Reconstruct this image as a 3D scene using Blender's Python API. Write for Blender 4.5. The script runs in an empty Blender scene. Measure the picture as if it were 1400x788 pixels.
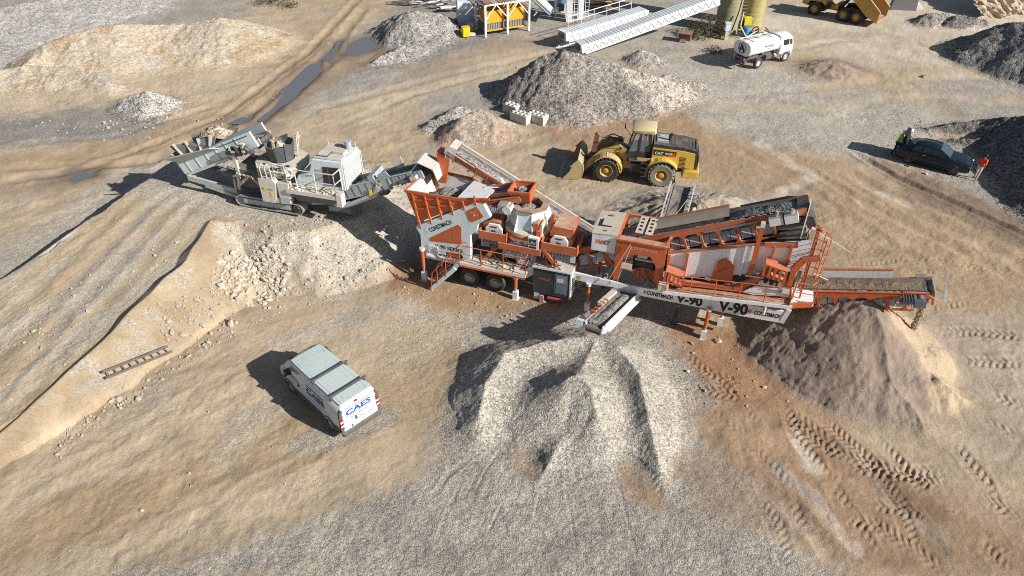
import bpy, math, random
import numpy as np
R = math.radians
random.seed(7)
SC = bpy.context.scene
COL = SC.collection

# ------------------------------------------------------------------ camera
CAM_H, CAM_P, CAM_F = 22.0, R(38), 950.0 / 1400.0       # height, tilt below the horizon, focal length / frame width

def at(u, v, z=0.0):
    """where the photograph's pixel (u, v) meets height z: used to survey the site"""
    a = (u - 700.0) / 950.0; b = -(v - 394.0) / 950.0
    dy = math.cos(CAM_P) + b * math.sin(CAM_P); dz = -math.sin(CAM_P) + b * math.cos(CAM_P)
    t = (z - CAM_H) / dz
    return (a * t, dy * t, z)

cam = bpy.data.cameras.new('camera'); camo = bpy.data.objects.new('camera', cam); COL.objects.link(camo)
cam.sensor_width = 36.0; cam.lens = 36.0 * CAM_F; cam.clip_start = 0.1; cam.clip_end = 6000
camo.location = (0, 0, CAM_H); camo.rotation_euler = (R(90) - CAM_P, 0, 0)
SC.camera = camo

# ------------------------------------------------------------------ light
SUN_EL = R(30.0); SUN_AZ = (0.877, -0.480)               # towards the sun
w = bpy.data.worlds.new('World'); SC.world = w; w.use_nodes = True
nt = w.node_tree; bg = nt.nodes['Background']
sky = nt.nodes.new('ShaderNodeTexSky'); sky.sky_type = 'NISHITA'; sky.sun_disc = False
sky.sun_elevation = SUN_EL; sky.sun_rotation = math.atan2(SUN_AZ[0], SUN_AZ[1])
nt.links.new(sky.outputs[0], bg.inputs[0]); bg.inputs[1].default_value = 0.05
sl = bpy.data.lights.new('sun', 'SUN'); so = bpy.data.objects.new('sun', sl); COL.objects.link(so)
sl.energy = 5.0; sl.angle = R(0.5); sl.color = (1.0, 0.95, 0.87)
from mathutils import Vector, Matrix
so.rotation_euler = Vector((SUN_AZ[0] * math.cos(SUN_EL), SUN_AZ[1] * math.cos(SUN_EL), math.sin(SUN_EL))).to_track_quat('Z', 'Y').to_euler()
so.location = (30, -10, 40)
SC.view_settings.view_transform = 'Standard'; SC.view_settings.look = 'None'
SC.view_settings.gamma = 1.0; SC.view_settings.use_curve_mapping = False
SC.view_settings.exposure = 0.46
SC.cycles.use_denoising = False; SC.cycles.filter_width = 1.0; SC.cycles.max_bounces = 6

# ------------------------------------------------------------------ materials
def node(nt, kind, **kw):
    n = nt.nodes.new(kind)
    for k, v in kw.items():
        if k.startswith('i_'):
            key = k[2:]
            n.inputs[int(key) if key.isdigit() else key.replace('_', ' ')].default_value = v
        else: setattr(n, k, v)
    return n
def mathn(nt, op, a, b=None, clamp=False):
    n = nt.nodes.new('ShaderNodeMath'); n.operation = op; n.use_clamp = clamp
    for i, q in enumerate((a, b)):
        if q is None: continue
        if isinstance(q, (int, float)): n.inputs[i].default_value = q
        else: nt.links.new(q, n.inputs[i])
    return n.outputs[0]
def mixc(nt, f, a, b, mode='MIX'):
    n = nt.nodes.new('ShaderNodeMix'); n.data_type = 'RGBA'; n.blend_type = mode
    for i, q in ((0, f), (6, a), (7, b)):
        if isinstance(q, (int, float)): n.inputs[i].default_value = q
        elif isinstance(q, tuple): n.inputs[i].default_value = (*q[:3], 1)
        else: nt.links.new(q, n.inputs[i])
    return n.outputs[2]
def ramp(nt, x, lo, hi):
    n = nt.nodes.new('ShaderNodeMapRange'); n.clamp = True
    nt.links.new(x, n.inputs[0]); n.inputs[1].default_value = lo; n.inputs[2].default_value = hi
    return n.outputs[0]

DUST = (0.47, 0.40, 0.31)
MATS = {}
def paint(name, col, rough=0.5, dust=0.35, metal=0.0, wear=None, scale=2.5, dustcol=DUST):
    """painted / bare metal with patchy quarry dust that settles on what faces up"""
    if name in MATS: return MATS[name]
    m = bpy.data.materials.new(name); m.use_nodes = True; nt = m.node_tree
    b = nt.nodes['Principled BSDF']
    geo = nt.nodes.new('ShaderNodeNewGeometry')
    tc = nt.nodes.new('ShaderNodeTexCoord')
    n1 = node(nt, 'ShaderNodeTexNoise', i_Scale=scale, i_Detail=6.0, i_Roughness=0.65); nt.links.new(tc.outputs['Object'], n1.inputs['Vector'])
    n2 = node(nt, 'ShaderNodeTexNoise', i_Scale=scale * 7, i_Detail=3.0); nt.links.new(tc.outputs['Object'], n2.inputs['Vector'])
    sep = nt.nodes.new('ShaderNodeSeparateXYZ'); nt.links.new(geo.outputs['Normal'], sep.inputs[0])
    up = ramp(nt, sep.outputs[2], 0.25, 0.95)
    patch = ramp(nt, n1.outputs[0], 0.36, 0.68)
    f = mathn(nt, 'MULTIPLY', patch, mathn(nt, 'MULTIPLY_ADD', up, dust * 1.3))
    nt.nodes[-1]
    f = mathn(nt, 'MULTIPLY', patch, mathn(nt, 'ADD', mathn(nt, 'MULTIPLY', up, dust * 1.25), dust * 0.35))
    f = mathn(nt, 'ADD', f, mathn(nt, 'MULTIPLY', up, dust * 0.35), True)
    var = mixc(nt, ramp(nt, n2.outputs[0], 0.3, 0.7), tuple(c * 0.86 for c in col), tuple(min(1, c * 1.08) for c in col))
    if wear:
        var = mixc(nt, ramp(nt, n2.outputs[0], 0.62, 0.68), var, wear)
    mp = node(nt, 'ShaderNodeMapping'); mp.inputs['Scale'].default_value = (5.0, 5.0, 0.9); nt.links.new(tc.outputs['Object'], mp.inputs[0])
    n3 = node(nt, 'ShaderNodeTexNoise', i_Scale=1.6, i_Detail=5.0, i_Roughness=0.7); nt.links.new(mp.outputs[0], n3.inputs['Vector'])
    grime = ramp(nt, n3.outputs[0], 0.52, 0.70)                       # drips and smears that run down the metal
    var = mixc(nt, mathn(nt, 'MULTIPLY', grime, 0.55), var, tuple(c * 0.45 + 0.02 for c in col))
    c = mixc(nt, f, var, dustcol)
    nt.links.new(c, b.inputs['Base Color'])
    b.inputs['Metallic'].default_value = metal
    r = mathn(nt, 'ADD', mathn(nt, 'MULTIPLY', f, 0.4), rough, True)
    nt.links.new(r, b.inputs['Roughness'])
    MATS[name] = m
    return m
def flat(name, col, rough=0.6, metal=0.0, emit=None, spec=0.5):
    if name in MATS: return MATS[name]
    m = bpy.data.materials.new(name); m.use_nodes = True; nt = m.node_tree
    b = nt.nodes['Principled BSDF']; tc = nt.nodes.new('ShaderNodeTexCoord')
    n1 = node(nt, 'ShaderNodeTexNoise', i_Scale=6.0, i_Detail=4.0); nt.links.new(tc.outputs['Object'], n1.inputs['Vector'])
    nt.links.new(mixc(nt, n1.outputs[0], tuple(c * 0.85 for c in col), tuple(min(1, c * 1.12) for c in col)), b.inputs['Base Color'])
    b.inputs['Roughness'].default_value = rough; b.inputs['Metallic'].default_value = metal
    b.inputs['Specular IOR Level'].default_value = spec
    MATS[name] = m
    return m
def stony(name, col, scale=9.0, contrast=1.0, bump=0.5):
    """loose gravel lying on a belt or in a hopper"""
    if name in MATS: return MATS[name]
    m = bpy.data.materials.new(name); m.use_nodes = True; nt = m.node_tree
    b = nt.nodes['Principled BSDF']; geo = nt.nodes.new('ShaderNodeNewGeometry')
    v = node(nt, 'ShaderNodeTexVoronoi', i_Scale=scale); nt.links.new(geo.outputs['Position'], v.inputs['Vector'])
    s = nt.nodes.new('ShaderNodeSeparateColor'); nt.links.new(v.outputs['Color'], s.inputs[0])
    nt.links.new(mixc(nt, s.outputs[0], tuple(c * (1 - 0.6 * contrast) for c in col), tuple(min(1, c * (1 + 0.6 * contrast)) for c in col)), b.inputs['Base Color'])
    bp = node(nt, 'ShaderNodeBump', i_Strength=bump, i_Distance=0.06); nt.links.new(mathn(nt, 'SUBTRACT', 1.0, v.outputs['Distance']), bp.inputs['Height'])
    nt.links.new(bp.outputs[0], b.inputs['Normal']); b.inputs['Roughness'].default_value = 0.95; b.inputs['Specular IOR Level'].default_value = 0.15
    MATS[name] = m
    return m
def glass(name='window_glass', col=(0.03, 0.04, 0.045)):
    if name in MATS: return MATS[name]
    m = bpy.data.materials.new(name); m.use_nodes = True
    b = m.node_tree.nodes['Principled BSDF']; b.inputs['Base Color'].default_value = (*col, 1)
    b.inputs['Roughness'].default_value = 0.08; b.inputs['Specular IOR Level'].default_value = 0.8
    MATS[name] = m
    return m

ORANGE = paint('orange_paint', (0.54, 0.105, 0.022), 0.45, 0.26)
ORANGED = paint('dusty_orange_paint', (0.50, 0.12, 0.035), 0.5, 0.5)
WHITE = paint('white_paint', (0.80, 0.82, 0.84), 0.42, 0.15)
WHITED = paint('dusty_white_paint', (0.68, 0.69, 0.70), 0.5, 0.6)
WHITEO = paint('spattered_white_paint', (0.82, 0.83, 0.86), 0.45, 0.12, wear=(0.55, 0.5, 0.5), scale=3.0)
CREAM = paint('cream_plate', (0.62, 0.55, 0.46), 0.6, 0.5)
BLACK = paint('black_paint', (0.025, 0.026, 0.03), 0.5, 0.1)
RUBBER = paint('rubber', (0.022, 0.022, 0.024), 0.75, 0.22)
TYRED = paint('dusty_tyre', (0.20, 0.185, 0.17), 0.85, 0.5)
BELT = paint('conveyor_belt', (0.045, 0.045, 0.048), 0.75, 0.25)
STEEL = paint('bare_steel', (0.36, 0.36, 0.37), 0.45, 0.25, metal=0.3)
DSTEEL = paint('dark_steel', (0.10, 0.10, 0.105), 0.5, 0.22)
BLUEG = paint('blue_grey_paint', (0.36, 0.42, 0.47), 0.5, 0.3)
DBLUEG = paint('dark_blue_grey_paint', (0.12, 0.15, 0.18), 0.5, 0.2)
PALEBL = paint('pale_blue_and_skylit_white', (0.66, 0.77, 0.82), 0.5, 0.18)  # on white panels the blue is skylight put into the colour
CONC = paint('pale_concrete', (0.55, 0.54, 0.52), 0.85, 0.2)
YELLOW = paint('machine_yellow', (0.66, 0.43, 0.05), 0.45, 0.22)
AMBER = paint('bin_yellow', (0.72, 0.37, 0.02), 0.45, 0.12, wear=(0.35, 0.2, 0.08))
RUST = paint('rusty_steel', (0.20, 0.09, 0.06), 0.8, 0.25)
INK = flat('black_lettering', (0.012, 0.012, 0.015), 0.6)
REDINK = flat('red_lettering', (0.6, 0.05, 0.02), 0.6)
ORINK = flat('orange_lettering', (0.75, 0.16, 0.02), 0.6)
WHINK = flat('white_lettering', (0.75, 0.74, 0.70), 0.6)
BLINK = flat('blue_lettering', (0.02, 0.08, 0.30), 0.6)
GLASS = glass()
GRAV = stony('grey_gravel_load', (0.24, 0.23, 0.22), 12.0)
GRAVT = stony('tan_gravel_load', (0.44, 0.37, 0.28), 10.0)
SANDL = stony('brown_sand_load', (0.25, 0.19, 0.14), 16.0, 0.5, 0.3)

# ------------------------------------------------------------------ mesh builder
class MB:
    def __init__(s): s.v = []; s.f = []; s.mi = []; s.mats = []
    def m(s, mat):
        if mat not in s.mats: s.mats.append(mat)
        return s.mats.index(mat)
    def add(s, vs, fs, mat):
        o = len(s.v); s.v += [tuple(p) for p in vs]; k = s.m(mat)
        for f in fs: s.f.append(tuple(i + o for i in f)); s.mi.append(k)
        return s
    def b(s, x0, x1, y0, y1, z0, z1, mat):
        v = [(x, y, z) for z in (z0, z1) for y in (y0, y1) for x in (x0, x1)]
        return s.add(v, [(0, 2, 3, 1), (4, 5, 7, 6), (0, 1, 5, 4), (2, 6, 7, 3), (0, 4, 6, 2), (1, 3, 7, 5)], mat)
    def box(s, c, d, mat, rx=0, ry=0, rz=0):
        M = Matrix.Rotation(rz, 3, 'Z') @ Matrix.Rotation(ry, 3, 'Y') @ Matrix.Rotation(rx, 3, 'X')
        c = Vector(c); v = [c + M @ Vector((x * d[0] / 2, y * d[1] / 2, z * d[2] / 2)) for z in (-1, 1) for y in (-1, 1) for x in (-1, 1)]
        return s.add(v, [(0, 2, 3, 1), (4, 5, 7, 6), (0, 1, 5, 4), (2, 6, 7, 3), (0, 4, 6, 2), (1, 3, 7, 5)], mat)
    def prism(s, poly, a, b, mat, axis='y'):
        """outline (x,z) pushed along y from a to b (axis y); (y,z) along x (axis x); (x,y) along z (axis z)"""
        n = len(poly)
        mk = {'y': lambda p, t: (p[0], t, p[1]), 'x': lambda p, t: (t, p[0], p[1]), 'z': lambda p, t: (p[0], p[1], t)}[axis]
        ar = sum(poly[i][0] * poly[(i + 1) % n][1] - poly[(i + 1) % n][0] * poly[i][1] for i in range(n))
        if (ar < 0): poly = poly[::-1]
        v = [mk(p, a) for p in poly] + [mk(p, b) for p in poly]
        fl = (b < a) ^ (axis == 'y')
        fs = [tuple(range(n - 1, -1, -1)), tuple(range(n, 2 * n))] + [(i, (i + 1) % n, n + (i + 1) % n, n + i) for i in range(n)]
        if fl: fs = [f[::-1] for f in fs]
        return s.add(v, fs, mat)
    def frame(s, p, q):
        d = (Vector(q) - Vector(p)).normalized()
        up = Vector((0, 0, 1)) if abs(d.z) < 0.95 else Vector((0, 1, 0))
        r = d.cross(up).normalized(); u = r.cross(d).normalized()
        return d, r, u
    def tube(s, p, q, r, mat, n=8, r2=None, cap=True):
        d, a, u = s.frame(p, q); r2 = r if r2 is None else r2
        v = []
        for c, rr in ((Vector(p), r), (Vector(q), r2)):
            for i in range(n):
                t = 2 * math.pi * i / n; v.append(c + a * (rr * math.cos(t)) + u * (rr * math.sin(t)))
        fs = [(i, (i + 1) % n, n + (i + 1) % n, n + i) for i in range(n)]
        fs = [f[::-1] for f in fs]
        if cap: fs += [tuple(range(n)), tuple(range(2 * n - 1, n - 1, -1))]
        return s.add(v, fs, mat)
    def path(s, pts, r, mat, n=6):
        for p, q in zip(pts, pts[1:]): s.tube(p, q, r, mat, n)
        return s
    def beam(s, p, q, w, h, mat, up=None):
        d, a, u = s.frame(p, q)
        if up is not None:
            a = d.cross(Vector(up)).normalized(); u = a.cross(d).normalized()
        v = [c + a * (x * w / 2) + u * (z * h / 2) for c in (Vector(p), Vector(q)) for x, z in ((-1, -1), (1, -1), (1, 1), (-1, 1))]
        return s.add(v, [(0, 1, 2, 3), (7, 6, 5, 4), (0, 4, 5, 1), (1, 5, 6, 2), (2, 6, 7, 3), (3, 7, 4, 0)], mat)
    def plate(s, pts, t, mat):
        P = [Vector(p) for p in pts]; n = (P[1] - P[0]).cross(P[2] - P[0]).normalized() * (t / 2); k = len(P)
        v = [p - n for p in P] + [p + n for p in P]
        return s.add(v, [tuple(range(k - 1, -1, -1)), tuple(range(k, 2 * k))] + [(i, (i + 1) % k, k + (i + 1) % k, k + i) for i in range(k)], mat)
    def quad(s, pts, mat): return s.add(pts, [tuple(range(len(pts)))], mat)
    def lathe(s, prof, c, mat, n=24, axis='z', a0=0.0, a1=2 * math.pi):
        """profile (radius, height) turned about an axis through c"""
        full = abs(a1 - a0 - 2 * math.pi) < 1e-6; k = n if full else n + 1
        ax = {'z': lambda r, h, t: (r * math.cos(t), r * math.sin(t), h), 'y': lambda r, h, t: (r * math.sin(t), h, r * math.cos(t)), 'x': lambda r, h, t: (h, r * math.cos(t), r * math.sin(t))}[axis]
        v = []
        for r, h in prof:
            for i in range(k):
                t = a0 + (a1 - a0) * i / n; p = ax(max(r, 1e-4), h, t); v.append((c[0] + p[0], c[1] + p[1], c[2] + p[2]))
        fs = [(j * k + i, j * k + (i + 1) % k, (j + 1) * k + (i + 1) % k, (j + 1) * k + i) for j in range(len(prof) - 1) for i in range(n)]
        return s.add(v, fs, mat)
    def heap(s, x0, x1, y0, y1, zf, mat, res=0.12, h=0.2, seed=1):
        """a rough load of loose material over a rectangle, zf(x,y) the surface under it"""
        rnd = random.Random(seed); nx = max(2, int((x1 - x0) / res)); ny = max(2, int((y1 - y0) / res)); v = []
        for j in range(ny + 1):
            for i in range(nx + 1):
                a = i / nx; c = j / ny; e = min(1, 4 * min(a, 1 - a)) * min(1, 3.0 * min(c, 1 - c))
                x = x0 + (x1 - x0) * a; y = y0 + (y1 - y0) * c
                v.append((x, y, zf(x, y) + h * e * (0.7 + 0.6 * rnd.random()) + 0.004))
        return s.add(v, [(j * (nx + 1) + i, j * (nx + 1) + i + 1, (j + 1) * (nx + 1) + i + 1, (j + 1) * (nx + 1) + i) for j in range(ny) for i in range(nx)], mat)
    def text(s, txt, o, xd, ud, size, mat, off=0.006, width=None, shear=0.0, fat=0.0):
        vs, fs = text_mesh(txt, shear, fat)
        xd = Vector(xd).normalized(); ud = Vector(ud); ud = (ud - xd * ud.dot(xd)).normalized(); n = xd.cross(ud); o = Vector(o)
        wmax = max(p[0] for p in vs) - min(p[0] for p in vs); x0 = min(p[0] for p in vs)
        sx = size if width is None else width / wmax
        return s.add([o + xd * ((p[0] - x0) * sx) + ud * (p[1] * size) + n * off for p in vs], fs, mat)
    def build(s, name, parent=None, bevel=0, loc=None, label=None, sharp=38):
        me = bpy.data.meshes.new(name); me.from_pydata(s.v, [], s.f)
        for m in s.mats: me.materials.append(m)
        me.polygons.foreach_set('material_index', s.mi); me.polygons.foreach_set('use_smooth', [True] * len(s.f))
        me.update(); me.set_sharp_from_angle(angle=R(sharp))
        o = bpy.data.objects.new(name, me); COL.objects.link(o); o.parent = parent
        if loc: o.location = loc
        if bevel:
            md = o.modifiers.new('bevel', 'BEVEL'); md.width = bevel; md.segments = 2; md.limit_method = 'ANGLE'; md.angle_limit = R(40)
        if label: o['label'] = label
        return o

_TXT = {}
def text_mesh(txt, shear, fat=0.0):
    k = (txt, shear, fat)
    if k not in _TXT:
        cu = bpy.data.curves.new('t', 'FONT'); cu.body = txt; cu.size = 1.0; cu.shear = shear; cu.offset = fat; cu.resolution_u = 3
        ob = bpy.data.objects.new('t', cu); COL.objects.link(ob)
        me = bpy.data.meshes.new_from_object(ob.evaluated_get(bpy.context.evaluated_depsgraph_get()))
        _TXT[k] = ([tuple(v.co) for v in me.vertices], [tuple(p.vertices) for p in me.polygons])
        bpy.data.objects.remove(ob); bpy.data.curves.remove(cu); bpy.data.meshes.remove(me)
    return _TXT[k]

def tag(o, label=None, cat=None, group=None, kind=None):
    if label: o['label'] = label
    if cat: o['category'] = cat
    if group: o['group'] = group
    if kind: o['kind'] = kind
    return o
def thing(name, label, cat, loc=(0, 0, 0), rz=0.0, group=None, tilt=(0, 0)):
    o = bpy.data.objects.new(name, None); COL.objects.link(o); o.empty_display_size = 0.3
    o.location = loc; o.rotation_euler = (tilt[0], tilt[1], rz)
    return tag(o, label, cat, group)
def copy_tree(o, parent=None, loc=None, rz=None, label=None):
    c = o.copy(); COL.objects.link(c)
    if parent is not None: c.parent = parent
    if loc is not None: c.location = loc
    if rz is not None: c.rotation_euler = (0, 0, rz)
    if label: c['label'] = label
    for ch in list(o.children): copy_tree(ch, c)
    return c

def wheel(parent, loc, r, wd, tyre, rim, side=-1, lugs=0, name='wheel', hub=None, hubr=0.55, recess=0.06):
    """tyre with rounded shoulders and tread lugs, and a dished rim; axle along y, outer face towards side*y"""
    t = MB(); h = wd / 2; ri = r * hubr
    t.lathe([(ri, -h * 0.9), (r * 0.86, -h), (r * 0.96, -h * 0.8), (r, -h * 0.45), (r, h * 0.45), (r * 0.96, h * 0.8), (r * 0.86, h), (ri, h * 0.9), (ri, -h * 0.9)], (0, 0, 0), tyre, 28, 'y')
    for i in range(lugs):
        for sd in (-1, 1):
            a = 2 * math.pi * (i + (0.25 if sd > 0 else -0.25)) / lugs
            t.box((r * 0.995 * math.sin(a), sd * h * 0.52, r * 0.995 * math.cos(a)), (r * 0.13, h * 0.9, r * 0.07), tyre, ry=a, rz=0)
    g = MB(); so = side
    g.lathe([(ri * 1.02, so * h * 0.86), (ri * 0.95, so * h * 0.92), (ri * 0.86, so * (h * 0.9 - recess)), (ri * 0.45, so * (h * 0.85 - recess * 1.6)), (ri * 0.42, so * (h * 0.85 - recess * 0.4)), (ri * 0.25, so * (h * 0.85 - recess * 0.2)), (0, so * (h * 0.85 - recess * 0.2))], (0, 0, 0), rim, 24, 'y')
    g.lathe([(ri * 1.0, -so * h * 0.86), (ri * 0.8, -so * h * 0.5), (0, -so * h * 0.5)], (0, 0, 0), rim, 20, 'y')
    for i in range(8):
        a = 2 * math.pi * i / 8
        g.tube((ri * 0.66 * math.sin(a), so * (h * 0.72 - recess), ri * 0.66 * math.cos(a)), (ri * 0.66 * math.sin(a), so * (h * 0.92 - recess), ri * 0.66 * math.cos(a)), ri * 0.06, hub or rim, 6)
    e = bpy.data.objects.new(name, None); COL.objects.link(e); e.parent = parent; e.location = loc; e.empty_display_size = 0.2
    t.build('tyre', e); g.build('rim', e)
    return e
# ------------------------------------------------------------------ terrain
def _hash(ix, iy, s):
    h = (ix.astype(np.int64) * 374761393 + iy.astype(np.int64) * 668265263 + s * 974634777) & 0x7fffffff
    h = ((h ^ (h >> 13)) * 1274126177) & 0x7fffffff
    return ((h ^ (h >> 16)) & 0xffff) / 65535.0
def vnoise(x, y, s=0):
    ix = np.floor(x); iy = np.floor(y); fx = x - ix; fy = y - iy
    ix = ix.astype(np.int64); iy = iy.astype(np.int64)
    fx = fx * fx * (3 - 2 * fx); fy = fy * fy * (3 - 2 * fy)
    a = _hash(ix, iy, s); b = _hash(ix + 1, iy, s); c = _hash(ix, iy + 1, s); d = _hash(ix + 1, iy + 1, s)
    return (a + (b - a) * fx) * (1 - fy) + (c + (d - c) * fx) * fy
def fbm(x, y, s=0, o=4, g=0.5):
    v = 0; a = 1.0; t = 0
    for k in range(o):
        v = v + a * vnoise(x, y, s + k * 17); t += a; a *= g; x = x * 2.03 + 3.1; y = y * 2.03 + 1.7
    return v / t                                        # 0..1, about 0.5
def smooth(x, a, b):
    t = np.clip((x - a) / (b - a), 0, 1); return t * t * (3 - 2 * t)
def PW(*pts): return [at(*p) for p in pts]
def sdf(x, y, poly):
    """signed distance to a polygon, negative inside"""
    d = np.full(x.shape, 1e9); ins = np.zeros(x.shape, bool); n = len(poly)
    for i in range(n):
        ax, ay = poly[i][:2]; bx, by = poly[(i + 1) % n][:2]
        ex, ey = bx - ax, by - ay; t = np.clip(((x - ax) * ex + (y - ay) * ey) / (ex * ex + ey * ey + 1e-9), 0, 1)
        d = np.minimum(d, np.hypot(x - ax - t * ex, y - ay - t * ey))
        c = ((ay > y) != (by > y)) & (x < (bx - ax) * (y - ay) / (by - ay + 1e-12) + ax)
        ins ^= c
    return np.where(ins, -d, d)
def lined(x, y, pts):
    """distance to a polyline, arc length, height along it, side"""
    d = np.full(x.shape, 1e9); S = np.zeros(x.shape); Z = np.zeros(x.shape); L = np.zeros(x.shape); s0 = 0
    for (ax, ay, az), (bx, by, bz) in zip(pts, pts[1:]):
        ex, ey = bx - ax, by - ay; l = math.hypot(ex, ey) + 1e-9
        t = np.clip(((x - ax) * ex + (y - ay) * ey) / (l * l), 0, 1); q = np.hypot(x - ax - t * ex, y - ay - t * ey)
        m = q < d; d = np.where(m, q, d); S = np.where(m, s0 + t * l, S); Z = np.where(m, az + t * (bz - az), Z)
        L = np.where(m, ((x - ax) * ey - (y - ay) * ex) / l, L); s0 += l
    return d, S, Z, L
def ridge(x, y, pts, slope):
    r = np.full(x.shape, -9.0)
    if len(pts) == 1: pts = [pts[0], (pts[0][0] + 0.01, pts[0][1], pts[0][2])]
    for (ax, ay, az), (bx, by, bz) in zip(pts, pts[1:]):
        ex, ey = bx - ax, by - ay; t = np.clip(((x - ax) * ex + (y - ay) * ey) / (ex * ex + ey * ey + 1e-9), 0, 1)
        r = np.maximum(r, az + t * (bz - az) - slope * np.hypot(x - ax - t * ex, y - ay - t * ey))
    return r

PLATEAU = PW((-90, 668, .4), (0, 592, .65), (130, 478, 1.15), (260, 352, 1.75), (297, 300, 2.0), (345, 305, 2), (425, 313, 2), (490, 292, 2), (505, 262, 2),
             (470, 225, 2), (300, 208, 2), (235, 222, 2), (195, 250, 2), (150, 287, 1.8), (75, 337, 1.5), (0, 388, 1.2), (-120, 470, .8))
RA = at(0, 500, 1.4); RB = at(270, 290, 2.0); RUX, RUY = RB[0] - RA[0], RB[1] - RA[1]; RL = math.hypot(RUX, RUY); RUX /= RL; RUY /= RL
BERMR = PW((-90, 668, .7), (0, 590, .95), (60, 538, 1.18), (130, 475, 1.47), (200, 405, 1.8), (255, 355, 2.05), (288, 300, 2.25))
RT = [(p[0] - RA[0]) * RUX + (p[1] - RA[1]) * RUY for p in PLATEAU[:5]]; RH = [.4, .65, 1.15, 1.75, 2.0]
BERML = PW((-120, 468, 1.0), (0, 385, 1.4), (75, 332, 1.7), (150, 285, 1.95))
RUTS = [PW(*[(u, v, 1.5) for u, v in q]) for q in (
    [(0, 560), (60, 490), (160, 395), (230, 330), (280, 285)], [(0, 520), (90, 425), (190, 335), (245, 290)], [(0, 470), (90, 390), (200, 300), (240, 275)], [(0, 430), (110, 340), (190, 282)])]
# tyre prints: (pixels, half width, lug pitch, depth)
TRACKS = [(PW(*[(u, v, 0) for u, v in q]), w, p, d) for q, w, p, d in (
    ([(1278, 455), (1330, 452), (1405, 460)], .36, .32, .06), ([(1268, 420), (1330, 408)], .34, .32, .045), ([(1310, 494), (1405, 497)], .36, .32, .06),
    ([(1345, 536), (1405, 556)], .34, .32, .06), ([(1340, 572), (1405, 600)], .34, .32, .06), ([(1300, 600), (1345, 655), (1360, 690)], .34, .32, .06),
    ([(1040, 520), (1085, 580), (1130, 615), (1240, 650), (1400, 700)], .36, .26, .065), ([(1120, 570), (1180, 620), (1225, 680), (1250, 760)], .34, .25, .06),
    ([(930, 530), (1000, 542), (1060, 552), (1130, 600), (1160, 660)], .36, .30, .06), ([(930, 500), (1030, 530), (1110, 590)], .3, .3, .05), ([(1065, 545), (1090, 600), (1130, 655), (1200, 770)], .34, .30, .06), ([(1090, 655), (1160, 640), (1220, 650), (1300, 640)], .34, .30, .06), ([(960, 560), (1020, 600), (1070, 660), (1100, 740)], .34, .3, .045),
    ([(868, 610), (888, 650), (900, 690)], .28, .26, .05), ([(1180, 690), (1260, 700), (1400, 760)], .34, .26, .05), ([(1010, 640), (1060, 720), (1080, 788)], .34, .26, .04), ([(1150, 560), (1250, 650), (1320, 760)], .32, .26, .05), ([(1290, 680), (1340, 740), (1380, 788)], .34, .26, .05), ([(1120, 700), (1200, 720), (1300, 788)], .34, .26, .045), ([(1270, 640), (1310, 665), (1405, 715)], .3, .32, .05), ([(1205, 600), (1250, 660), (1280, 720)], .32, .32, .05),
    ([(1140, 365), (1250, 350), (1400, 372)], .3, .3, .035), ([(1050, 275), (1130, 300), (1190, 320)], .3, .3, .04), ([(1140, 330), (1220, 345), (1290, 380)], .3, .3, .03),
    ([(380, 330), (340, 380), (300, 400)], .25, .25, .03), ([(870, 240), (800, 255), (760, 262)], .35, .32, .03),
    ([(560, 470), (700, 520), (640, 560)], .3, .3, .012), ([(930, 480), (985, 525), (1040, 590)], .3, .3, .05))]
GROOVES = [(PW(*[(u, v, 0) for u, v in q]), w, d) for q, w, d in (      # plain ruts: half width, depth
    ([(1160, 205), (1230, 245), (1330, 290), (1420, 330)], .25, .16), ([(1150, 230), (1250, 290), (1420, 370)], .5, .08), ([(1100, 230), (1200, 290), (1400, 385)], .35, .06),
    ([(1060, 270), (1160, 300), (1300, 380)], .4, .06), ([(1000, 200), (1080, 240), (1160, 300)], .4, .05),
    ([(0, 230), (200, 222), (350, 170), (470, 70)], .5, .08), ([(0, 250), (210, 215), (330, 165), (440, 80), (500, 10)], .5, .1), ([(100, 235), (300, 160), (420, 70), (500, -10)], .4, .08),
    ([(0, 200), (150, 185), (300, 140)], .4, .05), ([(420, 150), (600, 105), (760, 70)], .5, .06), ([(450, 175), (560, 130), (700, 95)], .4, .05),
    ([(640, 640), (610, 700), (590, 760)], .06, .012), ([(700, 590), (665, 640), (640, 690)], .06, .02), ([(690, 680), (660, 740)], .05, .025), ([(740, 660), (725, 730)], .05, .02), ([(770, 650), (790, 760)], .06, .012), ([(840, 640), (865, 740), (880, 788)], .07, .014), ([(655, 640), (630, 690)], .05, .02), ([(670, 690), (645, 745)], .05, .02),
    ([(660, 610), (610, 650), (585, 690)], .10, .025), ([(0, 720), (200, 610), (420, 480)], .3, .02), ([(0, 690), (150, 610), (330, 500)], .25, .02), ([(60, 788), (260, 660), (440, 600)], .3, .02), ([(150, 788), (380, 640), (560, 560)], .25, .02),
    ([(1000, 80), (1150, 55), (1290, 65)], .5, .06), ([(1100, 40), (1250, 60), (1330, 90)], .4, .06), ([(1000, 130), (1200, 110), (1400, 105)], .6, .04),
    ([(1040, 230), (1090, 255), (1060, 275)], .5, .06), ([(905, 720), (1000, 760)], .3, .05), ([(1010, 650), (1090, 700), (1150, 780)], .3, .07), ([(1230, 690), (1290, 740)], .25, .06))]
PUDDLES = [PW(*[(u, v, 0) for u, v in q]) for q in (
    [(470, 72), (474, 60), (492, 52), (515, 47), (526, 53), (524, 64), (500, 72), (480, 76)],
    [(350, 165), (372, 148), (384, 126), (404, 104), (424, 88), (440, 84), (438, 98), (420, 116), (402, 134), (378, 152), (360, 165)],
    [(440, 82), (452, 68), (462, 56), (468, 58), (462, 72), (450, 84)], [(84, 245), (110, 234), (135, 232), (130, 240), (100, 248)], [(310, 168), (330, 160), (350, 158), (340, 166), (320, 170)])]

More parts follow.
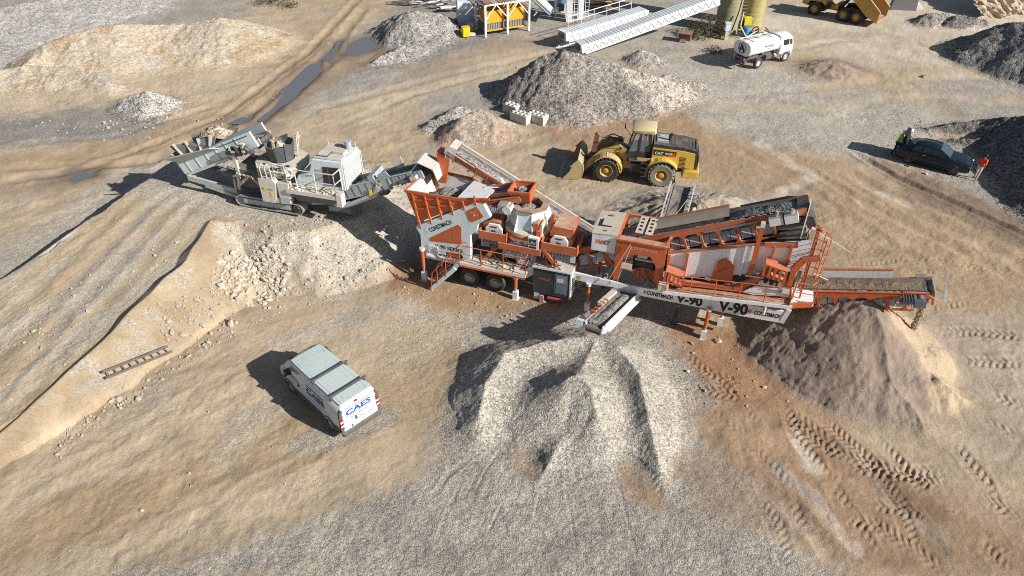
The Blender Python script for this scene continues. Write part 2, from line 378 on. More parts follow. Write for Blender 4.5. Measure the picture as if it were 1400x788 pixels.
def gz(x, y):
    und = (fbm(x / 9, y / 9, 3, 2) - 0.5) * 0.42
    lump = (fbm(x / 0.8, y / 0.8, 9, 4, 0.55) - 0.5) * 0.11 * np.clip(0.4 + 1.6 * (vnoise(x / 4.5, y / 4.5, 5) - .3), .15, 1.2)
    lump = lump + (fbm(x / .24, y / .24, 13, 2) - .5) * .035
    pm = np.full(x.shape, 9.0)
    for p in PUDDLES:
        c = np.mean(np.array(p)[:, :2], axis=0); sel = np.hypot(x - c[0], y - c[1]) < 22
        if sel.any(): pm[sel] = np.minimum(pm[sel], sdf(x[sel], y[sel], p))
    k = smooth(pm, 0.0, 2.5)
    z = (und + lump) * k - 0.10 * smooth(-pm, -0.3, 0.4)
    # ramp and working pad under the tracked crusher
    sel = (x < 2) & (y < 60) & (x > -70) & (y > 0)
    if sel.any():
        X, Y = x[sel], y[sel]
        d = sdf(X, Y, PLATEAU) + (fbm(X / 1.7, Y / 1.7, 21, 3) - .5) * 0.9
        t = (X - RA[0]) * RUX + (Y - RA[1]) * RUY
        h = np.interp(t, RT, RH)
        left = (X - RA[0]) * RUY - (Y - RA[1]) * RUX < 0
        run = np.where(left, 1.3 + 3.0 * smooth(t, RL, RL * 1.6), h * 1.5 + .35 + 1.2 * smooth(t, RL * .8, RL * 1.3))
        e = np.clip(d / run, 0, 1); pl = h * (1 - e * (1.5 - 0.5 * e))
        pl = pl + ((fbm(X / .55, Y / .55, 31, 4, .6) - .5) * 0.22 + (fbm(X / 2.2, Y / 2.2, 33, 3) - .5) * .8 * np.clip(4 * e * (1 - e), 0, 1)) * (e > 0) * (e < 1)
        rut = np.zeros(X.shape)
        for q in RUTS:
            dd, s, _, _ = lined(X, Y, q); rut -= 0.02 * np.exp(-(dd / 0.3) ** 2) - 0.02 * np.exp(-((dd - .6) / 0.25) ** 2)
        pl = pl + rut * (e <= 0) * smooth(-d, 0, .8)
        Lr = (X - RA[0]) * RUY - (Y - RA[1]) * RUX; rut = rut + (fbm(t / 5.0, Lr / .3, 141, 4, .6) - .5) * .045
        wob = (vnoise(X / 1.1, Y / 1.1, 77) - .5) * 0.35
        b1 = ridge(X, Y, BERMR, 0.62) + wob * .5; b2 = ridge(X, Y, BERML, 0.7) + wob * .4
        z[sel] = np.maximum(z[sel] + pl, np.where(e < 1, np.maximum(b1, b2), -9))
    for q, w, dp in GROOVES:
        a = np.array(q); sel = (x > a[:, 0].min() - 2) & (x < a[:, 0].max() + 2) & (y > a[:, 1].min() - 2) & (y < a[:, 1].max() + 2)
        if not sel.any(): continue
        dd, s, _, L = lined(x[sel], y[sel], q); dd = np.abs(dd + (vnoise(x[sel] / .9, y[sel] / .9, 41) - .5) * min(.3, w * .9))
        endf = smooth(s, 0, 1.2) * smooth(-s, -s.max(), -s.max() + 1.2); z[sel] += endf * -dp * np.exp(-(dd / w) ** 2) + endf * dp * 0.5 * np.exp(-((dd - w * 1.6) / (w * .6)) ** 2)
    for q, w, p, dp in TRACKS:
        a = np.array(q); sel = (x > a[:, 0].min() - 2) & (x < a[:, 0].max() + 2) & (y > a[:, 1].min() - 2) & (y < a[:, 1].max() + 2)
        if not sel.any(): continue
        dd, s, _, L = lined(x[sel], y[sel], q)
        lug = np.clip(np.sin(2 * np.pi * (s + np.abs(L) * 0.55 + np.where(L > 0, p / 2, 0)) / p) * 2.2, -1, 1)
        fade = smooth(fbm(x[sel] / 1.3, y[sel] / 1.3, 51, 3), .26, .50) * smooth(s, 0, .8) * smooth(-s, -s.max(), -s.max() + .8)
        inn = smooth(-dd, -w, -w * .8) * fade
        z[sel] += inn * (-dp * .25 + lug * dp * .30) + 0.3 * dp * np.exp(-((dd - w * 1.25) / .1) ** 2) * fade
    return z
def gz1(x, y): return float(gz(np.array([float(x)]), np.array([float(y)]))[0])

# base colours of the ground
TAN = (.44, .35, .245); TANL = (.52, .425, .305); BRN = (.36, .245, .16); BRND = (.26, .19, .14); MUD = (.175, .135, .11); GRY = (.37, .343, .302); GRYL = (.45, .415, .362)
GRYD = (.27, .255, .24); PALE = (.56, .49, .40); RED = (.35, .205, .125); TAUPE = (.30, .24, .20); SANDP = (.50, .41, .30)
def PX(*uv): return [at(u, v, 0) for u, v in uv]
# (polygon, colour, gravel amount, edge softness, wobble)
PATCH = [
    (PX((-300, 60), (250, -60), (420, 60), (300, 170), (0, 215), (-300, 240)), TANL, .75, 3, 3),
    (PX((-200, -90), (420, -90), (330, 30), (120, 45), (0, 120), (-200, 160)), GRY, 1.0, 2, 3),
    (PX((-60, 160), (60, 150), (220, 130), (250, 175), (150, 200), (-60, 205)), GRYD, .9, 1.5, 2),
    (PX((400, 160), (420, 60), (520, 30), (640, 60), (600, 90), (520, 130)), GRY, .8, 2, 2),
    (PX((480, 110), (520, 30), (600, -40), (780, -60), (760, 40), (620, 75), (540, 90)), GRYD, .9, 2, 1.5),
    (PX((560, 140), (620, 95), (720, 85), (700, 160), (620, 190)), GRY, .55, 2, 2),
    (PX((680, -60), (1000, -60), (960, 110), (700, 60)), GRY, .7, 3, 2),
    (PX((760, 120), (960, 70), (1110, 100), (1200, 120), (1320, 165), (1260, 215), (1180, 225), (1060, 205), (940, 165), (760, 165)), GRYL, 1.0, 2, 2.5),
    (PX((960, 20), (1400, -30), (1500, 90), (1300, 110), (1060, 60)), PALE, .4, 3, 3),
    (PX((1250, 110), (1500, 90), (1500, 200), (1300, 165)), GRY, .8, 2, 2),
    (PX((930, 165), (1060, 205), (1160, 220), (1300, 290), (1500, 360), (1500, 480), (1150, 390), (980, 300), (940, 260)), (.40, .295, .195), .35, 1.5, 1.5),
    (PX((730, 175), (940, 150), (960, 190), (780, 215)), BRN, .5, 1, 1),
    (PX((1180, 205), (1420, 300), (1420, 350), (1240, 270)), BRND, .45, .6, .7),
    (PX((1220, 215), (1300, 190), (1440, 240), (1440, 320), (1320, 262)), GRY, 1.0, .5, .8),
    (PX((720, 270), (900, 245), (1060, 270), (1000, 310), (760, 320)), (.42, .36, .29), .3, 1, 1),
    (PX((860, 440), (1060, 435), (1120, 540), (1160, 600), (1230, 650), (1420, 690), (1420, 800), (1180, 800), (1040, 720), (980, 640), (940, 560), (930, 520)), BRN, .3, .7, .9),
    (PX((870, 440), (1010, 450), (1080, 540), (1010, 560), (930, 500)), RED, .35, .5, .6),
    (PX((1230, 430), (1420, 420), (1420, 640), (1320, 620), (1350, 560)), (.44, .36, .28), .15, .6, .8),
    (PX((510, 355), (570, 350), (620, 390), (740, 405), (880, 440), (800, 452), (640, 440), (540, 400)), (.36, .24, .14), .45, .5, .5),
    (PX((520, 355), (560, 360), (580, 385), (540, 395)), RED, .3, .3, .4),
    (PX((610, 425), (900, 430), (960, 520), (960, 600), (1010, 660), (1000, 720), (1080, 740), (1180, 810), (80, 810), (330, 735), (430, 700), (560, 660), (600, 590), (600, 500)), GRY, 1.0, .8, 1.3),
    (PX((560, 420), (640, 430), (620, 560), (540, 560), (520, 470)), (.44, .37, .27), .75, 1, 1.2),
    (PX((880, 610), (1010, 640), (1120, 720), (1180, 800), (1090, 740), (960, 690)), (.33, .26, .20), .65, .5, .8),
    (PX((700, 610), (760, 590), (760, 660), (700, 650)), (.34, .27, .21), .75, .4, .5),
    (PX((832, 610), (865, 595), (890, 640), (905, 690), (870, 680)), (.34, .25, .165), .55, .35, .9),
    (PX((640, 590), (680, 585), (650, 610), (635, 608)), (.31, .22, .14), .5, .2, .3),
    (PX((340, 170), (480, 60), (540, 40), (540, 80), (440, 120), (380, 175), (300, 178)), (.30, .235, .175), .15, .7, 1.2),
    (PX((0, 252), (60, 235), (250, 190), (380, 150), (340, 190), (200, 225), (100, 250), (0, 275)), (.34, .265, .19), .15, .7, 1.0),
    (PX((1100, 85), (1140, 78), (1190, 95), (1170, 106), (1110, 102)), (.27, .21, .17), .2, .5, .6)]
BANDS = [   # roads and worn strips: (pixels, width, colour, gravel, strength)
    (PX((-100, 235), (200, 200), (360, 140), (450, 60), (520, -40)), 3.2, (.41, .31, .195), .15, .85),
    (PX((380, 200), (560, 125), (720, 85), (800, 60)), 2.6, TANL, .2, .7),
    (PX((560, 95), (700, 60), (780, 48)), 1.6, (.36, .29, .21), .2, .8), (PX((0, 25), (520, -5)), 1.0, GRY, .8, .3),
    (PX((1010, 60), (1200, 45), (1400, 100)), 3, (.50, .42, .32), .2, .6), (PX((1130, 120), (1300, 95), (1450, 110)), 1.6, (.47, .375, .26), .25, .8),
    (PX((960, 140), (1130, 150), (1180, 135), (1300, 130), (1420, 135)), 1.2, (.50, .42, .31), .3, .6),
    (PX((1040, 195), (1110, 240), (1060, 275)), .7, PALE, .1, .7), (PX((1130, 165), (1180, 145)), .6, PALE, .1, .5),
    (PX((1205, 265), (1250, 285)), .5, PALE, .1, .7), (PX((1120, 170), (1105, 190)), .7, GRYL, .2, .8),
    (PX((-50, 800), (300, 620), (600, 520)), 2.0, (.40, .295, .185), .35, .7), (PX((-50, 700), (250, 560), (450, 450)), 1.4, TANL, .4, .5),
    (PX((300, 620), (420, 500), (560, 430)), 1.2, (.47, .42, .35), .85, .6), (PX((420, 600), (520, 570)), .8, GRY, 1., .7), (PX((380, 470), (520, 420), (610, 440)), 1.0, (.46, .42, .36), .9, .6),
    (PX((1060, 640), (1120, 690), (1170, 760)), .4, (.46, .40, .34), .5, .7), (PX((1090, 600), (1110, 640)), .5, PALE, .2, .8), (PX((1160, 620), (1220, 690), (1290, 740)), .6, (.46, .39, .31), .3, .6),
    (PX((1230, 690), (1300, 770)), .7, BRND, .2, .6), (PX((1060, 560), (1160, 640), (1260, 700)), .8, (.24, .155, .10), .2, .6), (PX((1270, 640), (1400, 710)), 1.2, (.42, .33, .25), .2, .6)]

def gcol(x, y):
    """albedo and gravel amount of the ground at plan points"""
    n = x.shape[0]; wob = fbm(x / 2.6, y / 2.6, 61, 4, .6) - .5; wob2 = fbm(x / .5, y / .5, 71, 3, .6) - .5
    a = np.radians(28); xr = x * np.cos(a) + y * np.sin(a); yr = -x * np.sin(a) + y * np.cos(a)
    a2 = np.radians(-28); xq = x * np.cos(a2) + y * np.sin(a2); yq = -x * np.sin(a2) + y * np.cos(a2)
    st1 = fbm(xr / 7, yr / .8, 81, 4, .55); st2 = fbm(xq / 7, yq / .8, 91, 4, .55)
    st = np.where(x > 6, st2, st1); k = smooth(x, 2, 12); st = st1 * (1 - k) + st2 * k
    col = np.empty((n, 3)); col[:] = TAN; g = np.full(n, .22)
    def mix(m, c, gr):
        nonlocal g
        col[:] = col * (1 - m[:, None]) + np.array(c) * m[:, None]; g = g * (1 - m) + gr * m
    mix(smooth(st, .50, .68) * .5, TANL, .4); mix(smooth(st, .5, .36) * .3, (.40, .305, .205), .15); mix(smooth(fbm(x / 5, y / 5, 101, 4, .6), .58, .72) * .45, (.40, .365, .31), .75)
    def box(pts, pad):
        q = np.array(pts); return (x > q[:, 0].min() - pad) & (x < q[:, 0].max() + pad) & (y > q[:, 1].min() - pad) & (y < q[:, 1].max() + pad)
    for poly, c, gr, e, wo in PATCH:
        s = box(poly, e + wo * 1.2)
        if not s.any(): continue
        d = sdf(x[s], y[s], poly) + wob[s] * wo * 1.6 + wob2[s] * wo * .8 + (st[s] - .5) * wo
        m = np.zeros(n); m[s] = smooth(-d, -e, e) * .92; mix(m, c, gr)
    for pts, wd, c, gr, k in BANDS:
        s = box(pts, wd * 2)
        if not s.any(): continue
        d, _, _, _ = lined(x[s], y[s], pts); d = d + wob[s] * wd * 1.6 + (st[s] - .5) * wd * 1.5
        m = np.zeros(n); m[s] = smooth(-d, -wd, -wd * .2) * k; mix(m, c, gr)
    # ramp, bank and pad
    s = (x < 2) & (y < 60) & (x > -70) & (y > 0)
    X, Y = x[s], y[s]; d = sdf(X, Y, PLATEAU) + wob[s] * .8
    t = (X - RA[0]) * RUX + (Y - RA[1]) * RUY; l = (X - RA[0]) * RUY - (Y - RA[1]) * RUX
    sr = fbm(t / 6, l / .45, 111, 4, .6); m = np.zeros(n); m[s] = smooth(-d, -.3, .3) * .95; mix(m, (.46, .375, .26), .35)
    m[s] = smooth(-d, -.2, .3) * smooth(sr, .47, .64) * .75; mix(m, (.44, .405, .35), .8)
    m[s] = smooth(-d, -.2, .3) * smooth(sr, .46, .34) * .4; mix(m, (.40, .30, .19), .2)
    db = d + (fbm(X / 1.2, Y / 1.2, 151, 4, .6) - .5) * 2.2; rn = np.interp(t, RT, RH) * 1.5 + .35; bank = smooth(d, 0, .4) * smooth(-db / rn, -1.3, -.6) * (l > -2); m[s] = bank * .85; mix(m, (.40, .325, .225), .4); nb = fbm(X / 1.4, Y / 1.4, 161, 4, .6); m[s] = bank * smooth(nb, .50, .60) * .75; mix(m, (.41, .375, .32), .9); m[s] = bank * smooth(nb, .47, .38) * .6; mix(m, (.34, .255, .165), .35)
    m[s] = bank * smooth(t, RL * .78, RL * 1.0); mix(m, (.50, .455, .385), 1.0)
    m[s] = smooth(-d, -.5, .5) * smooth(t, RL * .9, RL * 1.1) * .9; mix(m, (.46, .42, .36), 1.0)
    m[s] = smooth(np.abs(d - .1), .35, .05) * (l > -1) * (t < RL) * .5; mix(m, (.34, .25, .16), .4)
    m[s] = np.where(l < -2, smooth(d, -.2, .5) * smooth(-d, -7, -4) * .8, 0); mix(m, (.46, .42, .36), .9)
    for pl in PUDDLES:
        s = box(pl, 3)
        if s.any():
            m = np.zeros(n); m[s] = smooth(-(sdf(x[s], y[s], pl) + wob2[s] * .8), -1.5, .1) * .9; mix(m, (.20, .155, .12), .05)
    col *= (0.92 + 0.22 * (fbm(x / 1.3, y / 1.3, 121, 4, .6) - .5) * 2)[:, None]
    return np.clip(col, .02, .9), np.clip(g, 0, 1)

def ground_mat(name='ground', fine=19.0, coarse=9.0, kc=0.28, amp=.78, bump=1.0):
    if name in MATS: return MATS[name]
    m = bpy.data.materials.new(name); m.use_nodes = True; nt = m.node_tree; b = nt.nodes['Principled BSDF']
    geo = nt.nodes.new('ShaderNodeNewGeometry'); P = geo.outputs['Position']
    ac = node(nt, 'ShaderNodeAttribute', attribute_name='col'); ag = node(nt, 'ShaderNodeAttribute', attribute_name='grav'); g = ag.outputs['Fac']
    v1 = node(nt, 'ShaderNodeTexVoronoi', i_Scale=fine); v2 = node(nt, 'ShaderNodeTexVoronoi', i_Scale=coarse)
    n1 = node(nt, 'ShaderNodeTexNoise', i_Scale=9.0, i_Detail=8.0, i_Roughness=0.78); n2 = node(nt, 'ShaderNodeTexNoise', i_Scale=0.7, i_Detail=5.0, i_Roughness=0.6)
    for q in (v1, v2, n1, n2): nt.links.new(P, q.inputs['Vector'])
    s1 = nt.nodes.new('ShaderNodeSeparateColor'); nt.links.new(v1.outputs['Color'], s1.inputs[0])
    s2 = nt.nodes.new('ShaderNodeSeparateColor'); nt.links.new(v2.outputs['Color'], s2.inputs[0])
    r = mathn(nt, 'ADD', mathn(nt, 'MULTIPLY', s1.outputs[0], 1 - kc), mathn(nt, 'MULTIPLY', s2.outputs[1], kc))
    r = mathn(nt, 'MULTIPLY', mathn(nt, 'SUBTRACT', r, 0.5), 1.25 * amp)                       # pebbles differ in tone
    stone = mathn(nt, 'ADD', 1.0, mathn(nt, 'MULTIPLY', r, mathn(nt, 'ADD', mathn(nt, 'MULTIPLY', mathn(nt, 'POWER', g, 1.3), 0.94), 0.06)))
    soil = mathn(nt, 'ADD', 0.89, mathn(nt, 'MULTIPLY', n1.outputs[0], 0.22))
    big = mathn(nt, 'ADD', 0.86, mathn(nt, 'MULTIPLY', n2.outputs[0], 0.28))
    k = mathn(nt, 'MULTIPLY', mathn(nt, 'MULTIPLY', stone, soil), big)
    cc = nt.nodes.new('ShaderNodeCombineColor')
    for i in range(3): nt.links.new(k, cc.inputs[i])
    c = mixc(nt, 1.0, ac.outputs['Color'], cc.outputs[0], 'MULTIPLY')
    # a share of the pebbles is bluish or reddish
    tint = mixc(nt, s1.outputs[1], (1.07, 1.0, 0.92), (0.95, 1.0, 1.06))
    c = mixc(nt, mathn(nt, 'MULTIPLY', g, 0.8), c, mixc(nt, 1.0, c, tint, 'MULTIPLY'))
    nt.links.new(c, b.inputs['Base Color']); b.inputs['Roughness'].default_value = 0.95; b.inputs['Specular IOR Level'].default_value = 0.12
    h = mathn(nt, 'ADD', mathn(nt, 'MULTIPLY', mathn(nt, 'SUBTRACT', 1.0, v1.outputs['Distance']), 0.024), mathn(nt, 'MULTIPLY', mathn(nt, 'SUBTRACT', 1.0, v2.outputs['Distance']), 0.05 * kc))
    h = mathn(nt, 'MULTIPLY', h, mathn(nt, 'ADD', mathn(nt, 'MULTIPLY', mathn(nt, 'POWER', g, 1.6), 0.95), 0.05))
    h = mathn(nt, 'ADD', h, mathn(nt, 'MULTIPLY', n1.outputs[0], 0.036))
    bp = node(nt, 'ShaderNodeBump', i_Strength=1.0, i_Distance=bump); nt.links.new(h, bp.inputs['Height']); nt.links.new(bp.outputs[0], b.inputs['Normal'])
    MATS[name] = m
    return m
def grid_object(name, x, y, z, col, g, mat, keep=None):
    """x, y, z: 2-D arrays of one grid sheet"""
    nr, nc = x.shape; idx = np.arange(nr * nc).reshape(nr, nc)
    q = np.stack([idx[:-1, :-1], idx[:-1, 1:], idx[1:, 1:], idx[1:, :-1]], -1).reshape(-1, 4)
    vs = np.stack([x.ravel(), y.ravel(), z.ravel()], 1)
    if keep is not None:
        kq = keep.ravel()[q].any(1); q = q[kq]; used = np.unique(q); rm = np.zeros(nr * nc, np.int64); rm[used] = np.arange(len(used))
        q = rm[q]; vs = vs[used]; col = col[used]; g = g[used]
    me = bpy.data.meshes.new(name); me.vertices.add(len(vs)); me.vertices.foreach_set('co', vs.ravel())
    me.loops.add(q.size); me.loops.foreach_set('vertex_index', q.ravel().astype(np.int32))
    me.polygons.add(len(q)); me.polygons.foreach_set('loop_start', np.arange(0, q.size, 4, dtype=np.int32)); 
    me.polygons.foreach_set('use_smooth', np.ones(len(q), bool)); me.update(calc_edges=True)
    ca = me.attributes.new('col', 'FLOAT_COLOR', 'POINT'); ca.data.foreach_set('color', np.concatenate([col, np.ones((len(col), 1))], 1).ravel().astype(np.float32))
    ga = me.attributes.new('grav', 'FLOAT', 'POINT'); ga.data.foreach_set('value', g.astype(np.float32))
    me.materials.append(mat); o = bpy.data.objects.new(name, me); COL.objects.link(o)
    return o

QUICK = False
def rows():
    ys = [-300., -60., -10., 2., 8., 10.5]; y = 11.0; f = 2.0 if QUICK else 1.0
    while y < 105: ys.append(y); y += f * max(0.05, 0.05 * (y / 24) ** 1.9)
    return np.array(ys + [108, 115, 130, 160, 220, 400, 900, 2500])
ys = rows(); nc = 600 if QUICK else 1240
t = np.linspace(-1, 1, nc); Yg = np.repeat(ys[:, None], nc, 1)
half = np.clip(ys, 8, 108) * 0.60 + 12.5
Xg = half[:, None] * t[None, :]
far = np.maximum(900, 3 * np.abs(ys))
Xg = np.concatenate([-far[:, None], -half[:, None] - 30, Xg, half[:, None] + 30, far[:, None]], 1); Yg = np.concatenate([Yg[:, :2], Yg, Yg[:, :2]], 1)
Zg = gz(Xg.ravel(), Yg.ravel()).reshape(Xg.shape)
cg, gg = gcol(Xg.ravel(), Yg.ravel())
ground = grid_object('ground', Xg, Yg, Zg, cg, gg, ground_mat()); ground['kind'] = 'structure'
wm = flat('puddle_water', (.15, .15, .165), 0.10)
for i, p in enumerate(PUDDLES):
    pts = []
    n = len(p)
    for j in range(n):
        a, b = p[j], p[(j + 1) % n]
        for k in range(4): pts.append((a[0] + (b[0] - a[0]) * k / 4 + .12 * math.sin(9 * j + 5 * k), a[1] + (b[1] - a[1]) * k / 4 + .15 * math.sin(7 * j + 11 * k), -0.045))
    o = MB().quad(pts, wm).build('puddle'); o['kind'] = 'structure'

def pile(name, label, crests, c1, c2, grav=1.0, slope=.66, res=.06, rough=.10, mat=None, group=None, cat='gravel pile', scoop=None, mixs=1.2, gully=0.0, cz=None, body=None, warp=.7, blend=.12):
    """a stockpile: loose material at its angle of repose round one or more crests (x, y, height)"""
    P = np.array([p for c in crests for p in c] + ([(q[0], q[1], .3) for q in body[0]] if body else [])); r = P[:, 2].max() / slope + .8
    xs = np.arange(P[:, 0].min() - r, P[:, 0].max() + r, res); yy = np.arange(P[:, 1].min() - r, P[:, 1].max() + r, res)
    X, Y = np.meshgrid(xs, yy); x, y = X.ravel(), Y.ravel(); s = abs(hash_name(name + label)) % 1000
    wx = x + (fbm(x / 1.6, y / 1.6, s, 3) - .5) * warp; wy = y + (fbm(x / 1.6, y / 1.6, s + 5, 3) - .5) * warp
    h = np.full(x.shape, -9.)
    if body:
        di = -sdf(wx, wy, body[0]); tp = body[1](wx, wy); q = slope * di; k = .3; mn = np.minimum(q, tp); h = np.where(np.abs(q - tp) < k, mn - (k - np.abs(q - tp)) ** 2 / (4 * k), mn)
    for c in crests: 
        q = ridge(wx, wy, c, slope); k = blend; mx = np.maximum(h, q); h = np.where(np.abs(h - q) < k, mx + (k - np.abs(h - q)) ** 2 / (4 * k), mx)
    if gully:
        cx, cy = P[:, 0].mean(), P[:, 1].mean(); an = np.arctan2(y - cy, x - cx); rr = np.hypot(x - cx, y - cy)
        h = h - gully * fbm(an * 9, rr / 3, s + 9, 3, .6) * smooth(h, 0, .8)
    for sc in (scoop or []):                                             # (x, y, radius, depth): bitten out by the loader
        h = h - sc[3] * np.exp(-((x - sc[0]) ** 2 + (y - sc[1]) ** 2) / sc[2] ** 2)
    # a foot that runs out softly
    h = np.where(h < .25, .25 * np.exp((h - .25) / .25) - .03, h)
    h = h + ((fbm(x / .35, y / .35, s + 3, 3, .6) - .5) * rough + (fbm(x / .16, y / .16, s + 4, 2) - .5) * rough * .5) * smooth(h, -.02, .3)
    G = gz(x, y); keep = h > -0.005
    z = np.where(keep, G + h, G - .12)
    n = fbm(x / mixs, y / mixs, s + 7, 4, .6); m = smooth(n, .42, .60)[:, None]
    col = np.array(c1) * (1 - m) + np.array(c2) * m; g = np.full(x.shape, grav)
    if cz: col, g = cz(x, y, h, col, g)
    gc, gg_ = gcol(x, y); e = smooth(h + (fbm(x / .4, y / .4, s + 2, 2) - .5) * .12, .0, .22); col = gc * (1 - e[:, None]) + col * e[:, None]; g = gg_ * (1 - e) + g * e
    o = grid_object(name, X, Y, z.reshape(X.shape), col, g, mat or ground_mat(), keep)
    tag(o, label, cat, group)
    return o
def hash_name(s):
    h = 7
    for ch in s: h = (h * 31 + ord(ch)) % 100003
    return h
MOUND = ground_mat('mound_gravel', 13.0, 7.0, .3, .9, 1.2)
COARSE = ground_mat('coarse_gravel', 11.0, 6.0, .35, 1.35, 2.0)
CHIP = ground_mat('chippings', 19.0, 10.0, .3, 1.05, 1.0)
FINES = ground_mat('crushed_fines', 20.0, 8.0, .5, .55, 1.5)

# the heap in front of the plant, bitten open by the loader
def _p1(x, y): return 1.0 - np.clip(24.0 - y, 0, 9) * .115
pile('gravel_pile', 'pale grey gravel heap hollowed out on one side, below the short front conveyor', [
    PW((845, 476, 1.3), (874, 512, 1.25), (888, 575, 1.0), (902, 645, .35)), PW((776, 518, 1.75), (790, 513, 1.9), (806, 530, 1.7), (815, 570, 1.2), (818, 610, .6)),
    PW((769, 598, .55), (752, 630, .35), (738, 655, .05)), PW((690, 484, 1.25), (740, 468, 1.35), (800, 461, 1.4), (845, 476, 1.3)), PW((654, 570, .7), (662, 522, 1.1), (690, 484, 1.25)), PW((812, 470, 1.2), (800, 495, 1.2), (792, 513, 1.5))],
    (.39, .363, .318), (.36, .335, .292), 1.0, .62, .05, .05, CHIP, warp=.2, blend=.42,
    body=(PX((628, 592), (630, 530), (655, 495), (715, 470), (800, 462), (865, 478), (905, 514), (924, 565), (924, 610), (903, 665), (880, 650), (850, 615), (800, 640), (770, 650), (735, 625), (690, 600), (655, 590)), _p1))
def fines_lit_col(x, y, h, c, g):  # moist taupe sand; shade on its left and sunlit tan right painted in
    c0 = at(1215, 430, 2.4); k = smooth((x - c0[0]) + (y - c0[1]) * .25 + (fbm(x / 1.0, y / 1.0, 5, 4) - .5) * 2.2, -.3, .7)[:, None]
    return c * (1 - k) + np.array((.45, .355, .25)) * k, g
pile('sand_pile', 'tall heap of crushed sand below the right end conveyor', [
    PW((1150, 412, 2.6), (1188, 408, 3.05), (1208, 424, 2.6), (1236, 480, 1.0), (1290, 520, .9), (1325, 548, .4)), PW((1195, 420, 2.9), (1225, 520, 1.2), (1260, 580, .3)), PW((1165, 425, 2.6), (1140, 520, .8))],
    (.25, .195, .155), (.30, .24, .195), .3, .65, .05, .13, FINES, cz=fines_lit_col, cat='sand pile')
pile('sand_pile', 'fluted tan sand heap behind the plant below the back conveyor', [
    PW((870, 282, .8), (905, 270, 1.7), (940, 264, 2.2), (990, 266, 1.9), (1030, 282, .9)), PW((935, 272, 1.6), (850, 288, .7), (800, 298, .15)), PW((985, 268, 1.6), (985, 300, .8)), PW((1010, 275, 1.2), (1060, 295, .2))],
    (.40, .345, .28), (.34, .29, .235), .25, .5, .08, .14, FINES, gully=.7, cat='sand pile')
def big_col(x, y, h, c, g):
    c0 = at(800, 80, 3.0); k = smooth((x - c0[0]) + (y - c0[1]) * 1.2 + (fbm(x / 2.0, y / 2.0, 5, 4) - .5) * 4, .5, 3.0)[:, None]
    return c * (1 - k) + np.array((.40, .36, .31)) * k, g
pile('gravel_pile', 'largest dark gravel heap with a pointed crest, behind the concrete blocks', [
    PW((742, 78, 3.3), (772, 70, 3.9), (800, 76, 3.4), (850, 90, 2.7), (900, 104, 1.8), (945, 116, .8)), PW((775, 76, 3.3), (802, 100, 1.5)), PW((838, 112, 1.9), (870, 116, 1.8), (885, 132, .8)), PW((910, 100, .9), (960, 112, .3))],
    (.235, .215, .195), (.29, .265, .24), 1.0, .74, .11, .24, COARSE, cz=big_col)
pile('gravel_pile', 'small brown gravel heap beside the concrete blocks', [PW((632, 158, 1.5), (655, 150, 1.7), (672, 165, 1.2)), PW((655, 152, 1.6), (700, 170, .5))], (.32, .235, .175), (.38, .32, .26), .9, .64, .1, .16, MOUND)
pile('gravel_pile', 'low grey stony heap left of the small brown heap', [PW((590, 163, .7), (612, 152, .9), (630, 145, .6))], GRYD, (.34, .32, .30), 1.0, .62, .1, .25, COARSE)
pile('gravel_pile', 'low grey heap beside the long white conveyors', [PW((878, 68, 1.0), (890, 72, .7)), PW((860, 76, .4), (880, 72, .8))], GRYD, GRY, 1.0, .6, .12, .2, COARSE)
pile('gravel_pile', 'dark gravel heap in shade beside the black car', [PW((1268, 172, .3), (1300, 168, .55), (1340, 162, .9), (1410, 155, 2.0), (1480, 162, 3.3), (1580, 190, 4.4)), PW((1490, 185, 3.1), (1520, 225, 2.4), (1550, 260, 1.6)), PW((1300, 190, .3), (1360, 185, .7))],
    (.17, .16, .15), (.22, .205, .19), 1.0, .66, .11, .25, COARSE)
pile('gravel_pile', 'dark grey gravel heap below the cliff', [PW((1350, 40, 2.0), (1385, 30, 3.2), (1440, 30, 3.8), (1500, 40, 3.5)), PW((1330, 50, 1.0), (1365, 40, 2.6)), PW((1380, 40, 2.6), (1400, 62, .9))],
    (.20, .195, .19), (.26, .25, .24), 1.0, .68, .14, .25, COARSE)
pile('gravel_pile', 'pale rubble heap with a dark side, beside the concrete slab', [PW((1262, 22, .7), (1275, 18, 1.1), (1290, 20, .9), (1318, 24, .7)), PW((1300, 28, .5), (1325, 30, .5))], (.34, .30, .26), (.30, .28, .26), 1.0, .6, .16, .4, COARSE)
pile('gravel_pile', 'dark rubble heap at the foot of the pale rubble', [PW((1305, 22, 1.0), (1325, 24, .8), (1345, 28, .5))], (.16, .155, .15), GRYD, 1.0, .6, .16, .35, COARSE)
pile('mud_heap', 'low brown mud heap right of the white water truck', [PW((1122, 82, .9), (1140, 80, 1.1), (1160, 88, .7))], (.33, .265, .205), (.27, .21, .165), .3, .4, .13, .2, FINES, cat='mud heap', gully=.25)
pile('gravel_pile', 'grey weedy heap left of the yellow bins', [PW((540, 22, 1.6), (560, 14, 2.4), (590, 16, 1.9), (612, 22, 1.0)), PW((560, 16, 2.2), (575, 34, .8))], (.27, .26, .245), (.36, .35, .33), 1.0, .6, .14, .35, COARSE)
pile('gravel_pile', 'long low grey windrow beside the blue puddle', [PW((515, 78, .5), (545, 62, .9), (575, 54, .8), (610, 55, .3))], GRYD, (.38, .36, .34), 1.0, .5, .14, .3, COARSE)
pile('gravel_pile', 'small bright grey gravel heap at the foot of the wide mound', [PW((178, 128, .9), (200, 122, 1.4), (222, 130, .6))], (.40, .385, .365), (.46, .44, .41), 1.0, .62, .1, .2, COARSE)
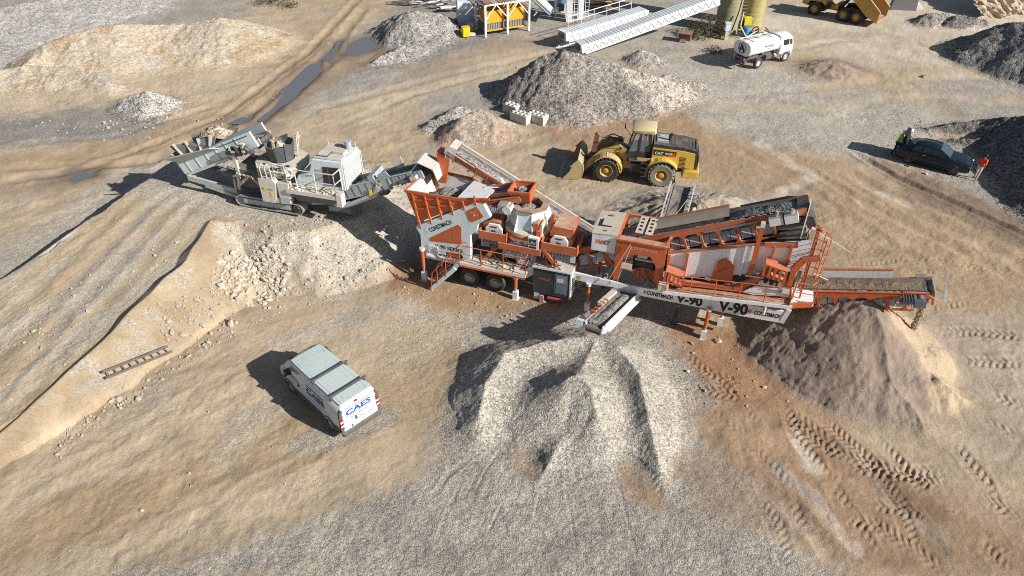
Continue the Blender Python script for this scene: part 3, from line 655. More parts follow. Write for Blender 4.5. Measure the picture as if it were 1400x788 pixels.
def mound_col(x, y, h, c, g):
    k = smooth(fbm(x / 3, y / 3, 15, 4), .55, .64)[:, None]
    return c * (1 - k) + np.array((.38, .30, .21)) * k, g
pile('gravel_pile', 'wide pale tan gravel mound, the largest of the heaps', [
    PW((60, 60, 1.9), (100, 45, 2.4), (160, 28, 2.9), (235, 18, 2.9), (300, 20, 2.7), (345, 34, 1.6)), PW((30, 95, 1.2), (50, 70, 1.4)), PW((-40, 100, 1.2), (40, 92, 1.2), (120, 95, 1.0), (150, 115, .6)), PW((225, 52, .9), (290, 60, .7), (340, 50, .7))],
    (.47, .40, .305), (.43, .38, .31), .8, .46, .12, .2, MOUND, cz=mound_col, scoop=[(*at(205, 62, .5)[:2], 4.0, .5), (*at(260, 48, .8)[:2], 3.0, .6)])
pile('gravel_pile', 'broad coarse grey gravel spread behind the wide mound', [PW((-120, 30, 2.2), (-20, 15, 2.2), (60, 0, 2.0), (160, -12, 1.6)), PW((-140, 70, 1.6), (-60, 60, 1.6))], (.35, .34, .325), (.31, .30, .29), 1.0, .3, .14, .2, MOUND)
# ------------------------------------------------------------------ conveyors
def empty(name, parent, loc=(0, 0, 0), rz=0.0):
    e = bpy.data.objects.new(name, None); COL.objects.link(e); e.parent = parent; e.location = loc; e.rotation_euler = (0, 0, rz); e.empty_display_size = .2
    return e
def conveyor(parent, tail, head, w=0.8, frame=ORANGE, load=None, loadspan=(.15, .97), truss=0, truss_d=.5, skirt=None, skirtspan=(.1, .9), name='conveyor', underbelt=WHITED, belt=BELT, motor=None, hood=None, cover=None, lh=.12, roll=True, tags=None):
    T, Hd = Vector(tail), Vector(head); d = Hd - T; L = d.length; ex = d.normalized(); ey = Vector((0, 0, 1)).cross(ex).normalized(); ez = ex.cross(ey)
    e = bpy.data.objects.new(name, None); COL.objects.link(e); e.parent = parent; e.empty_display_size = .3
    e.matrix_local = Matrix(((ex.x, ey.x, ez.x, T.x), (ex.y, ey.y, ez.y, T.y), (ex.z, ey.z, ez.z, T.z), (0, 0, 0, 1)))
    if tags: tag(e, *tags)
    h = w / 2
    b = MB(); b.prism([(-h, .13), (-h * .55, 0), (h * .55, 0), (h, .13), (h, .155), (h * .55, .025), (-h * .55, .025), (-h, .155)], 0, L, belt, 'x')
    b.lathe([(0, -h), (.17, -h), (.17, h), (0, h)], (L, 0, -.14), belt, 16, 'y'); b.lathe([(0, -h), (.17, -h), (.17, h), (0, h)], (0, 0, -.14), belt, 16, 'y')
    ub = -.32 if not truss else -truss_d + .22; b.b(.05, L - .05, -h * .9, h * .9, ub - .01, ub + .01, underbelt); b.build('belt', e)
    if load: MB().heap(L * loadspan[0], L * loadspan[1], -h * .72, h * .72, lambda x, y: .03 + abs(y) * .16, load, .09, lh, int(L * 100)).build('load', e)
    f = MB()
    for sy in (-1, 1):
        f.b(-.15, L + .1, sy * (h + .05) - .03, sy * (h + .05) + .03, -.2, .12, frame)
        f.b(-.15, L + .1, sy * (h + .1) - .03 * 1, sy * (h + .1) + .03, .09, .118, frame)
    if truss:
        for sy in (-1, 1): f.b(0.1, L * .92, sy * (h + .05) - .035, sy * (h + .05) + .035, -truss_d - .05, -truss_d + .03, frame)
    for i in range(int(L / 1.2) + 1): f.b(.1 + i * 1.2, .16 + i * 1.2, -h - .02, h + .02, -.18, -.12, frame)
    if roll:
        r = f
        for i in range(int(L / .9)):
            x = .4 + i * .9
            for sy in (-1, 1): r.tube((x, sy * h * .55, -.06), (x, sy * (h - .02), .07), .05, STEEL, 8)
            r.tube((x, -h * .5, -.06), (x, h * .5, -.06), .05, STEEL, 8); r.tube((x + .3, -h * .9, -.39), (x + .3, h * .9, -.39), .05, STEEL, 8)
    f.build('side_frame', e)
    if truss:
        n = truss; me = None
        for i in range(n):
            x = .3 + (L * .9 - .5) * i / (n - 1)
            if me is None:
                p = MB()
                for sy in (-1, 1):
                    y0 = sy * (h + .05)
                    p.prism([(-.16, -truss_d), (.16, -truss_d), (.05, -truss_d + .12), (.05, -.34), (.18, -.2), (-.18, -.2), (-.05, -.34), (-.05, -truss_d + .12)], y0 - .05, y0 + .05, frame)
                p.b(-.03, .03, -h, h, -truss_d - .03, -truss_d + .03, frame)
                o = p.build('frame_post', e); me = o; o.location = (x, 0, 0)
            else:
                c = me.copy(); COL.objects.link(c); c.parent = e; c.location = (x, 0, 0)
    if truss:
        s = MB()
        for i in range(int(L * .85 / .45)): s.prism([(-h - .01, -truss_d + .12), (-h * .6, -truss_d + .52), (-h * .55, -truss_d + .5), (-h + .04, -truss_d + .1)], .5 + i * .45, .5 + i * .45 + .41, WHITED, 'x')
        s.build('drip_tray', e)
    if skirt:
        s = MB()
        for sy in (-1, 1): s.plate([(L * skirtspan[0], sy * h * .82, .1), (L * skirtspan[1], sy * h * .82, .1), (L * skirtspan[1], sy * (h + .03), .40), (L * skirtspan[0], sy * (h + .03), .40)], .03, skirt)
        s.build('skirt_board', e)
    if cover:
        a, c, m = cover; s = MB(); s.prism([(-h * .35, .16), (h * .6, .30), (h + .1, .24), (h + .1, .27), (h * .6, .335), (-h * .35, .19)], L * a, L * c, m, 'x'); s.b(L * a, L * c, h + .08, h + .13, .12, .34, frame)
        s.build('cover', e)
    if motor:
        m = MB(); sy = -1
        m.tube((L - .25, sy * (h + .12), -.14), (L - .25, sy * (h + .42), -.14), .2, motor, 12); m.b(L - .5, L - .05, sy * (h + .55), sy * (h + .1), -.34, .02, motor)
        m.tube((L - .95, sy * (h + .35), -.1), (L - .42, sy * (h + .35), -.1), .17, motor, 12); m.tube((L - 1.02, sy * (h + .35), -.1), (L - .95, sy * (h + .35), -.1), .19, DSTEEL, 12)
        for i in range(5): m.b(L - .9 + i * .1, L - .87 + i * .1, sy * (h + .35) - .2, sy * (h + .35) + .2, -.28, .1, motor)
        m.build('motor', e)
    return e, L, w

def railing(mb, pts, mat, h=1.0, r=.022, mid=True, step=1.3):
    for p, q in zip(pts, pts[1:]):
        p, q = Vector(p), Vector(q); n = max(1, round((q - p).length / step)); up = Vector((0, 0, h))
        mb.tube(p + up, q + up, r, mat, 6)
        if mid: mb.tube(p + up * .52, q + up * .52, r * .85, mat, 6)
        for i in range(n + 1):
            c = p.lerp(q, i / n); mb.tube(c, c + up, r, mat, 6)
    return mb

# ------------------------------------------------------------------ the mobile crushing and screening plant
PL = thing('crushing_plant', 'long orange and white mobile crushing and screening plant on a trailer chassis', 'crushing plant', (-2.19, 28.28, 0), R(-18.8))

# chassis
c = MB()
rail = [(-2.6, 1.25), (3.0, 1.25), (3.6, 1.72), (5.2, 1.80), (8.2, 1.62), (13.2, 1.62), (15.0, 1.68), (15.12, 1.75), (15.07, 2.32), (12.0, 2.34), (8.1, 2.05), (5.1, 2.20), (3.3, 2.15), (2.9, 1.62), (-2.6, 1.62)]
for y0, y1 in ((.02, .14), (2.36, 2.48)): c.prism(rail, y0, y1, WHITE)
for y0, y1 in ((-.06, .02), (2.48, 2.56)):
    for tr in (rail,):
        for i in range(8, 8): c.beam((tr[i][0], (y0 + y1) / 2, tr[i][1]), (tr[i + 1][0], (y0 + y1) / 2, tr[i + 1][1]), .16, .05, WHITED)
for i in range(10):
    x = -2.4 + i * 1.85; z = 1.45 if x < 3 else (1.95)
    c.b(x, x + .12, .14, 2.36, z - .14, z + .14, WHITED)
c.b(-2.4, 2.9, .25, 2.25, 1.3, 1.36, DSTEEL)
def beamz(x): 
    pts = [(15.07, 2.32), (12.0, 2.34), (8.1, 2.05), (5.1, 2.20)][::-1]; bot = [(5.2, 1.80), (8.2, 1.62), (13.2, 1.62), (15.0, 1.68)]
    f = lambda P: np.interp(x, [p[0] for p in P], [p[1] for p in P])
    return float(f(bot)), float(f(pts))
def beamtext(txt, x0, x1, mat, hh, dz=.0, fat=0.02):
    a0, b0 = beamz(x0); a1, b1 = beamz(x1); m0 = (a0 + b0) / 2; m1 = (a1 + b1) / 2
    c.text(txt, (x0, .02, m0 - hh * .36 + dz), (x1 - x0, 0, (m1 - m0)), (0, 0, 1), hh, mat, .008, x1 - x0, fat=fat)
for tx_, x0_, z0_, x1_, z1_, hh_ in (('CONSTMACH', 8.95, 1.78, 10.15, 1.76, .30), ('V-90', 10.3, 1.70, 11.5, 1.72, .64), ('V-90', 12.22, 1.69, 13.5, 1.75, .80), ('CONSTMACH', 13.78, 1.87, 14.9, 1.92, .30)): c.text(tx_, (x0_, .02, z0_), (x1_ - x0_, 0, z1_ - z0_), (0, 0, 1), hh_, INK, .008, x1_ - x0_, fat=.045)
for x in (8.78, 13.5):
    a0, b0 = beamz(x); m0 = (a0 + b0) / 2; c.plate([(x, .012, m0 - .06), (x + .13, .012, m0 - .09), (x + .15, .012, m0 + .09), (x + .03, .012, m0 + .11)], .016, REDINK)
    c.text('2', (x + .03, .003, m0 - .06), (1, 0, 0), (0, 0, 1), .2, WHINK, .004)
c.b(5.62, 5.78, .004, .02, 1.88, 2.06, AMBER)
c.build('chassis', PL)

# axles and wheels
ax = MB()
for x in (-1.4, 0, 1.4): ax.tube((x, .1, .53), (x, 2.45, .53), .09, DSTEEL, 10); ax.b(x - .5, x + .5, .55, .68, .62, .72, DSTEEL); ax.b(x - .5, x + .5, 1.85, 1.98, .62, .72, DSTEEL)
ax.b(-2.0, 2.0, .5, .62, .9, 1.25, DSTEEL); ax.b(-2.0, 2.0, 1.9, 2.02, .9, 1.25, DSTEEL)
ax.build('axle', PL)
w0 = wheel(PL, (0, .16, .53), .53, .3, RUBBER, STEEL, -1, 0, hubr=.56, recess=.07)
for x in (-1.4, 0, 1.4):
    for y, z in ((.16, 0), (.52, 0), (2.0, 0), (2.36, 0)):
        if (x, y) != (0, .16):
            k = copy_tree(w0, PL, (x, y, .53), R(180) if y > 2.2 else 0)

# stabilising legs
def leg(x, y, top, foot=.0, r=.09, tilt=0):
    l = MB(); l.tube((x, y, foot + .75), (x, y, top), r, ORANGE, 12); l.tube((x, y, foot + .1), (x, y, foot + .8), r * .72, STEEL, 10)
    l.b(x - .17, x + .17, y - .17, y + .17, foot - .02, foot + .05, WHITED); l.b(x - .12, x + .12, y - .12, y + .12, foot + .05, foot + .55, WHITE)
    l.tube((x, y, top - .12), (x, y, top + .02), r * 1.5, WHITED, 12)
    return l.build('support_leg', PL)
for x, y, t in ((-2.42, -.2, 2.0), (-2.42, 2.7, 2.0), (2.58, -.22, 1.45), (2.58, 2.7, 1.45), (6.2, .0, 1.75), (6.2, 2.5, 1.75), (11.85, -.18, 1.85), (12.5, 1.0, 1.9), (11.85, 2.7, 1.85)): leg(x, y, t)
l = MB(); l.b(10.35, 10.5, .3, .45, .5, 1.75, BLACK); l.b(10.38, 10.47, .33, .42, .1, .6, DSTEEL); l.tube((10.3, .375, .12), (10.55, .375, .12), .12, BLACK, 12); l.b(10.3, 10.55, .26, .5, 1.2, 1.35, DSTEEL)
l.build('landing_leg', PL)

# the white cheek plates of the feeder, coloured bluish for skylight, with orange windows
cheek = [(-2.52, 1.41), (-2.5, 2.71), (-2.73, 3.12), (.47, 5.13), (.91, 5.14), (1.26, 4.47), (.61, 3.97), (.52, 3.53), (.19, 3.25), (.15, 1.64), (-.1, 1.64), (-.35, 2.0), (-1.9, 1.9), (-2.2, 1.41)]
s = MB(); s.prism(cheek, -.06, .2, PALEBL)
tri = [(-2.0, 2.62), (-.4, 3.75), (-.26, 3.62), (-.28, 2.62), (-1.98, 2.44)]
s.prism(tri, -.075, -.058, ORANGE); sq = [(.0, 4.55), (.58, 4.95), (.9, 4.5), (.86, 4.38), (.34, 4.02), (.18, 4.1)]
s.prism(sq, -.075, -.058, ORANGE)
for (x, z, dx, dz) in ((-1.2, 2.72, .33, .42), (-.72, 2.72, .36, .66)): s.b(x, x + dx, -.079, -.076, z, z + dz, ORANGED)
dxz = Vector((3.2, 0, 2.01)).normalized()
s.text('CONSTMACH', (-1.92, -.06, 2.98), dxz, (-dxz.z, 0, dxz.x), .34, INK, .006, 1.42, fat=.02)
s.text('2', (-2.14, -.06, 2.84), dxz, (-dxz.z, 0, dxz.x), .3, WHINK, .006)
s.text('2', (.38, -.076, 4.36), dxz, (-dxz.z, 0, dxz.x), .34, WHITED, .006); s.text('C', (.5, -.076, 4.42), dxz, (-dxz.z, 0, dxz.x), .3, WHITED, .006)
s.text('V-90 SERIES', (-1.75, -.06, 2.12), (1, 0, -.02), (0, 0, 1), .3, INK, .006, 1.5, fat=.02)
s.build('cheek_plate', PL)
s = MB(); s.prism(cheek, 2.4, 2.62, PALEBL); s.build('cheek_plate', PL)

# hopper
h = MB()
FL, FM, BL, BM = (-3.1, -.02, 5.12), (-.42, -.02, 5.18), (-3.0, 2.55, 4.95), (-.55, 2.55, 4.8)
bl, bm, cl, cm = (-2.45, .5, 3.55), (.1, .5, 4.35), (-2.45, 2.05, 3.55), (.1, 2.05, 4.35)
def wall(a, b_, c_, d_, mo, mi, t=.035):
    P = [Vector(q) for q in (a, b_, c_, d_)]; n = (P[1] - P[0]).cross(P[3] - P[0]).normalized() * t
    h.add([p for p in P] + [p + n for p in P], [(3, 2, 1, 0), (0, 1, 5, 4), (1, 2, 6, 5), (2, 3, 7, 6), (3, 0, 4, 7)], mo); h.add([p + n * 1.03 for p in P], [(0, 1, 2, 3)], mi)
LG = paint('hopper_lining', (.50, .51, .51), .5, .45)
wall(bl, bm, FM, FL, ORANGE, LG); wall(cm, cl, BL, BM, ORANGE, LG); wall(cl, bl, FL, BL, ORANGE, LG)
h.quad([tuple(Vector(q) + Vector((.05, 0, 0))) for q in (bl, cl, BL, FL)], LG)
h.prism([(-3.14, 5.03), (-3.14, 5.16), (-.4, 5.22), (1.25, 5.52), (1.25, 5.42), (-.4, 5.08)], -.10, -.02, ORANGE); h.prism([(-3.14, 4.86), (-3.14, 4.99), (-.5, 4.84), (-.5, 4.7)], 2.56, 2.64, ORANGE); h.beam((-3.12, -.06, 5.09), (-3.05, 2.6, 4.92), .08, .13, ORANGE)
# front skirt with ribs
h.prism([(-3.08, 5.04), (-.4, 5.1), (1.2, 5.43), (1.05, 5.2), (.3, 4.95), (-1.0, 4.35), (-2.5, 3.45), (-2.66, 3.7)], -.055, -.02, ORANGE)
for i in range(6):
    t = i / 5; x = -2.5 + 3.0 * t; zb = 3.2 + 1.92 * t; zt = 5.05 + .06 * t
    h.beam((x - .22 * (1 - t), -.09, zt), (x, -.12, zb + .34), .07, .09, ORANGE); h.beam((x, -.12, zb + .4), (x + .04, -.02, zb - .12), .08, .1, ORANGED)
h.beam((-2.75, -.09, 4.15), (-.6, -.09, 4.85), .07, .09, ORANGE); h.beam((-2.9, -.09, 4.6), (-1.4, -.09, 5.0), .05, .07, ORANGE)
for x, z, a, b_ in ((-2.45, 4.05, .22, .3), (-1.75, 4.55, .22, .28), (-2.7, 4.62, .16, .34)): h.b(x, x + a, -.062, -.056, z, z + b_, ORANGED)
# flared plate towards the crusher
h.plate([(-.40, .02, 5.2), (.95, .05, 5.34), (.95, 1.5, 5.02), (-.5, 2.45, 4.82)], .04, WHITE)
h.plate([(.35, 1.55, 5.06), (1.35, 1.75, 5.12), (1.45, 2.3, 4.9), (.6, 2.3, 4.86)], .04, PALEBL)
h.build('hopper', PL)
MB().heap(-2.4, .05, .55, 2.0, lambda x, y: 4.0 + (x + 2.4) * .22 + .35 * math.exp(-((x + 1.9) ** 2 + (y - 1.2) ** 2)), GRAV, .15, .25, 3).build('load', PL)
# belt feeder from the hopper up to the crusher
conveyor(PL, (.15, 1.3, 4.5), (2.35, 1.3, 5.25), .95, ORANGED, GRAV, (.1, .99), skirt=ORANGED, name='feeder', lh=.2)
hb = MB()
P = [(1.85, .75, 5.52), (2.9, .75, 5.62), (2.9, 1.85, 5.6), (1.85, 1.85, 5.5)]; Q = [(2.1, .95, 4.95), (2.85, .95, 4.95), (2.85, 1.65, 4.95), (2.1, 1.65, 4.95)]
for i in range(4): hb.plate([Q[i], Q[(i + 1) % 4], P[(i + 1) % 4], P[i]], .05, ORANGE)
for i in range(4): hb.beam(P[i], P[(i + 1) % 4], .08, .1, ORANGE)
hb.build('chute', PL); MB().heap(2.0, 2.8, .85, 1.75, lambda x, y: 5.25, GRAV, .1, .25, 8).build('load', PL)
m = MB(); m.tube((.9, .45, 4.55), (1.75, .45, 4.75), .17, STEEL, 14); m.b(1.5, 2.1, .3, .75, 4.55, 5.0, STEEL); m.tube((1.95, .25, 4.8), (1.95, .75, 4.8), .22, WHITED, 14)
for i in range(6): m.tube((1.0 + i * .1, .45, 4.57 + i * .024), (1.04 + i * .1, .45, 4.58 + i * .024), .2, STEEL, 14)
for i in range(10): m.box((1.55 + .08 * (i % 5), .28 + .03 * (i % 3), 4.65 + .05 * (i % 4)), (.09, .08, .11), WHITED if i % 2 else DSTEEL)
m.build('feeder_motor', PL)

# vertical shaft impactor
VC = (2.78, 1.35)
v = MB(); v.lathe([(1.05, 2.45), (1.18, 2.75), (1.22, 3.0), (1.22, 3.42)], (*VC, 0), WHITE, 40); v.lathe([(1.22, 3.42), (1.27, 3.42), (1.27, 3.58), (1.22, 3.58)], (*VC, 0), ORANGE, 40); v.lathe([(1.22, 3.58), (1.22, 3.70), (.9, 3.80)], (*VC, 0), CREAM, 40)
for i in range(10):
    a = math.radians(195 + i * 15); v.box((VC[0] + 1.23 * math.cos(a), VC[1] + 1.23 * math.sin(a), 3.14 + .05 * (i % 3)), (.06, .22, .10), (DSTEEL, CREAM, ORANGED)[i % 3], rz=a)
for i in range(28):
    a = math.radians(190 + (i * 37) % 170); v.box((VC[0] + 1.22 * math.cos(a), VC[1] + 1.22 * math.sin(a), 2.82 + .36 * ((i * 13) % 10) / 10), (.03, .05 + .1 * (i % 3), .035), (DSTEEL, STEEL)[i % 2], rz=a)
v.build('crusher_drum', PL)
v = MB(); n = 8; a0 = math.pi / 8
for j, (r0, z0, r1, z1, mt) in enumerate(((1.0, 3.76, .88, 4.68, PALEBL),)):
    B = [(VC[0] + r0 * math.cos(a0 + i * math.pi / 4), VC[1] + r0 * math.sin(a0 + i * math.pi / 4), z0) for i in range(n)]; T = [(VC[0] + r1 * math.cos(a0 + i * math.pi / 4), VC[1] + r1 * math.sin(a0 + i * math.pi / 4), z1) for i in range(n)]
    v.add(B + T, [(i, (i + 1) % n, n + (i + 1) % n, n + i) for i in range(n)], mt)
    for i in range(n):
        a = a0 + i * math.pi / 4; rd = (math.cos(a), math.sin(a)); 
        v.plate([(VC[0] + rd[0] * 1.0, VC[1] + rd[1] * 1.0, 3.74), (VC[0] + rd[0] * 1.2, VC[1] + rd[1] * 1.2, 3.72), (VC[0] + rd[0] * 1.05, VC[1] + rd[1] * 1.05, 4.2), (VC[0] + rd[0] * .9, VC[1] + rd[1] * .9, 4.62)], .035, WHITE)
v.build('crusher_cone', PL)
v = MB(); OUT = [(VC[0] + .98 * math.cos(a0 + i * math.pi / 4), VC[1] + .98 * math.sin(a0 + i * math.pi / 4)) for i in range(8)]; INN = [(VC[0] + .62 * math.cos(a0 + i * math.pi / 4), VC[1] + .62 * math.sin(a0 + i * math.pi / 4)) for i in range(8)]
v.add([(*p, 4.72) for p in OUT] + [(*p, 4.80) for p in OUT] + [(*p, 4.76) for p in INN] + [(*p, 4.3) for p in INN], [(i, (i + 1) % 8, 8 + (i + 1) % 8, 8 + i) for i in range(8)] + [(8 + i, 8 + (i + 1) % 8, 16 + (i + 1) % 8, 16 + i) for i in range(8)] + [(16 + i, 16 + (i + 1) % 8, 24 + (i + 1) % 8, 24 + i) for i in range(8)] + [tuple(range(24, 32))], paint('brown_ring', (.30, .19, .14), .7, .5))
v.build('feed_ring', PL)
MB().heap(VC[0] - .55, VC[0] + .5, VC[1] - .45, VC[1] + .5, lambda x, y: 4.35 + .35 * math.exp(-((x - 2.5) ** 2 + (y - 1.3) ** 2) / .12), GRAV, .09, .2, 5).build('load', PL)
v = MB()
for x, y, z0, z1, wd in ((3.45, .28, 2.7, 4.0, .2), (3.95, 1.0, 3.3, 4.6, .16)): v.b(x, x + wd, y - .08, y + .08, z0, z1, ORANGE)
v.prism([(3.2, 3.72), (3.6, 3.72), (3.6, 4.1), (3.45, 4.35), (3.25, 4.3)], .35, .95, ORANGED); v.b(3.6, 3.68, .36, .94, 3.75, 4.3, CREAM)
v.build('guard_post', PL)

# two electric motors in troughs with belt guards
def drive(x0, x1, xm, cover):
    e = empty('electric_motor', PL)
    t = MB(); t.prism([(x0, 3.55), (x1, 3.55), (x1 - .05, 3.1), (x0 + .05, 3.1)], .05, .12, ORANGED); t.b(x0, x1, .12, 1.6, 3.08, 3.14, ORANGED); t.b(x0, x0 + .05, .05, 1.6, 3.1, 3.55, ORANGED); t.b(x1 - .05, x1, .05, 1.6, 3.1, 3.55, ORANGE); t.build('trough', e)
    t = MB(); t.b(x0 + .1, x1 - .1, .16, .22, 2.62, 3.08, WHITED)
    for i in range(9): t.b(x0 + .18 + i * (x1 - x0 - .4) / 9, x0 + .23 + i * (x1 - x0 - .4) / 9, .10, .16, 2.66, 3.05, DSTEEL)
    t.build('louver', e)
    t = MB(); a = .42; t.prism([(xm - a, 3.14), (xm + a, 3.14), (xm + a, 3.62), (xm + a * .6, 3.86), (xm - a * .6, 3.86), (xm - a, 3.62)], .3, .42, WHITE); t.b(xm - .17, xm + .17, .286, .3, 3.7, 3.76, BLACK)
    for k in (-.06, .06): t.b(xm + k - .02, xm + k + .02, .286, .3, 3.3, 3.55, BLACK)
    t.tube((xm, .42, 3.45), (xm, 1.5, 3.45), .34, WHITED, 16); t.build('motor_body', e)
    t = MB()
    if cover: 
        t.prism([(xm - .5, 3.7), (xm + .5, 3.7), (xm + .62, 4.0), (xm + .62, 4.22), (xm - .36, 4.26), (xm - .5, 3.95)], .5, 1.75, ORANGED); t.b(xm + .4, xm + .62, .48, 1.7, 3.2, 3.7, ORANGED)
    else: t.prism([(xm - .62, 3.5), (xm + .3, 3.7), (xm + .3, 3.95), (xm - .3, 3.95), (xm - .62, 3.75)], .46, 1.4, ORANGED)
    t.build('belt_guard', e)
drive(.58, 2.0, 1.28, False); drive(3.72, 5.5, 4.55, True)
# V-shaped discharge trough under the impactor
v = MB(); v.plate([(.86, .05, 2.05), (1.05, .05, 2.0), (1.85, .25, 3.1), (1.66, .25, 3.2)], .08, ORANGE); v.plate([(1.05, .1, 2.0), (1.85, .3, 3.1), (1.9, 1.9, 3.1), (1.1, 1.9, 2.0)], .05, ORANGE)
v.b(1.62, 3.75, -.04, .03, 2.78, 3.12, ORANGED); v.plate([(3.72, .08, 3.18), (3.92, .08, 3.18), (4.65, .02, 2.32), (4.42, .02, 2.32)], .08, ORANGE); v.plate([(3.72, .1, 3.1), (4.45, .1, 2.32), (4.4, 1.8, 2.32), (3.7, 1.8, 3.1)], .05, ORANGED)
v.build('discharge_trough', PL)
v = MB(); v.b(1.75, 3.4, .3, .9, 2.1, 2.75, WHITED); v.b(1.95, 3.2, .28, .3, 2.5, 2.62, BLACK)
for i in range(6): v.tube((1.8 + .28 * i, .26, 2.15), (1.9 + .28 * i, .26, 2.65), .035, WHITED if i % 2 else STEEL, 6)
v.b(2.5, 3.6, .2, .5, 1.9, 2.2, WHITED); v.b(1.2, 3.6, .9, 2.3, 1.7, 2.5, DSTEEL); v.build('hydraulic_unit', PL)
v = MB(); v.b(3.1, 3.62, .02, .32, 2.86, 3.72, WHITE); v.b(3.16, 3.52, .006, .02, 3.3, 3.64, BLACK); v.b(3.16, 3.52, .006, .02, 2.95, 3.24, BLACK)
for i in range(5): v.b(3.2 + .06 * i, 3.23 + .06 * i, .0, .006, 3.35 + .04 * (i % 3), 3.45 + .05 * (i % 3), WHITED)
v.build('control_panel', PL)

# near walkway with railing and stair
p = MB(); p.b(-.3, 3.15, -.40, .5, 1.70, 1.75, CREAM)
for i in range(3): p.b(.75 + i * .85, .79 + i * .85, -.39, .49, 1.752, 1.765, DSTEEL)
p.b(-.3, 3.15, -.44, -.40, 1.62, 1.76, WHITED); p.beam((-.3, -.46, 1.6), (3.1, -.46, 1.58), .05, .1, ORANGE)
for i in range(7):
    p.box((-.1 + .46 * i, .1 + .1 * (i % 2), 1.79), (.3, .5, .06), CREAM, rz=.3 * i)
p.build('walkway', PL)
r = MB(); railing(r, [(-.3, -.38, 1.75), (3.12, -.38, 1.75), (3.12, .3, 1.75)], ORANGE, 1.0, .024); r.build('handrail', PL)
st = MB(); T0 = Vector((-.32, -.4, 1.72)); B0 = Vector((-1.75, -.4, .06))
for y in (-.92, -.36):
    st.beam((T0.x, y, T0.z), (B0.x, y, B0.z), .06, .2, PALEBL)
for i in range(7): t = (i + .5) / 7; st.b(T0.x + (B0.x - T0.x) * t - .12, T0.x + (B0.x - T0.x) * t + .12, -.9, -.38, T0.z + (B0.z - T0.z) * t - .02, T0.z + (B0.z - T0.z) * t + .02, STEEL)
st.build('stair', PL)
r = MB()
for y in (-.95, -.33):
    r.tube((T0.x, y, T0.z + 1.0), (B0.x + .15, y, B0.z + 1.1), .024, ORANGE); r.tube((T0.x, y, T0.z + .5), (B0.x + .1, y, B0.z + .6), .02, ORANGE)
    r.tube((B0.x + .15, y, B0.z + 1.1), (B0.x + .05, y, B0.z + .1), .024, ORANGE); 
    for t in (.35, .7): r.tube((T0.x + (B0.x - T0.x) * t, y, T0.z + (B0.z - T0.z) * t), (T0.x + (B0.x - T0.x) * t, y, T0.z + (B0.z - T0.z) * t + 1.02), .022, ORANGE)
r.path([(-.32, -.4, 2.75), (-.2, -.4, 3.0), (.15, -.4, 3.0), (.2, -.4, 2.75)], .022, ORANGE); r.build('handrail', PL)
m = MB(); m.b(-2.3, -1.2, -.05, .2, 1.75, 2.15, WHITED); m.b(-1.15, -.4, -.02, .2, 1.7, 2.05, ORANGE); m.b(-2.1, -1.6, -.12, -.04, 1.6, 2.2, WHITED); m.tube((-2.2, -.1, 1.6), (-1.3, -.1, 1.5), .12, WHITED, 10); m.build('tool_box', PL)

# electrical cabinet
k = MB(); k.b(3.45, 5.28, -.1, .75, .62, 2.14, paint('cabinet_grey', (.045, .05, .055), .5, .12)); k.b(3.4, 5.36, -.16, .8, 2.14, 2.22, WHITED); k.b(5.28, 5.36, -.12, .78, .6, 2.14, WHITE)
k.b(4.52, 5.18, -.115, -.1, .8, 2.0, DBLUEG); k.b(4.6, 5.1, -.125, -.115, 1.45, 1.9, STEEL); k.b(4.66, 4.96, -.13, -.125, 1.55, 1.75, PALEBL); k.b(4.6, 5.1, -.122, -.115, .85, 1.35, paint('cabinet_face', (.16, .20, .24), .5, .1))
k.text('MAX', (3.72, -.1, 1.45), (1, 0, 0), (0, 0, 1), .22, ORINK, .006, .6, .3)
for x in (4.42, 4.5): k.b(x, x + .012, -.106, -.1, .66, 2.1, DSTEEL)
k.build('electrical_cabinet', PL, bevel=.012)
k = MB(); k.tube((4.2, .0, .38), (5.1, .0, .4), .13, paint('red_hose', (.42, .03, .06), .5, .15), 10); k.b(3.5, 3.75, -.1, .3, .25, .6, WHITED); k.b(3.8, 4.0, -.15, .1, .1, .5, paint('pinkish_cap', (.5, .25, .28), .6, .3)); k.tube((3.5, .1, .1), (3.5, .1, .62), .06, WHITED)
k.build('hose_reel', PL)

# box with the orange mark beside the screen feed
k = MB(); k.prism([(6.1, 3.52), (7.22, 3.52), (7.22, 4.5), (6.1, 4.42)], .28, 2.3, WHITE); k.plate([(6.08, .26, 4.44), (7.24, .26, 4.52), (7.24, 2.32, 4.52), (6.08, 2.32, 4.44)], .03, CREAM)
k.text('WAT', (6.3, .28, 3.9), (1, 0, .03), (0, 0, 1), .34, ORINK, .006, .7, .35, .03)
k.b(6.3, 6.38, .9, 1.5, 4.5, 4.53, INK); k.b(6.4, 6.85, .9, .95, 4.51, 4.54, INK); k.b(6.55, 6.75, 1.85, 1.95, 4.51, 4.54, DSTEEL); k.b(6.6, 6.72, .5, .58, 4.5, 4.535, DSTEEL)
k.build('hydraulic_tank', PL, bevel=.015)

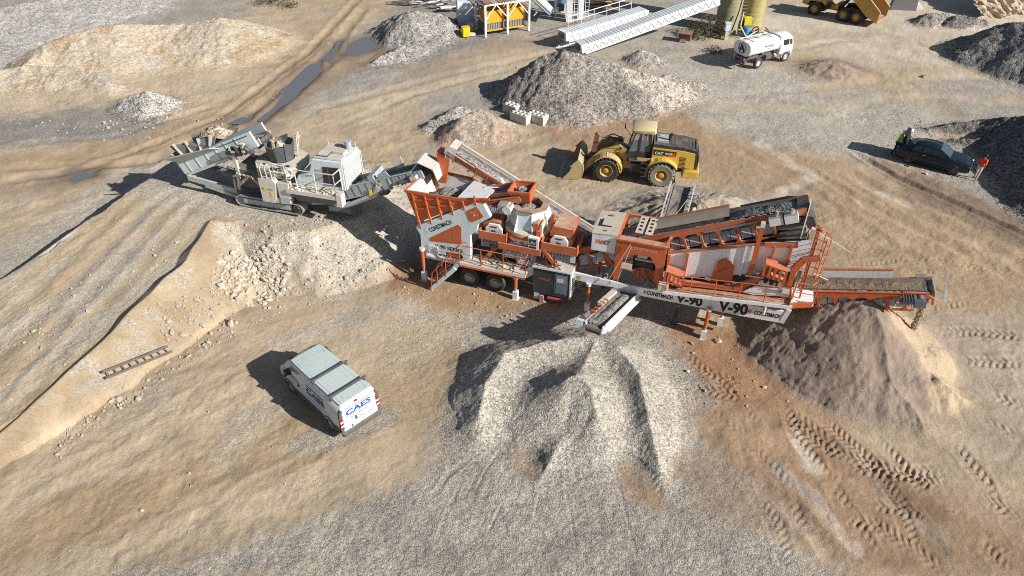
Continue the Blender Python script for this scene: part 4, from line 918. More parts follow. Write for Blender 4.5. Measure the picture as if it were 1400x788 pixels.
# tall orange frame with an arch
k = MB()
k.add([(x, .2, z) for x, z in [(7.28, 2.1), (7.28, 4.36), (9.52, 4.42), (9.52, 2.2), (9.15, 2.2), (9.15, 3.3), (8.85, 3.75), (7.95, 3.72), (7.62, 3.3), (7.5, 2.1)]] + [(x, .42, z) for x, z in [(7.28, 2.1), (7.28, 4.36), (9.52, 4.42), (9.52, 2.2), (9.15, 2.2), (9.15, 3.3), (8.85, 3.75), (7.95, 3.72), (7.62, 3.3), (7.5, 2.1)]],
    [tuple(range(10)), tuple(range(19, 9, -1))] + [((i + 1) % 10, i, 10 + i, 10 + (i + 1) % 10) for i in range(10)], ORANGE)
k.b(7.24, 9.56, .14, .5, 4.38, 4.46, ORANGED); k.text('CONSTMACH', (7.95, .2, 4.0), (1, 0, .02), (0, 0, 1), .2, CREAM, .006, 1.15, .3)
k.prism([(8.1, 2.15), (9.2, 2.2), (9.2, 2.7), (8.6, 2.85), (8.1, 2.6)], .6, .68, ORANGED)
for x, z in ((8.3, 2.3), (8.75, 2.3)): k.b(x, x + .12, .5, .62, z, z + .35, ORANGED)
k.beam((6.5, .4, 3.5), (7.3, .3, 2.8), .1, .12, ORANGE); k.tube((7.9, .12, 4.3), (7.1, -.1, 2.2), .015, CREAM); k.tube((7.95, .12, 4.2), (7.5, -.05, 2.15), .012, CREAM)
for x0, y0, x1, y1 in ((7.3, 2.4, 9.7, 2.4), (7.3, .3, 7.3, 2.4), (9.5, .3, 9.7, 2.4)): k.beam((x0, y0, 4.42), (x1, y1, 4.42), .12, .12, ORANGE)
k.b(7.26, 7.4, 2.3, 2.5, 2.1, 4.4, ORANGE); k.b(9.5, 9.64, 2.3, 2.5, 2.1, 4.4, ORANGE)
k.build('orange_frame', PL)
k = MB(); k.tube((8.2, .7, 3.05), (9.0, .7, 3.05), .24, BLACK, 14); k.b(8.15, 9.05, .5, .56, 3.25, 3.33, CREAM); k.b(8.25, 8.7, .5, .8, 3.4, 3.6, WHITED); k.b(8.0, 9.2, 1.0, 1.6, 2.3, 3.4, BLACK); k.build('drive_motor', PL)
for x in (7.95, 8.4):
    k = MB(); k.plate([(x, .8, 4.52), (x + .34, .8, 4.52), (x + .4, 2.1, 4.62), (x + .06, 2.1, 4.62)], .03, CREAM)
    for i in range(4): k.b(x + .13, x + .26, 1.0 + .28 * i, 1.14 + .28 * i, 4.555 + .02 * i, 4.565 + .02 * i, INK)
    k.build('perforated_plate', PL)

# vibrating screen
def ztop(x): return 4.05 + (x - 9.6) * .3345
def zbot(x): return 2.55 + (x - 9.6) * .325
s = MB()
for y0, y1 in ((.4, .46), (2.28, 2.34)):
    s.prism([(9.62, zbot(9.6)), (9.58, ztop(9.6)), (15.2, ztop(15.2)), (15.3, zbot(15.3))], y0, y1, WHITEO)
    s.beam((9.58, (y0 + y1) / 2, ztop(9.58)), (13.9, (y0 + y1) / 2, ztop(13.9)), .14, .08, ORANGED)
s.beam((13.5, .34, ztop(13.5) + .02), (14.75, .34, ztop(14.75) - .14), .1, .22, ORANGED)
for x in (12.75, 13.0): s.prism([(x, zbot(x)), (x + .1, zbot(x)), (x + .1, ztop(x)), (x, ztop(x))], .34, .4, WHITEO)
s.prism([(9.62, 2.7), (9.72, 2.7), (9.72, 4.0), (9.62, 4.0)], .3, .4, ORANGED); s.prism([(10.42, 2.9), (10.5, 2.9), (10.5, 4.25), (10.42, 4.25)], .26, .4, ORANGE); s.prism([(14.5, 4.3), (14.58, 4.3), (14.58, 5.6), (14.5, 5.6)], .26, .4, ORANGE); s.prism([(13.85, 4.3), (13.92, 4.3), (13.92, 5.4), (13.85, 5.4)], .26, .4, ORANGED)
s.build('screen_box', PL)
s = MB()
s.prism([(9.62, ztop(9.6) - .55), (15.1, ztop(15.1) - .5), (15.1, ztop(15.1) - .44), (9.62, ztop(9.6) - .49)], .46, 2.28, BELT); s.prism([(9.62, ztop(9.6) - 1.1), (15.1, ztop(15.1) - 1.1), (15.1, ztop(15.1) - 1.04), (9.62, ztop(9.6) - 1.04)], .46, 2.28, DSTEEL)
for i in range(4): s.prism([(9.62, ztop(9.6) - .5), (15.1, ztop(15.1) - .45), (15.1, ztop(15.1) - .36), (9.62, ztop(9.6) - .41)], .62 + .45 * i, .68 + .45 * i, RUBBER)
s.build('screen_deck', PL)
s = MB()
s.heap(9.8, 13.6, .48, .82, lambda x, y: ztop(x) - .40 - (y - .48) * .3, GRAV, .08, .14, 4); s.build('load', PL)
s = MB(); s.prism([(11.62, 2.95), (11.75, 4.05), (12.0, 4.3), (12.3, 4.22), (12.5, 3.95), (12.54, 3.1)], .26, .4, ORANGE)
for i in range(9): s.beam((11.8 + .05 * i, .25, 3.42 + .05 * i), (11.95 + .05 * i, .25, 3.75 + .03 * i), .02, .02, ORANGED)
s.b(11.95, 12.25, .24, .26, 2.98, 3.12, BLACK); s.build('drive_guard', PL)
def spring(x0, z0, x1, z1):
    s = MB()
    z = lambda x: z0 + (z1 - z0) * (x - x0) / (x1 - x0); h_ = .62
    s.prism([(x0, z(x0)), (x1, z(x1)), (x1, z(x1) - .09), (x0, z(x0) - .09)], -.22, .3, ORANGE); s.prism([(x0, z(x0) - h_ + .1), (x1, z(x1) - h_ + .1), (x1, z(x1) - h_), (x0, z(x0) - h_)], -.22, .3, ORANGE)
    for i in range(5):
        x = x0 + (x1 - x0) * i / 4; s.b(x - .05, x + .05, -.24, -.2, z(x) - h_, z(x), ORANGE)
    o = s.build('spring_bracket', PL)
    s = MB()
    for i in range(3):
        x = x0 + (x1 - x0) * (.2 + .3 * i)
        for j in range(4): s.lathe([(.06, 0), (.105, .045), (.06, .09)], (x, -.05, z(x) - h_ - .4 + j * .095), RUBBER, 12)
    s.build('rubber_spring', o)
spring(9.66, 3.45, 10.46, 3.3); spring(13.68, 4.78, 14.56, 4.62)

# frame that carries the screen
f = MB()
for y in (.12, 2.5):
    f.beam((9.7, y, 2.72), (15.0, y, 3.22), .16, .2, ORANGE); f.beam((9.9, y, 2.42), (15.0, y, 2.9), .12, .14, ORANGED)
    f.beam((12.7, y, 2.98), (13.75, y, 3.95), .18, .26, ORANGE); f.beam((13.6, y, 3.9), (14.9, y, 3.82), .18, .22, ORANGE)
    f.beam((14.86, y, 3.1), (14.86, y, 4.6), .2, .22, ORANGE); f.beam((14.82, y, 4.5), (15.1, y, 5.1), .2, .26, ORANGE); f.beam((15.05, y, 5.1), (15.7, y, 5.34), .2, .2, ORANGE)
    if y < 1: f.b(13.1, 13.28, y - .09, y + .09, 3.9, 6.35, ORANGE); f.b(13.1, 13.28, y - .1, y + .1, 6.35, 6.55, WHITED)
    f.beam((13.0, y, 3.85), (14.6, y, 3.95), .22, .06, WHITED)
    f.beam((14.2, y, 1.9), (14.1, y, 3.0), .16, .2, ORANGE); f.beam((9.8, y, 2.0), (9.8, y, 2.7), .14, .14, ORANGE)
for x, z in ((9.7, 2.7), (12.0, 2.9), (14.9, 3.2)): f.beam((x, .1, z), (x, 2.5, z), .14, .14, ORANGED)
f.plate([(15.0, -.5, 3.2), (15.9, -.3, 3.35), (15.9, -.3, 3.15), (15.0, -.5, 2.95)], .1, ORANGE); f.plate([(14.9, -.1, 3.0), (15.7, -.1, 3.15), (15.5, -.1, 2.8)], .1, ORANGED)
f.build('screen_frame', PL)
# far under-screen chute, white with a dark window
s = MB(); s.prism([(13.05, 2.98), (13.5, 3.42), (14.9, 3.6), (14.95, 3.2), (13.5, 2.95)], -.02, .04, WHITEO); s.prism([(13.9, 3.2), (14.6, 3.32), (14.62, 3.48), (13.95, 3.4)], -.035, -.021, STEEL)
s.b(10.0, 14.8, .5, 2.2, 2.3, 2.42, DSTEEL); s.prism([(10.2, 1.9), (13.5, 1.9), (14.6, 2.9), (9.8, 2.4)], .5, .56, DSTEEL); s.build('screen_chute', PL)
# walkway beside the screen
p = MB(); p.beam((9.7, -.25, 2.48), (15.05, -.25, 3.02), .62, .04, ORANGED); p.beam((9.9, -.42, 2.515), (15.0, -.42, 3.035), .2, .03, CREAM); p.beam((9.7, -.585, 2.53), (15.05, -.585, 3.07), .05, .16, WHITE); p.beam((15.08, -.6, 3.05), (15.12, .1, 3.06), .1, .2, WHITE)
p.b(9.45, 9.9, -.55, .15, 2.5, 2.85, CREAM); p.beam((15.05, -.5, 2.95), (14.9, -.5, 2.2), .2, .3, WHITED); p.tube((14.1, -.55, 3.0), (14.1, -.55, 2.4), .06, WHITED)
p.build('walkway', PL)
r = MB(); railing(r, [(9.8, -.56, 2.58), (15.0, -.56, 3.1)], ORANGE, .95, .022, True, 1.0); r.build('handrail', PL)
# end ladder with its cage, white column and plate
k = MB(); 
for y in (.2, .75): k.beam((15.42, y, 3.1), (15.36, y, 6.4), .06, .06, ORANGE)
for i in range(12): k.tube((15.41, .2, 3.3 + i * .26), (15.41, .75, 3.3 + i * .26), .018, ORANGE)
for i in range(6):
    z = 3.9 + i * .45; k.path([(15.42, .2, z), (15.75, .1, z), (15.95, .45, z), (15.75, .85, z), (15.42, .75, z)], .02, ORANGE)
for y, x in ((.1, 15.75), (.45, 15.95), (.85, 15.75)): k.tube((x, y, 3.9), (x, y, 6.2), .02, ORANGE)
k.tube((15.4, .2, 6.4), (15.2, .5, 6.55), .03, ORANGE); k.lathe([(0, -.1), (.12, -.06), (.12, .06), (0, .1)], (15.45, .4, 6.5), ORANGE, 10)
k.b(15.1, 16.0, -.15, .9, 3.02, 3.08, WHITE); railing(k, [(15.1, -.12, 3.08), (15.95, -.12, 3.08)], ORANGE, 1.0, .022); k.build('ladder', PL)
k = MB(); k.b(15.18, 15.34, 1.0, 1.2, 3.0, 6.1, CREAM); k.plate([(14.85, .9, 5.6), (14.95, 2.2, 5.6), (14.95, 2.1, 6.9), (14.88, 1.3, 7.05)], .04, WHITE); k.b(15.3, 15.36, .9, 2.4, 3.4, 5.2, CREAM); k.build('deflector_plate', PL)

# conveyors of the plant
e, L, w_ = conveyor(PL, (4.7, 1.45, 2.6), (14.7, 1.8, 6.75), .95, ORANGED, GRAV, (.72, .99), truss=13, truss_d=1.0, name='conveyor', cover=(.36, .72, paint('canvas_cover', (.40, .33, .26), .8, .5)), underbelt=WHITED)
k = MB(); k.b(L - 1.4, L - .85, -.95, -.5, -.25, .1, WHITED); k.b(L - .78, L - .25, -.98, -.5, -.25, .12, WHITED); k.tube((L - 1.1, -.72, .1), (L - 1.0, -.72, .3), .08, STEEL); k.tube((L - .5, -.75, .12), (L - .4, -.7, .28), .1, STEEL); k.tube((L - 1.9, -.7, -.05), (L - 4.2, -.56, -.2), .05, STEEL)
k.build('motor', e)
k = MB(); k.prism([(L - 2.6, .22), (L - .6, .25), (L - .1, .1), (L + .3, -.8), (L - .6, -.9), (L - .6, .1), (L - 2.5, .1)], .5, .54, BLACK); k.b(L - .25, L + .2, -.5, .5, .02, .14, RUBBER)
k.prism([(L - .1, -.2), (L + .3, -.4), (L + .35, -1.0), (L, -.9)], -.5, .5, RUBBER); k.build('hood', e)
e, L, w_ = conveyor(PL, (6.4, 2.75, 2.1), (-1.75, 2.75, 6.15), .7, paint('dusty_pink_orange', (.42, .14, .09), .6, .5), GRAV, (.04, .99), truss=0, name='conveyor', underbelt=WHITED, skirt=None)
k = MB()
for i in range(5):
    x = L - 1.6 - i * .62; k.b(x - .03, x + .03, .42, .48, -.45, .2, ORANGED)
k.b(L - 4.2, L - 1.5, .42, .48, .15, .21, ORANGED); k.b(L - 4.2, L - 1.5, .42, .48, -.48, -.42, ORANGED); k.b(0, L - .2, -.52, -.44, .1, .3, WHITED); k.build('side_guard', e)
k = MB(); k.add([(L - .35, -.45, -.1), (L + .25, -.45, -.1), (L + .25, .45, -.1), (L - .35, .45, -.1), (L - .25, -.42, .42), (L + .15, -.42, .36), (L + .15, .42, .36), (L - .25, .42, .42)], [(4, 5, 6, 7), (1, 2, 6, 5), (0, 1, 5, 4), (2, 3, 7, 6)], WHITED)
k.build('hood', e)
k = MB(); k.plate([(-2.0, 2.3, 5.9), (-2.45, 2.3, 6.1), (-2.5, 3.1, 6.1), (-2.5, 3.2, 5.2)], .05, ORANGE); k.plate([(-1.75, 2.35, 5.8), (-2.35, 2.35, 6.0), (-2.3, 2.2, 4.5), (-1.95, 2.2, 4.5)], .05, ORANGE); k.plate([(-2.4, 2.3, 6.0), (-2.4, 3.2, 6.0), (-2.35, 3.0, 4.5), (-2.3, 2.2, 4.5)], .05, ORANGE); k.b(-2.9, -2.35, 2.3, 2.75, 5.0, 5.5, WHITE); k.build('chute', PL)
# front discharge conveyor, short, towards the viewer's heap
e, L, w_ = conveyor(PL, (8.25, .9, 1.25), (7.38, -4.1, 2.75), .66, WHITE, GRAV, (.1, .98), name='conveyor', motor=None, belt=BELT)
k = MB(); k.b(.5, L - .1, .40, .46, -.25, .2, WHITE); k.b(.8, L - .2, .46, .62, -.14, -.06, WHITE); k.b(1.2, 3.2, -.72, -.46, .12, .18, WHITED); k.b(1.2, L - .2, -.46, -.40, -.2, .12, WHITED); k.b(L - .6, L + .1, -.8, -.5, -.3, .1, PALEBL); k.tube((L - .5, -.62, .1), (L - .1, -.62, .15), .14, DSTEEL, 10); k.build('side_guard', e)
k = MB()
for i in range(5): k.b(2.6 + .4 * i, 2.72 + .4 * i, -.6, -.4, .05, .2, paint('red_bracket', (.45, .05, .03), .5, .3))
k.build('roller_bracket', e)
# back discharge conveyor
e, L, w_ = conveyor(PL, (9.25, 1.8, 2.3), (9.35, 7.1, 3.7), .8, STEEL, None, name='conveyor', belt=BELT, motor=STEEL)
k = MB()
for sy in (-1, 1):
    k.b(.3, L, sy * .62 - .03, sy * .62 + .03, .28, .34, WHITED)
    for i in range(9): k.beam((.4 + i * .58, sy * .62, .05), (.7 + i * .58, sy * .62, .3), .04, .04, WHITED); k.beam((.7 + i * .58, sy * .62, .3), (.98 + i * .58, sy * .62, .05), .04, .04, WHITED)
k.tube((L - 1.2, -.4, .3), (1.2, .4, .6), .012, CREAM); k.tube((L - .3, -.62, .0), (L - .3, -.62, -.5), .1, WHITED, 10); k.build('lattice', e)
# end conveyor to the sand heap
e, L, w_ = conveyor(PL, (15.3, 1.75, 2.62), (20.35, 1.75, 3.75), .95, ORANGE, SANDL, (.02, .98), truss=7, truss_d=.8, name='conveyor', motor=DBLUEG)
k = MB(); k.b(1.2, L - 1.2, .46, .52, .12, .55, WHITED); k.b(1.2, L - 1.2, .44, .54, .55, .6, ORANGE); k.build('skirt_board', e)
k = MB(); k.prism([(L - .9, .14), (L - .1, .14), (L + .3, -.15), (L + .3, -.5), (L + .22, -.5), (L + .2, -.2), (L - .15, -.05), (L - .9, .05)], -.58, -.5, ORANGE); k.b(L + .3, L + .36, -.5, .5, -.55, .1, WHITED); k.b(L + .1, L + .3, .5, .58, -.5, .2, STEEL); k.tube((L + .3, .3, -.2), (L + .75, .1, -.3), .02, CREAM); k.b(L + .72, L + .78, -.25, .25, -.6, .15, WHITED); k.b(L - .3, L, .5, .75, -.2, .2, STEEL); k.build('head_guard', e)
k = MB()
for x, y in ((15.5, 1.2), (15.5, 2.3)): k.beam((x, y, 3.0), (x, y, 5.0), .06, .06, ORANGE)
k.tube((15.7, 2.5, 5.1), (17.2, 2.3, 4.5), .02, WHITED); k.tube((15.8, .9, 4.0), (16.4, 1.0, 3.75), .025, WHITED); k.build('brace', PL)

# hose bundle and cables
b = MB(); random.seed(41)
for i in range(7):
    x = 1.2 + i * .55; b.path([(x, .12, 2.9), (x + .1, -.06, 2.5), (x + .35, -.02, 2.1), (x + .6, .1, 1.9)], .022, BLACK, 6)
for i in range(4): b.path([(5.3, .0, 1.9 - .1 * i), (5.7, -.06, 1.72 - .12 * i), (6.3, -.05, 1.75 - .1 * i), (7.4, -.03, 1.8)], .02, BLACK, 6)
b.path([(3.6, .3, 2.9), (3.9, .2, 2.5), (4.2, .25, 2.25)], .03, BLACK, 6); b.path([(8.6, .5, 3.0), (8.9, .15, 2.6), (9.3, .1, 2.3)], .025, BLACK, 6); b.path([(10.2, .2, 2.5), (10.6, .1, 2.2), (11.4, .1, 2.35)], .02, BLACK, 6); b.path([(-2.2, -.1, 1.7), (-2.0, -.15, 1.3), (-1.6, -.1, 1.15)], .025, BLACK, 6)
b.build('hose', PL)
# ------------------------------------------------------------------ vehicles: helpers
def loft(mb, secs, mat, caps=True):
    """secs: (x, [(y, z), ...]) with the half outline from bottom to top; mirrored in y"""
    rings = []
    for x, hp in secs:
        if callable(x): ring = [(x(z), y, z) for y, z in hp] + [(x(z), -y, z) for y, z in hp[::-1]]
        else: ring = [(x, y, z) for y, z in hp] + [(x, -y, z) for y, z in hp[::-1]]
        rings.append(ring)
    n = len(rings[0]); vs = [p for r in rings for p in r]; fs = []
    fwd = rings[-1][0][0] > rings[0][0][0]
    for j in range(len(rings) - 1):
        for i in range(n):
            f = (j * n + i, j * n + (i + 1) % n, (j + 1) * n + (i + 1) % n, (j + 1) * n + i); fs.append(f[::-1] if fwd else f)
    if caps:
        a = tuple(range(n)); b = tuple(range((len(rings) - 1) * n, len(rings) * n)); fs += [a, b[::-1]] if fwd else [a[::-1], b]
    return mb.add(vs, fs, mat)
def arch(mb, x, z, r, y0, y1, mat, t=.05, a0=0, a1=180, n=12):
    """a fender strip over a wheel at (x, z)"""
    P = [(x + r * math.cos(R(a0 + (a1 - a0) * i / n)), z + r * math.sin(R(a0 + (a1 - a0) * i / n))) for i in range(n + 1)]
    Q = [(x + (r + t) * math.cos(R(a0 + (a1 - a0) * i / n)), z + (r + t) * math.sin(R(a0 + (a1 - a0) * i / n))) for i in range(n + 1)]
    for i in range(n): mb.prism([P[i], P[i + 1], Q[i + 1], Q[i]], y0, y1, mat)
    return mb

# ------------------------------------------------------------------ white van
VANP = paint('van_paint', (.62, .68, .72), .3, .14); VANR = paint('van_roof', (.50, .61, .62), .35, .35, dustcol=(.55, .58, .52)); PLAST = paint('grey_plastic', (.085, .09, .098), .6, .12); REDL = flat('red_lamp', (.35, .015, .02), .25); CLEARL = flat('clear_lamp', (.7, .68, .66), .25)
_f = R(135.5); _o = at(456, 585); _left = (math.cos(_f + R(90)), math.sin(_f + R(90)))
vx, vy = _o[0] - .84 * _left[0], _o[1] - .84 * _left[1]
VAN = thing('van', 'white delivery van with two dark roof bars and blue lettering, parked alone on the dirt', 'van', (vx, vy, gz1(vx, vy) + .0), _f)
m = MB()
def vs(x, w=.93, wr=.80, zr=1.93, zb=.36, zt=None, belt=1.02, taper=1.0):
    zt = zr - .06 if zt is None else zt
    return (x, [(0, zb), (w * .93, zb), (w * .98, zb + .12), (w, belt - .3), (w * .985, belt), ((w + wr) / 2 + .03, (belt + zt) / 2 + .1), (wr, zt - .05), (wr * .93, zt + .02), (wr * .6, zr), (0, zr + .015)])
loft(m, [vs(-.86, .90, .79, 1.90), vs(-.80, .93, .815, 1.93), vs(.6), vs(2.0), vs(2.6, .93, .79, 1.91), vs(2.95, .925, .76, 1.85)], VANP)
loft(m, [vs(2.95, .925, .76, 1.85), vs(3.05, .925, .75, 1.80), vs(3.62, .91, .70, 1.20, belt=.98), vs(3.85, .86, .62, 1.02, belt=.85), vs(3.95, .78, .55, .86, zb=.34, belt=.7)], VANP)
m.build('body', VAN, bevel=.02)
m = MB(); loft(m, [(x, [(0, 1.915 + d), (.72 * k, 1.91 + d), (.74 * k, 1.94 + d), (.5, 1.958 + d), (0, 1.965 + d)]) for x, k, d in ((-.78, 1, -.005), (.6, 1, 0), (2.0, 1, 0), (2.85, .93, -.05))], VANR)
for i in range(7):
    y = -.6 + i * .2; m.beam((-.7, y, 1.952), (.95, y, 1.958), .05, .012, VANR); m.beam((1.05, y, 1.958), (2.4, y, 1.94), .05, .012, VANR)
m.build('roof', VAN)
for x in (-.28, .98):
    k = MB(); k.beam((x, -.86, 2.08), (x, .86, 2.08), .09, .045, PLAST)
    for y in (-.78, .78): k.b(x - .05, x + .05, y - .05, y + .05, 1.88, 2.07, PLAST)
    k.build('roof_bar', VAN)
for s in (-1, 1):
    # side glass, door seams, arches, lights
    k = MB(); P = [(2.12, 1.14), (2.12, 1.74), (2.66, 1.74), (3.12, 1.36), (3.2, 1.14)]
    yo = lambda z: float(np.interp(z, [.7, 1.02, 1.555, 1.83], [.93, .916, .897, .80])) + .014
    k.quad([(x, s * yo(z), z) for x, z in (P if s < 0 else P[::-1])], GLASS); d = k.build('door_window', VAN)
    k = MB()
    for x0, z0, x1, z1 in ((2.02, .42, 2.02, 1.78), (2.02, 1.78, 2.75, 1.80)): k.beam((x0, s * yo(max(z0, .9)), z0), (x1, s * yo(max(z1, .9)), z1), .014, .014, PLAST)
    k.build('door_seam', VAN); k = MB(); k.beam((-.78, s * .945, .62), (.0 - .45, s * .945, .62), .03, .16, PLAST); k.build('rub_strip', VAN); k = MB(); k.beam((.48, s * .95, .55), (2.55, s * .95, .55), .03, .14, PLAST)
    k.build('rub_strip', VAN)
    k = MB(); k.b(2.1, 2.2, s * .955 - .02, s * .955 + .02, 1.02, 1.1, PLAST); k.build('door_handle', VAN)
    for x in (0, 3.0):
        k = MB(); arch(k, x, .35, .40, s * .80, s * .952, PLAST if x == 0 else PLAST, .05); k.lathe([(.0, s * .80), (.40, s * .80)], (x, 0, .35), BLACK, 20, 'y'); k.build('wheel_arch', VAN)
    k = MB(); k.box((3.05, s * 1.02, 1.2), (.16, .2, .26), PLAST, rz=s * .2); k.build('mirror', VAN)
    k = MB(); k.b(-.895, -.80, min(s * .80, s * .93), max(s * .80, s * .93), .95, 1.32, REDL); k.b(-.90, -.80, min(s * .80, s * .925), max(s * .80, s * .925), 1.08, 1.17, CLEARL); k.b(-.90, -.80, min(s * .80, s * .925), max(s * .80, s * .925), .87, .95, CLEARL); k.build('tail_lamp', VAN)
    k = MB(); k.prism([(s * .83, .45), (s * .93, .45), (s * .945, .95), (s * .80, .95)], -.885, -.78, PLAST, 'x'); k.prism([(s * .80, 1.32), (s * .935, 1.32), (s * .90, 1.6), (s * .83, 1.78), (s * .77, 1.72)], -.885, -.78, PLAST, 'x'); k.build('corner_pillar', VAN)
k = MB(); loft(k, [(-.99, [(0, .38), (.86, .38), (.88, .5), (0, .52)]), (-.86, [(0, .34), (.95, .34), (.96, .54), (0, .56)])], PLAST); k.build('bumper', VAN)
k = MB()
for s in (-1, 1):
    k.plate([(-.872, s * .008, .55), (-.872, s * .79, .55), (-.872, s * .75, 1.74), (-.872, s * .008, 1.78)], .024, VANP)
    for z in (.75, 1.55): k.b(-.90, -.87, s * .78 - .02, s * .78 + .02, z - .05, z + .05, VANP)
k.text('CAES', (-.885, .62, 1.32), (0, -1, 0), (0, 0, 1), .36, BLINK, .006, 1.18, fat=.03)
k.b(-.892, -.884, -.56, .62, 1.66, 1.68, BLINK); k.b(-.892, -.884, -.56, .62, 1.27, 1.285, BLINK)
k.text('Servicios Electricos', (-.885, .42, 1.1), (0, -1, 0), (0, 0, 1), .09, INK, .006, .78)
k.b(-.905, -.885, .16, .25, .86, 1.06, PLAST); k.b(-.93, -.88, .04, .16, 1.83, 1.87, REDL)
k.b(-.90, -.885, -.1, .45, .60, .71, flat('number_plate', (.72, .72, .72), .4)); k.b(-.903, -.885, .40, .45, .60, .71, BLINK); k.b(-.91, -.884, -.15, .3, .74, .79, CREAM)
dirt = paint('road_dirt', (.36, .30, .25), .8, .5)
k.text('1632 DXR', (-.9005, .38, .615), (0, -1, 0), (0, 0, 1), .10, INK, .003, .44)
for i in range(26):
    random.seed(i); y = random.uniform(-.7, .2); z = random.uniform(.57, .95); k.b(-.888, -.8845, y, y + random.uniform(.02, .12), z, z + random.uniform(.01, .05), dirt)
k.build('rear_door', VAN)
k = MB(); yy = .955
k.text('CAES', (1.52, yy - .03, 1.18), (-1, 0, 0), (0, -.1, 1), .36, BLINK, .012, 1.3, fat=.03); k.b(.22, 1.52, yy - .055, yy - .045, 1.54, 1.56, BLINK); k.b(.22, 1.52, yy - .02, yy - .012, 1.13, 1.145, BLINK)
k.text('Instalaciones Mantenimiento', (1.6, yy, .86), (-1, 0, 0), (0, 0, 1), .10, BLINK, .008, 1.4); k.text('Averias', (.35, yy - .02, .98), (-1, 0, 0), (0, 0, 1), .10, BLINK, .008, .5)
k.text('CAES', (-.1 + 3.0, yy - .03, .9), (-1, 0, 0), (0, 0, 1), .12, BLINK, .008, .4)
k.build('side_lettering', VAN)
k = MB(); k.quad([(3.07, -.66, 1.81), (3.07, .66, 1.81), (3.6, .66, 1.24), (3.6, -.66, 1.24)], GLASS); k.build('windscreen', VAN)
w0 = wheel(VAN, (0, .82, .335), .335, .215, RUBBER, STEEL, 1, 0, hubr=.62, recess=.03)
for x, y in ((0, -.82), (3.0, .82), (3.0, -.82)): copy_tree(w0, VAN, (x, y, .335), R(180) if y < 0 else 0)

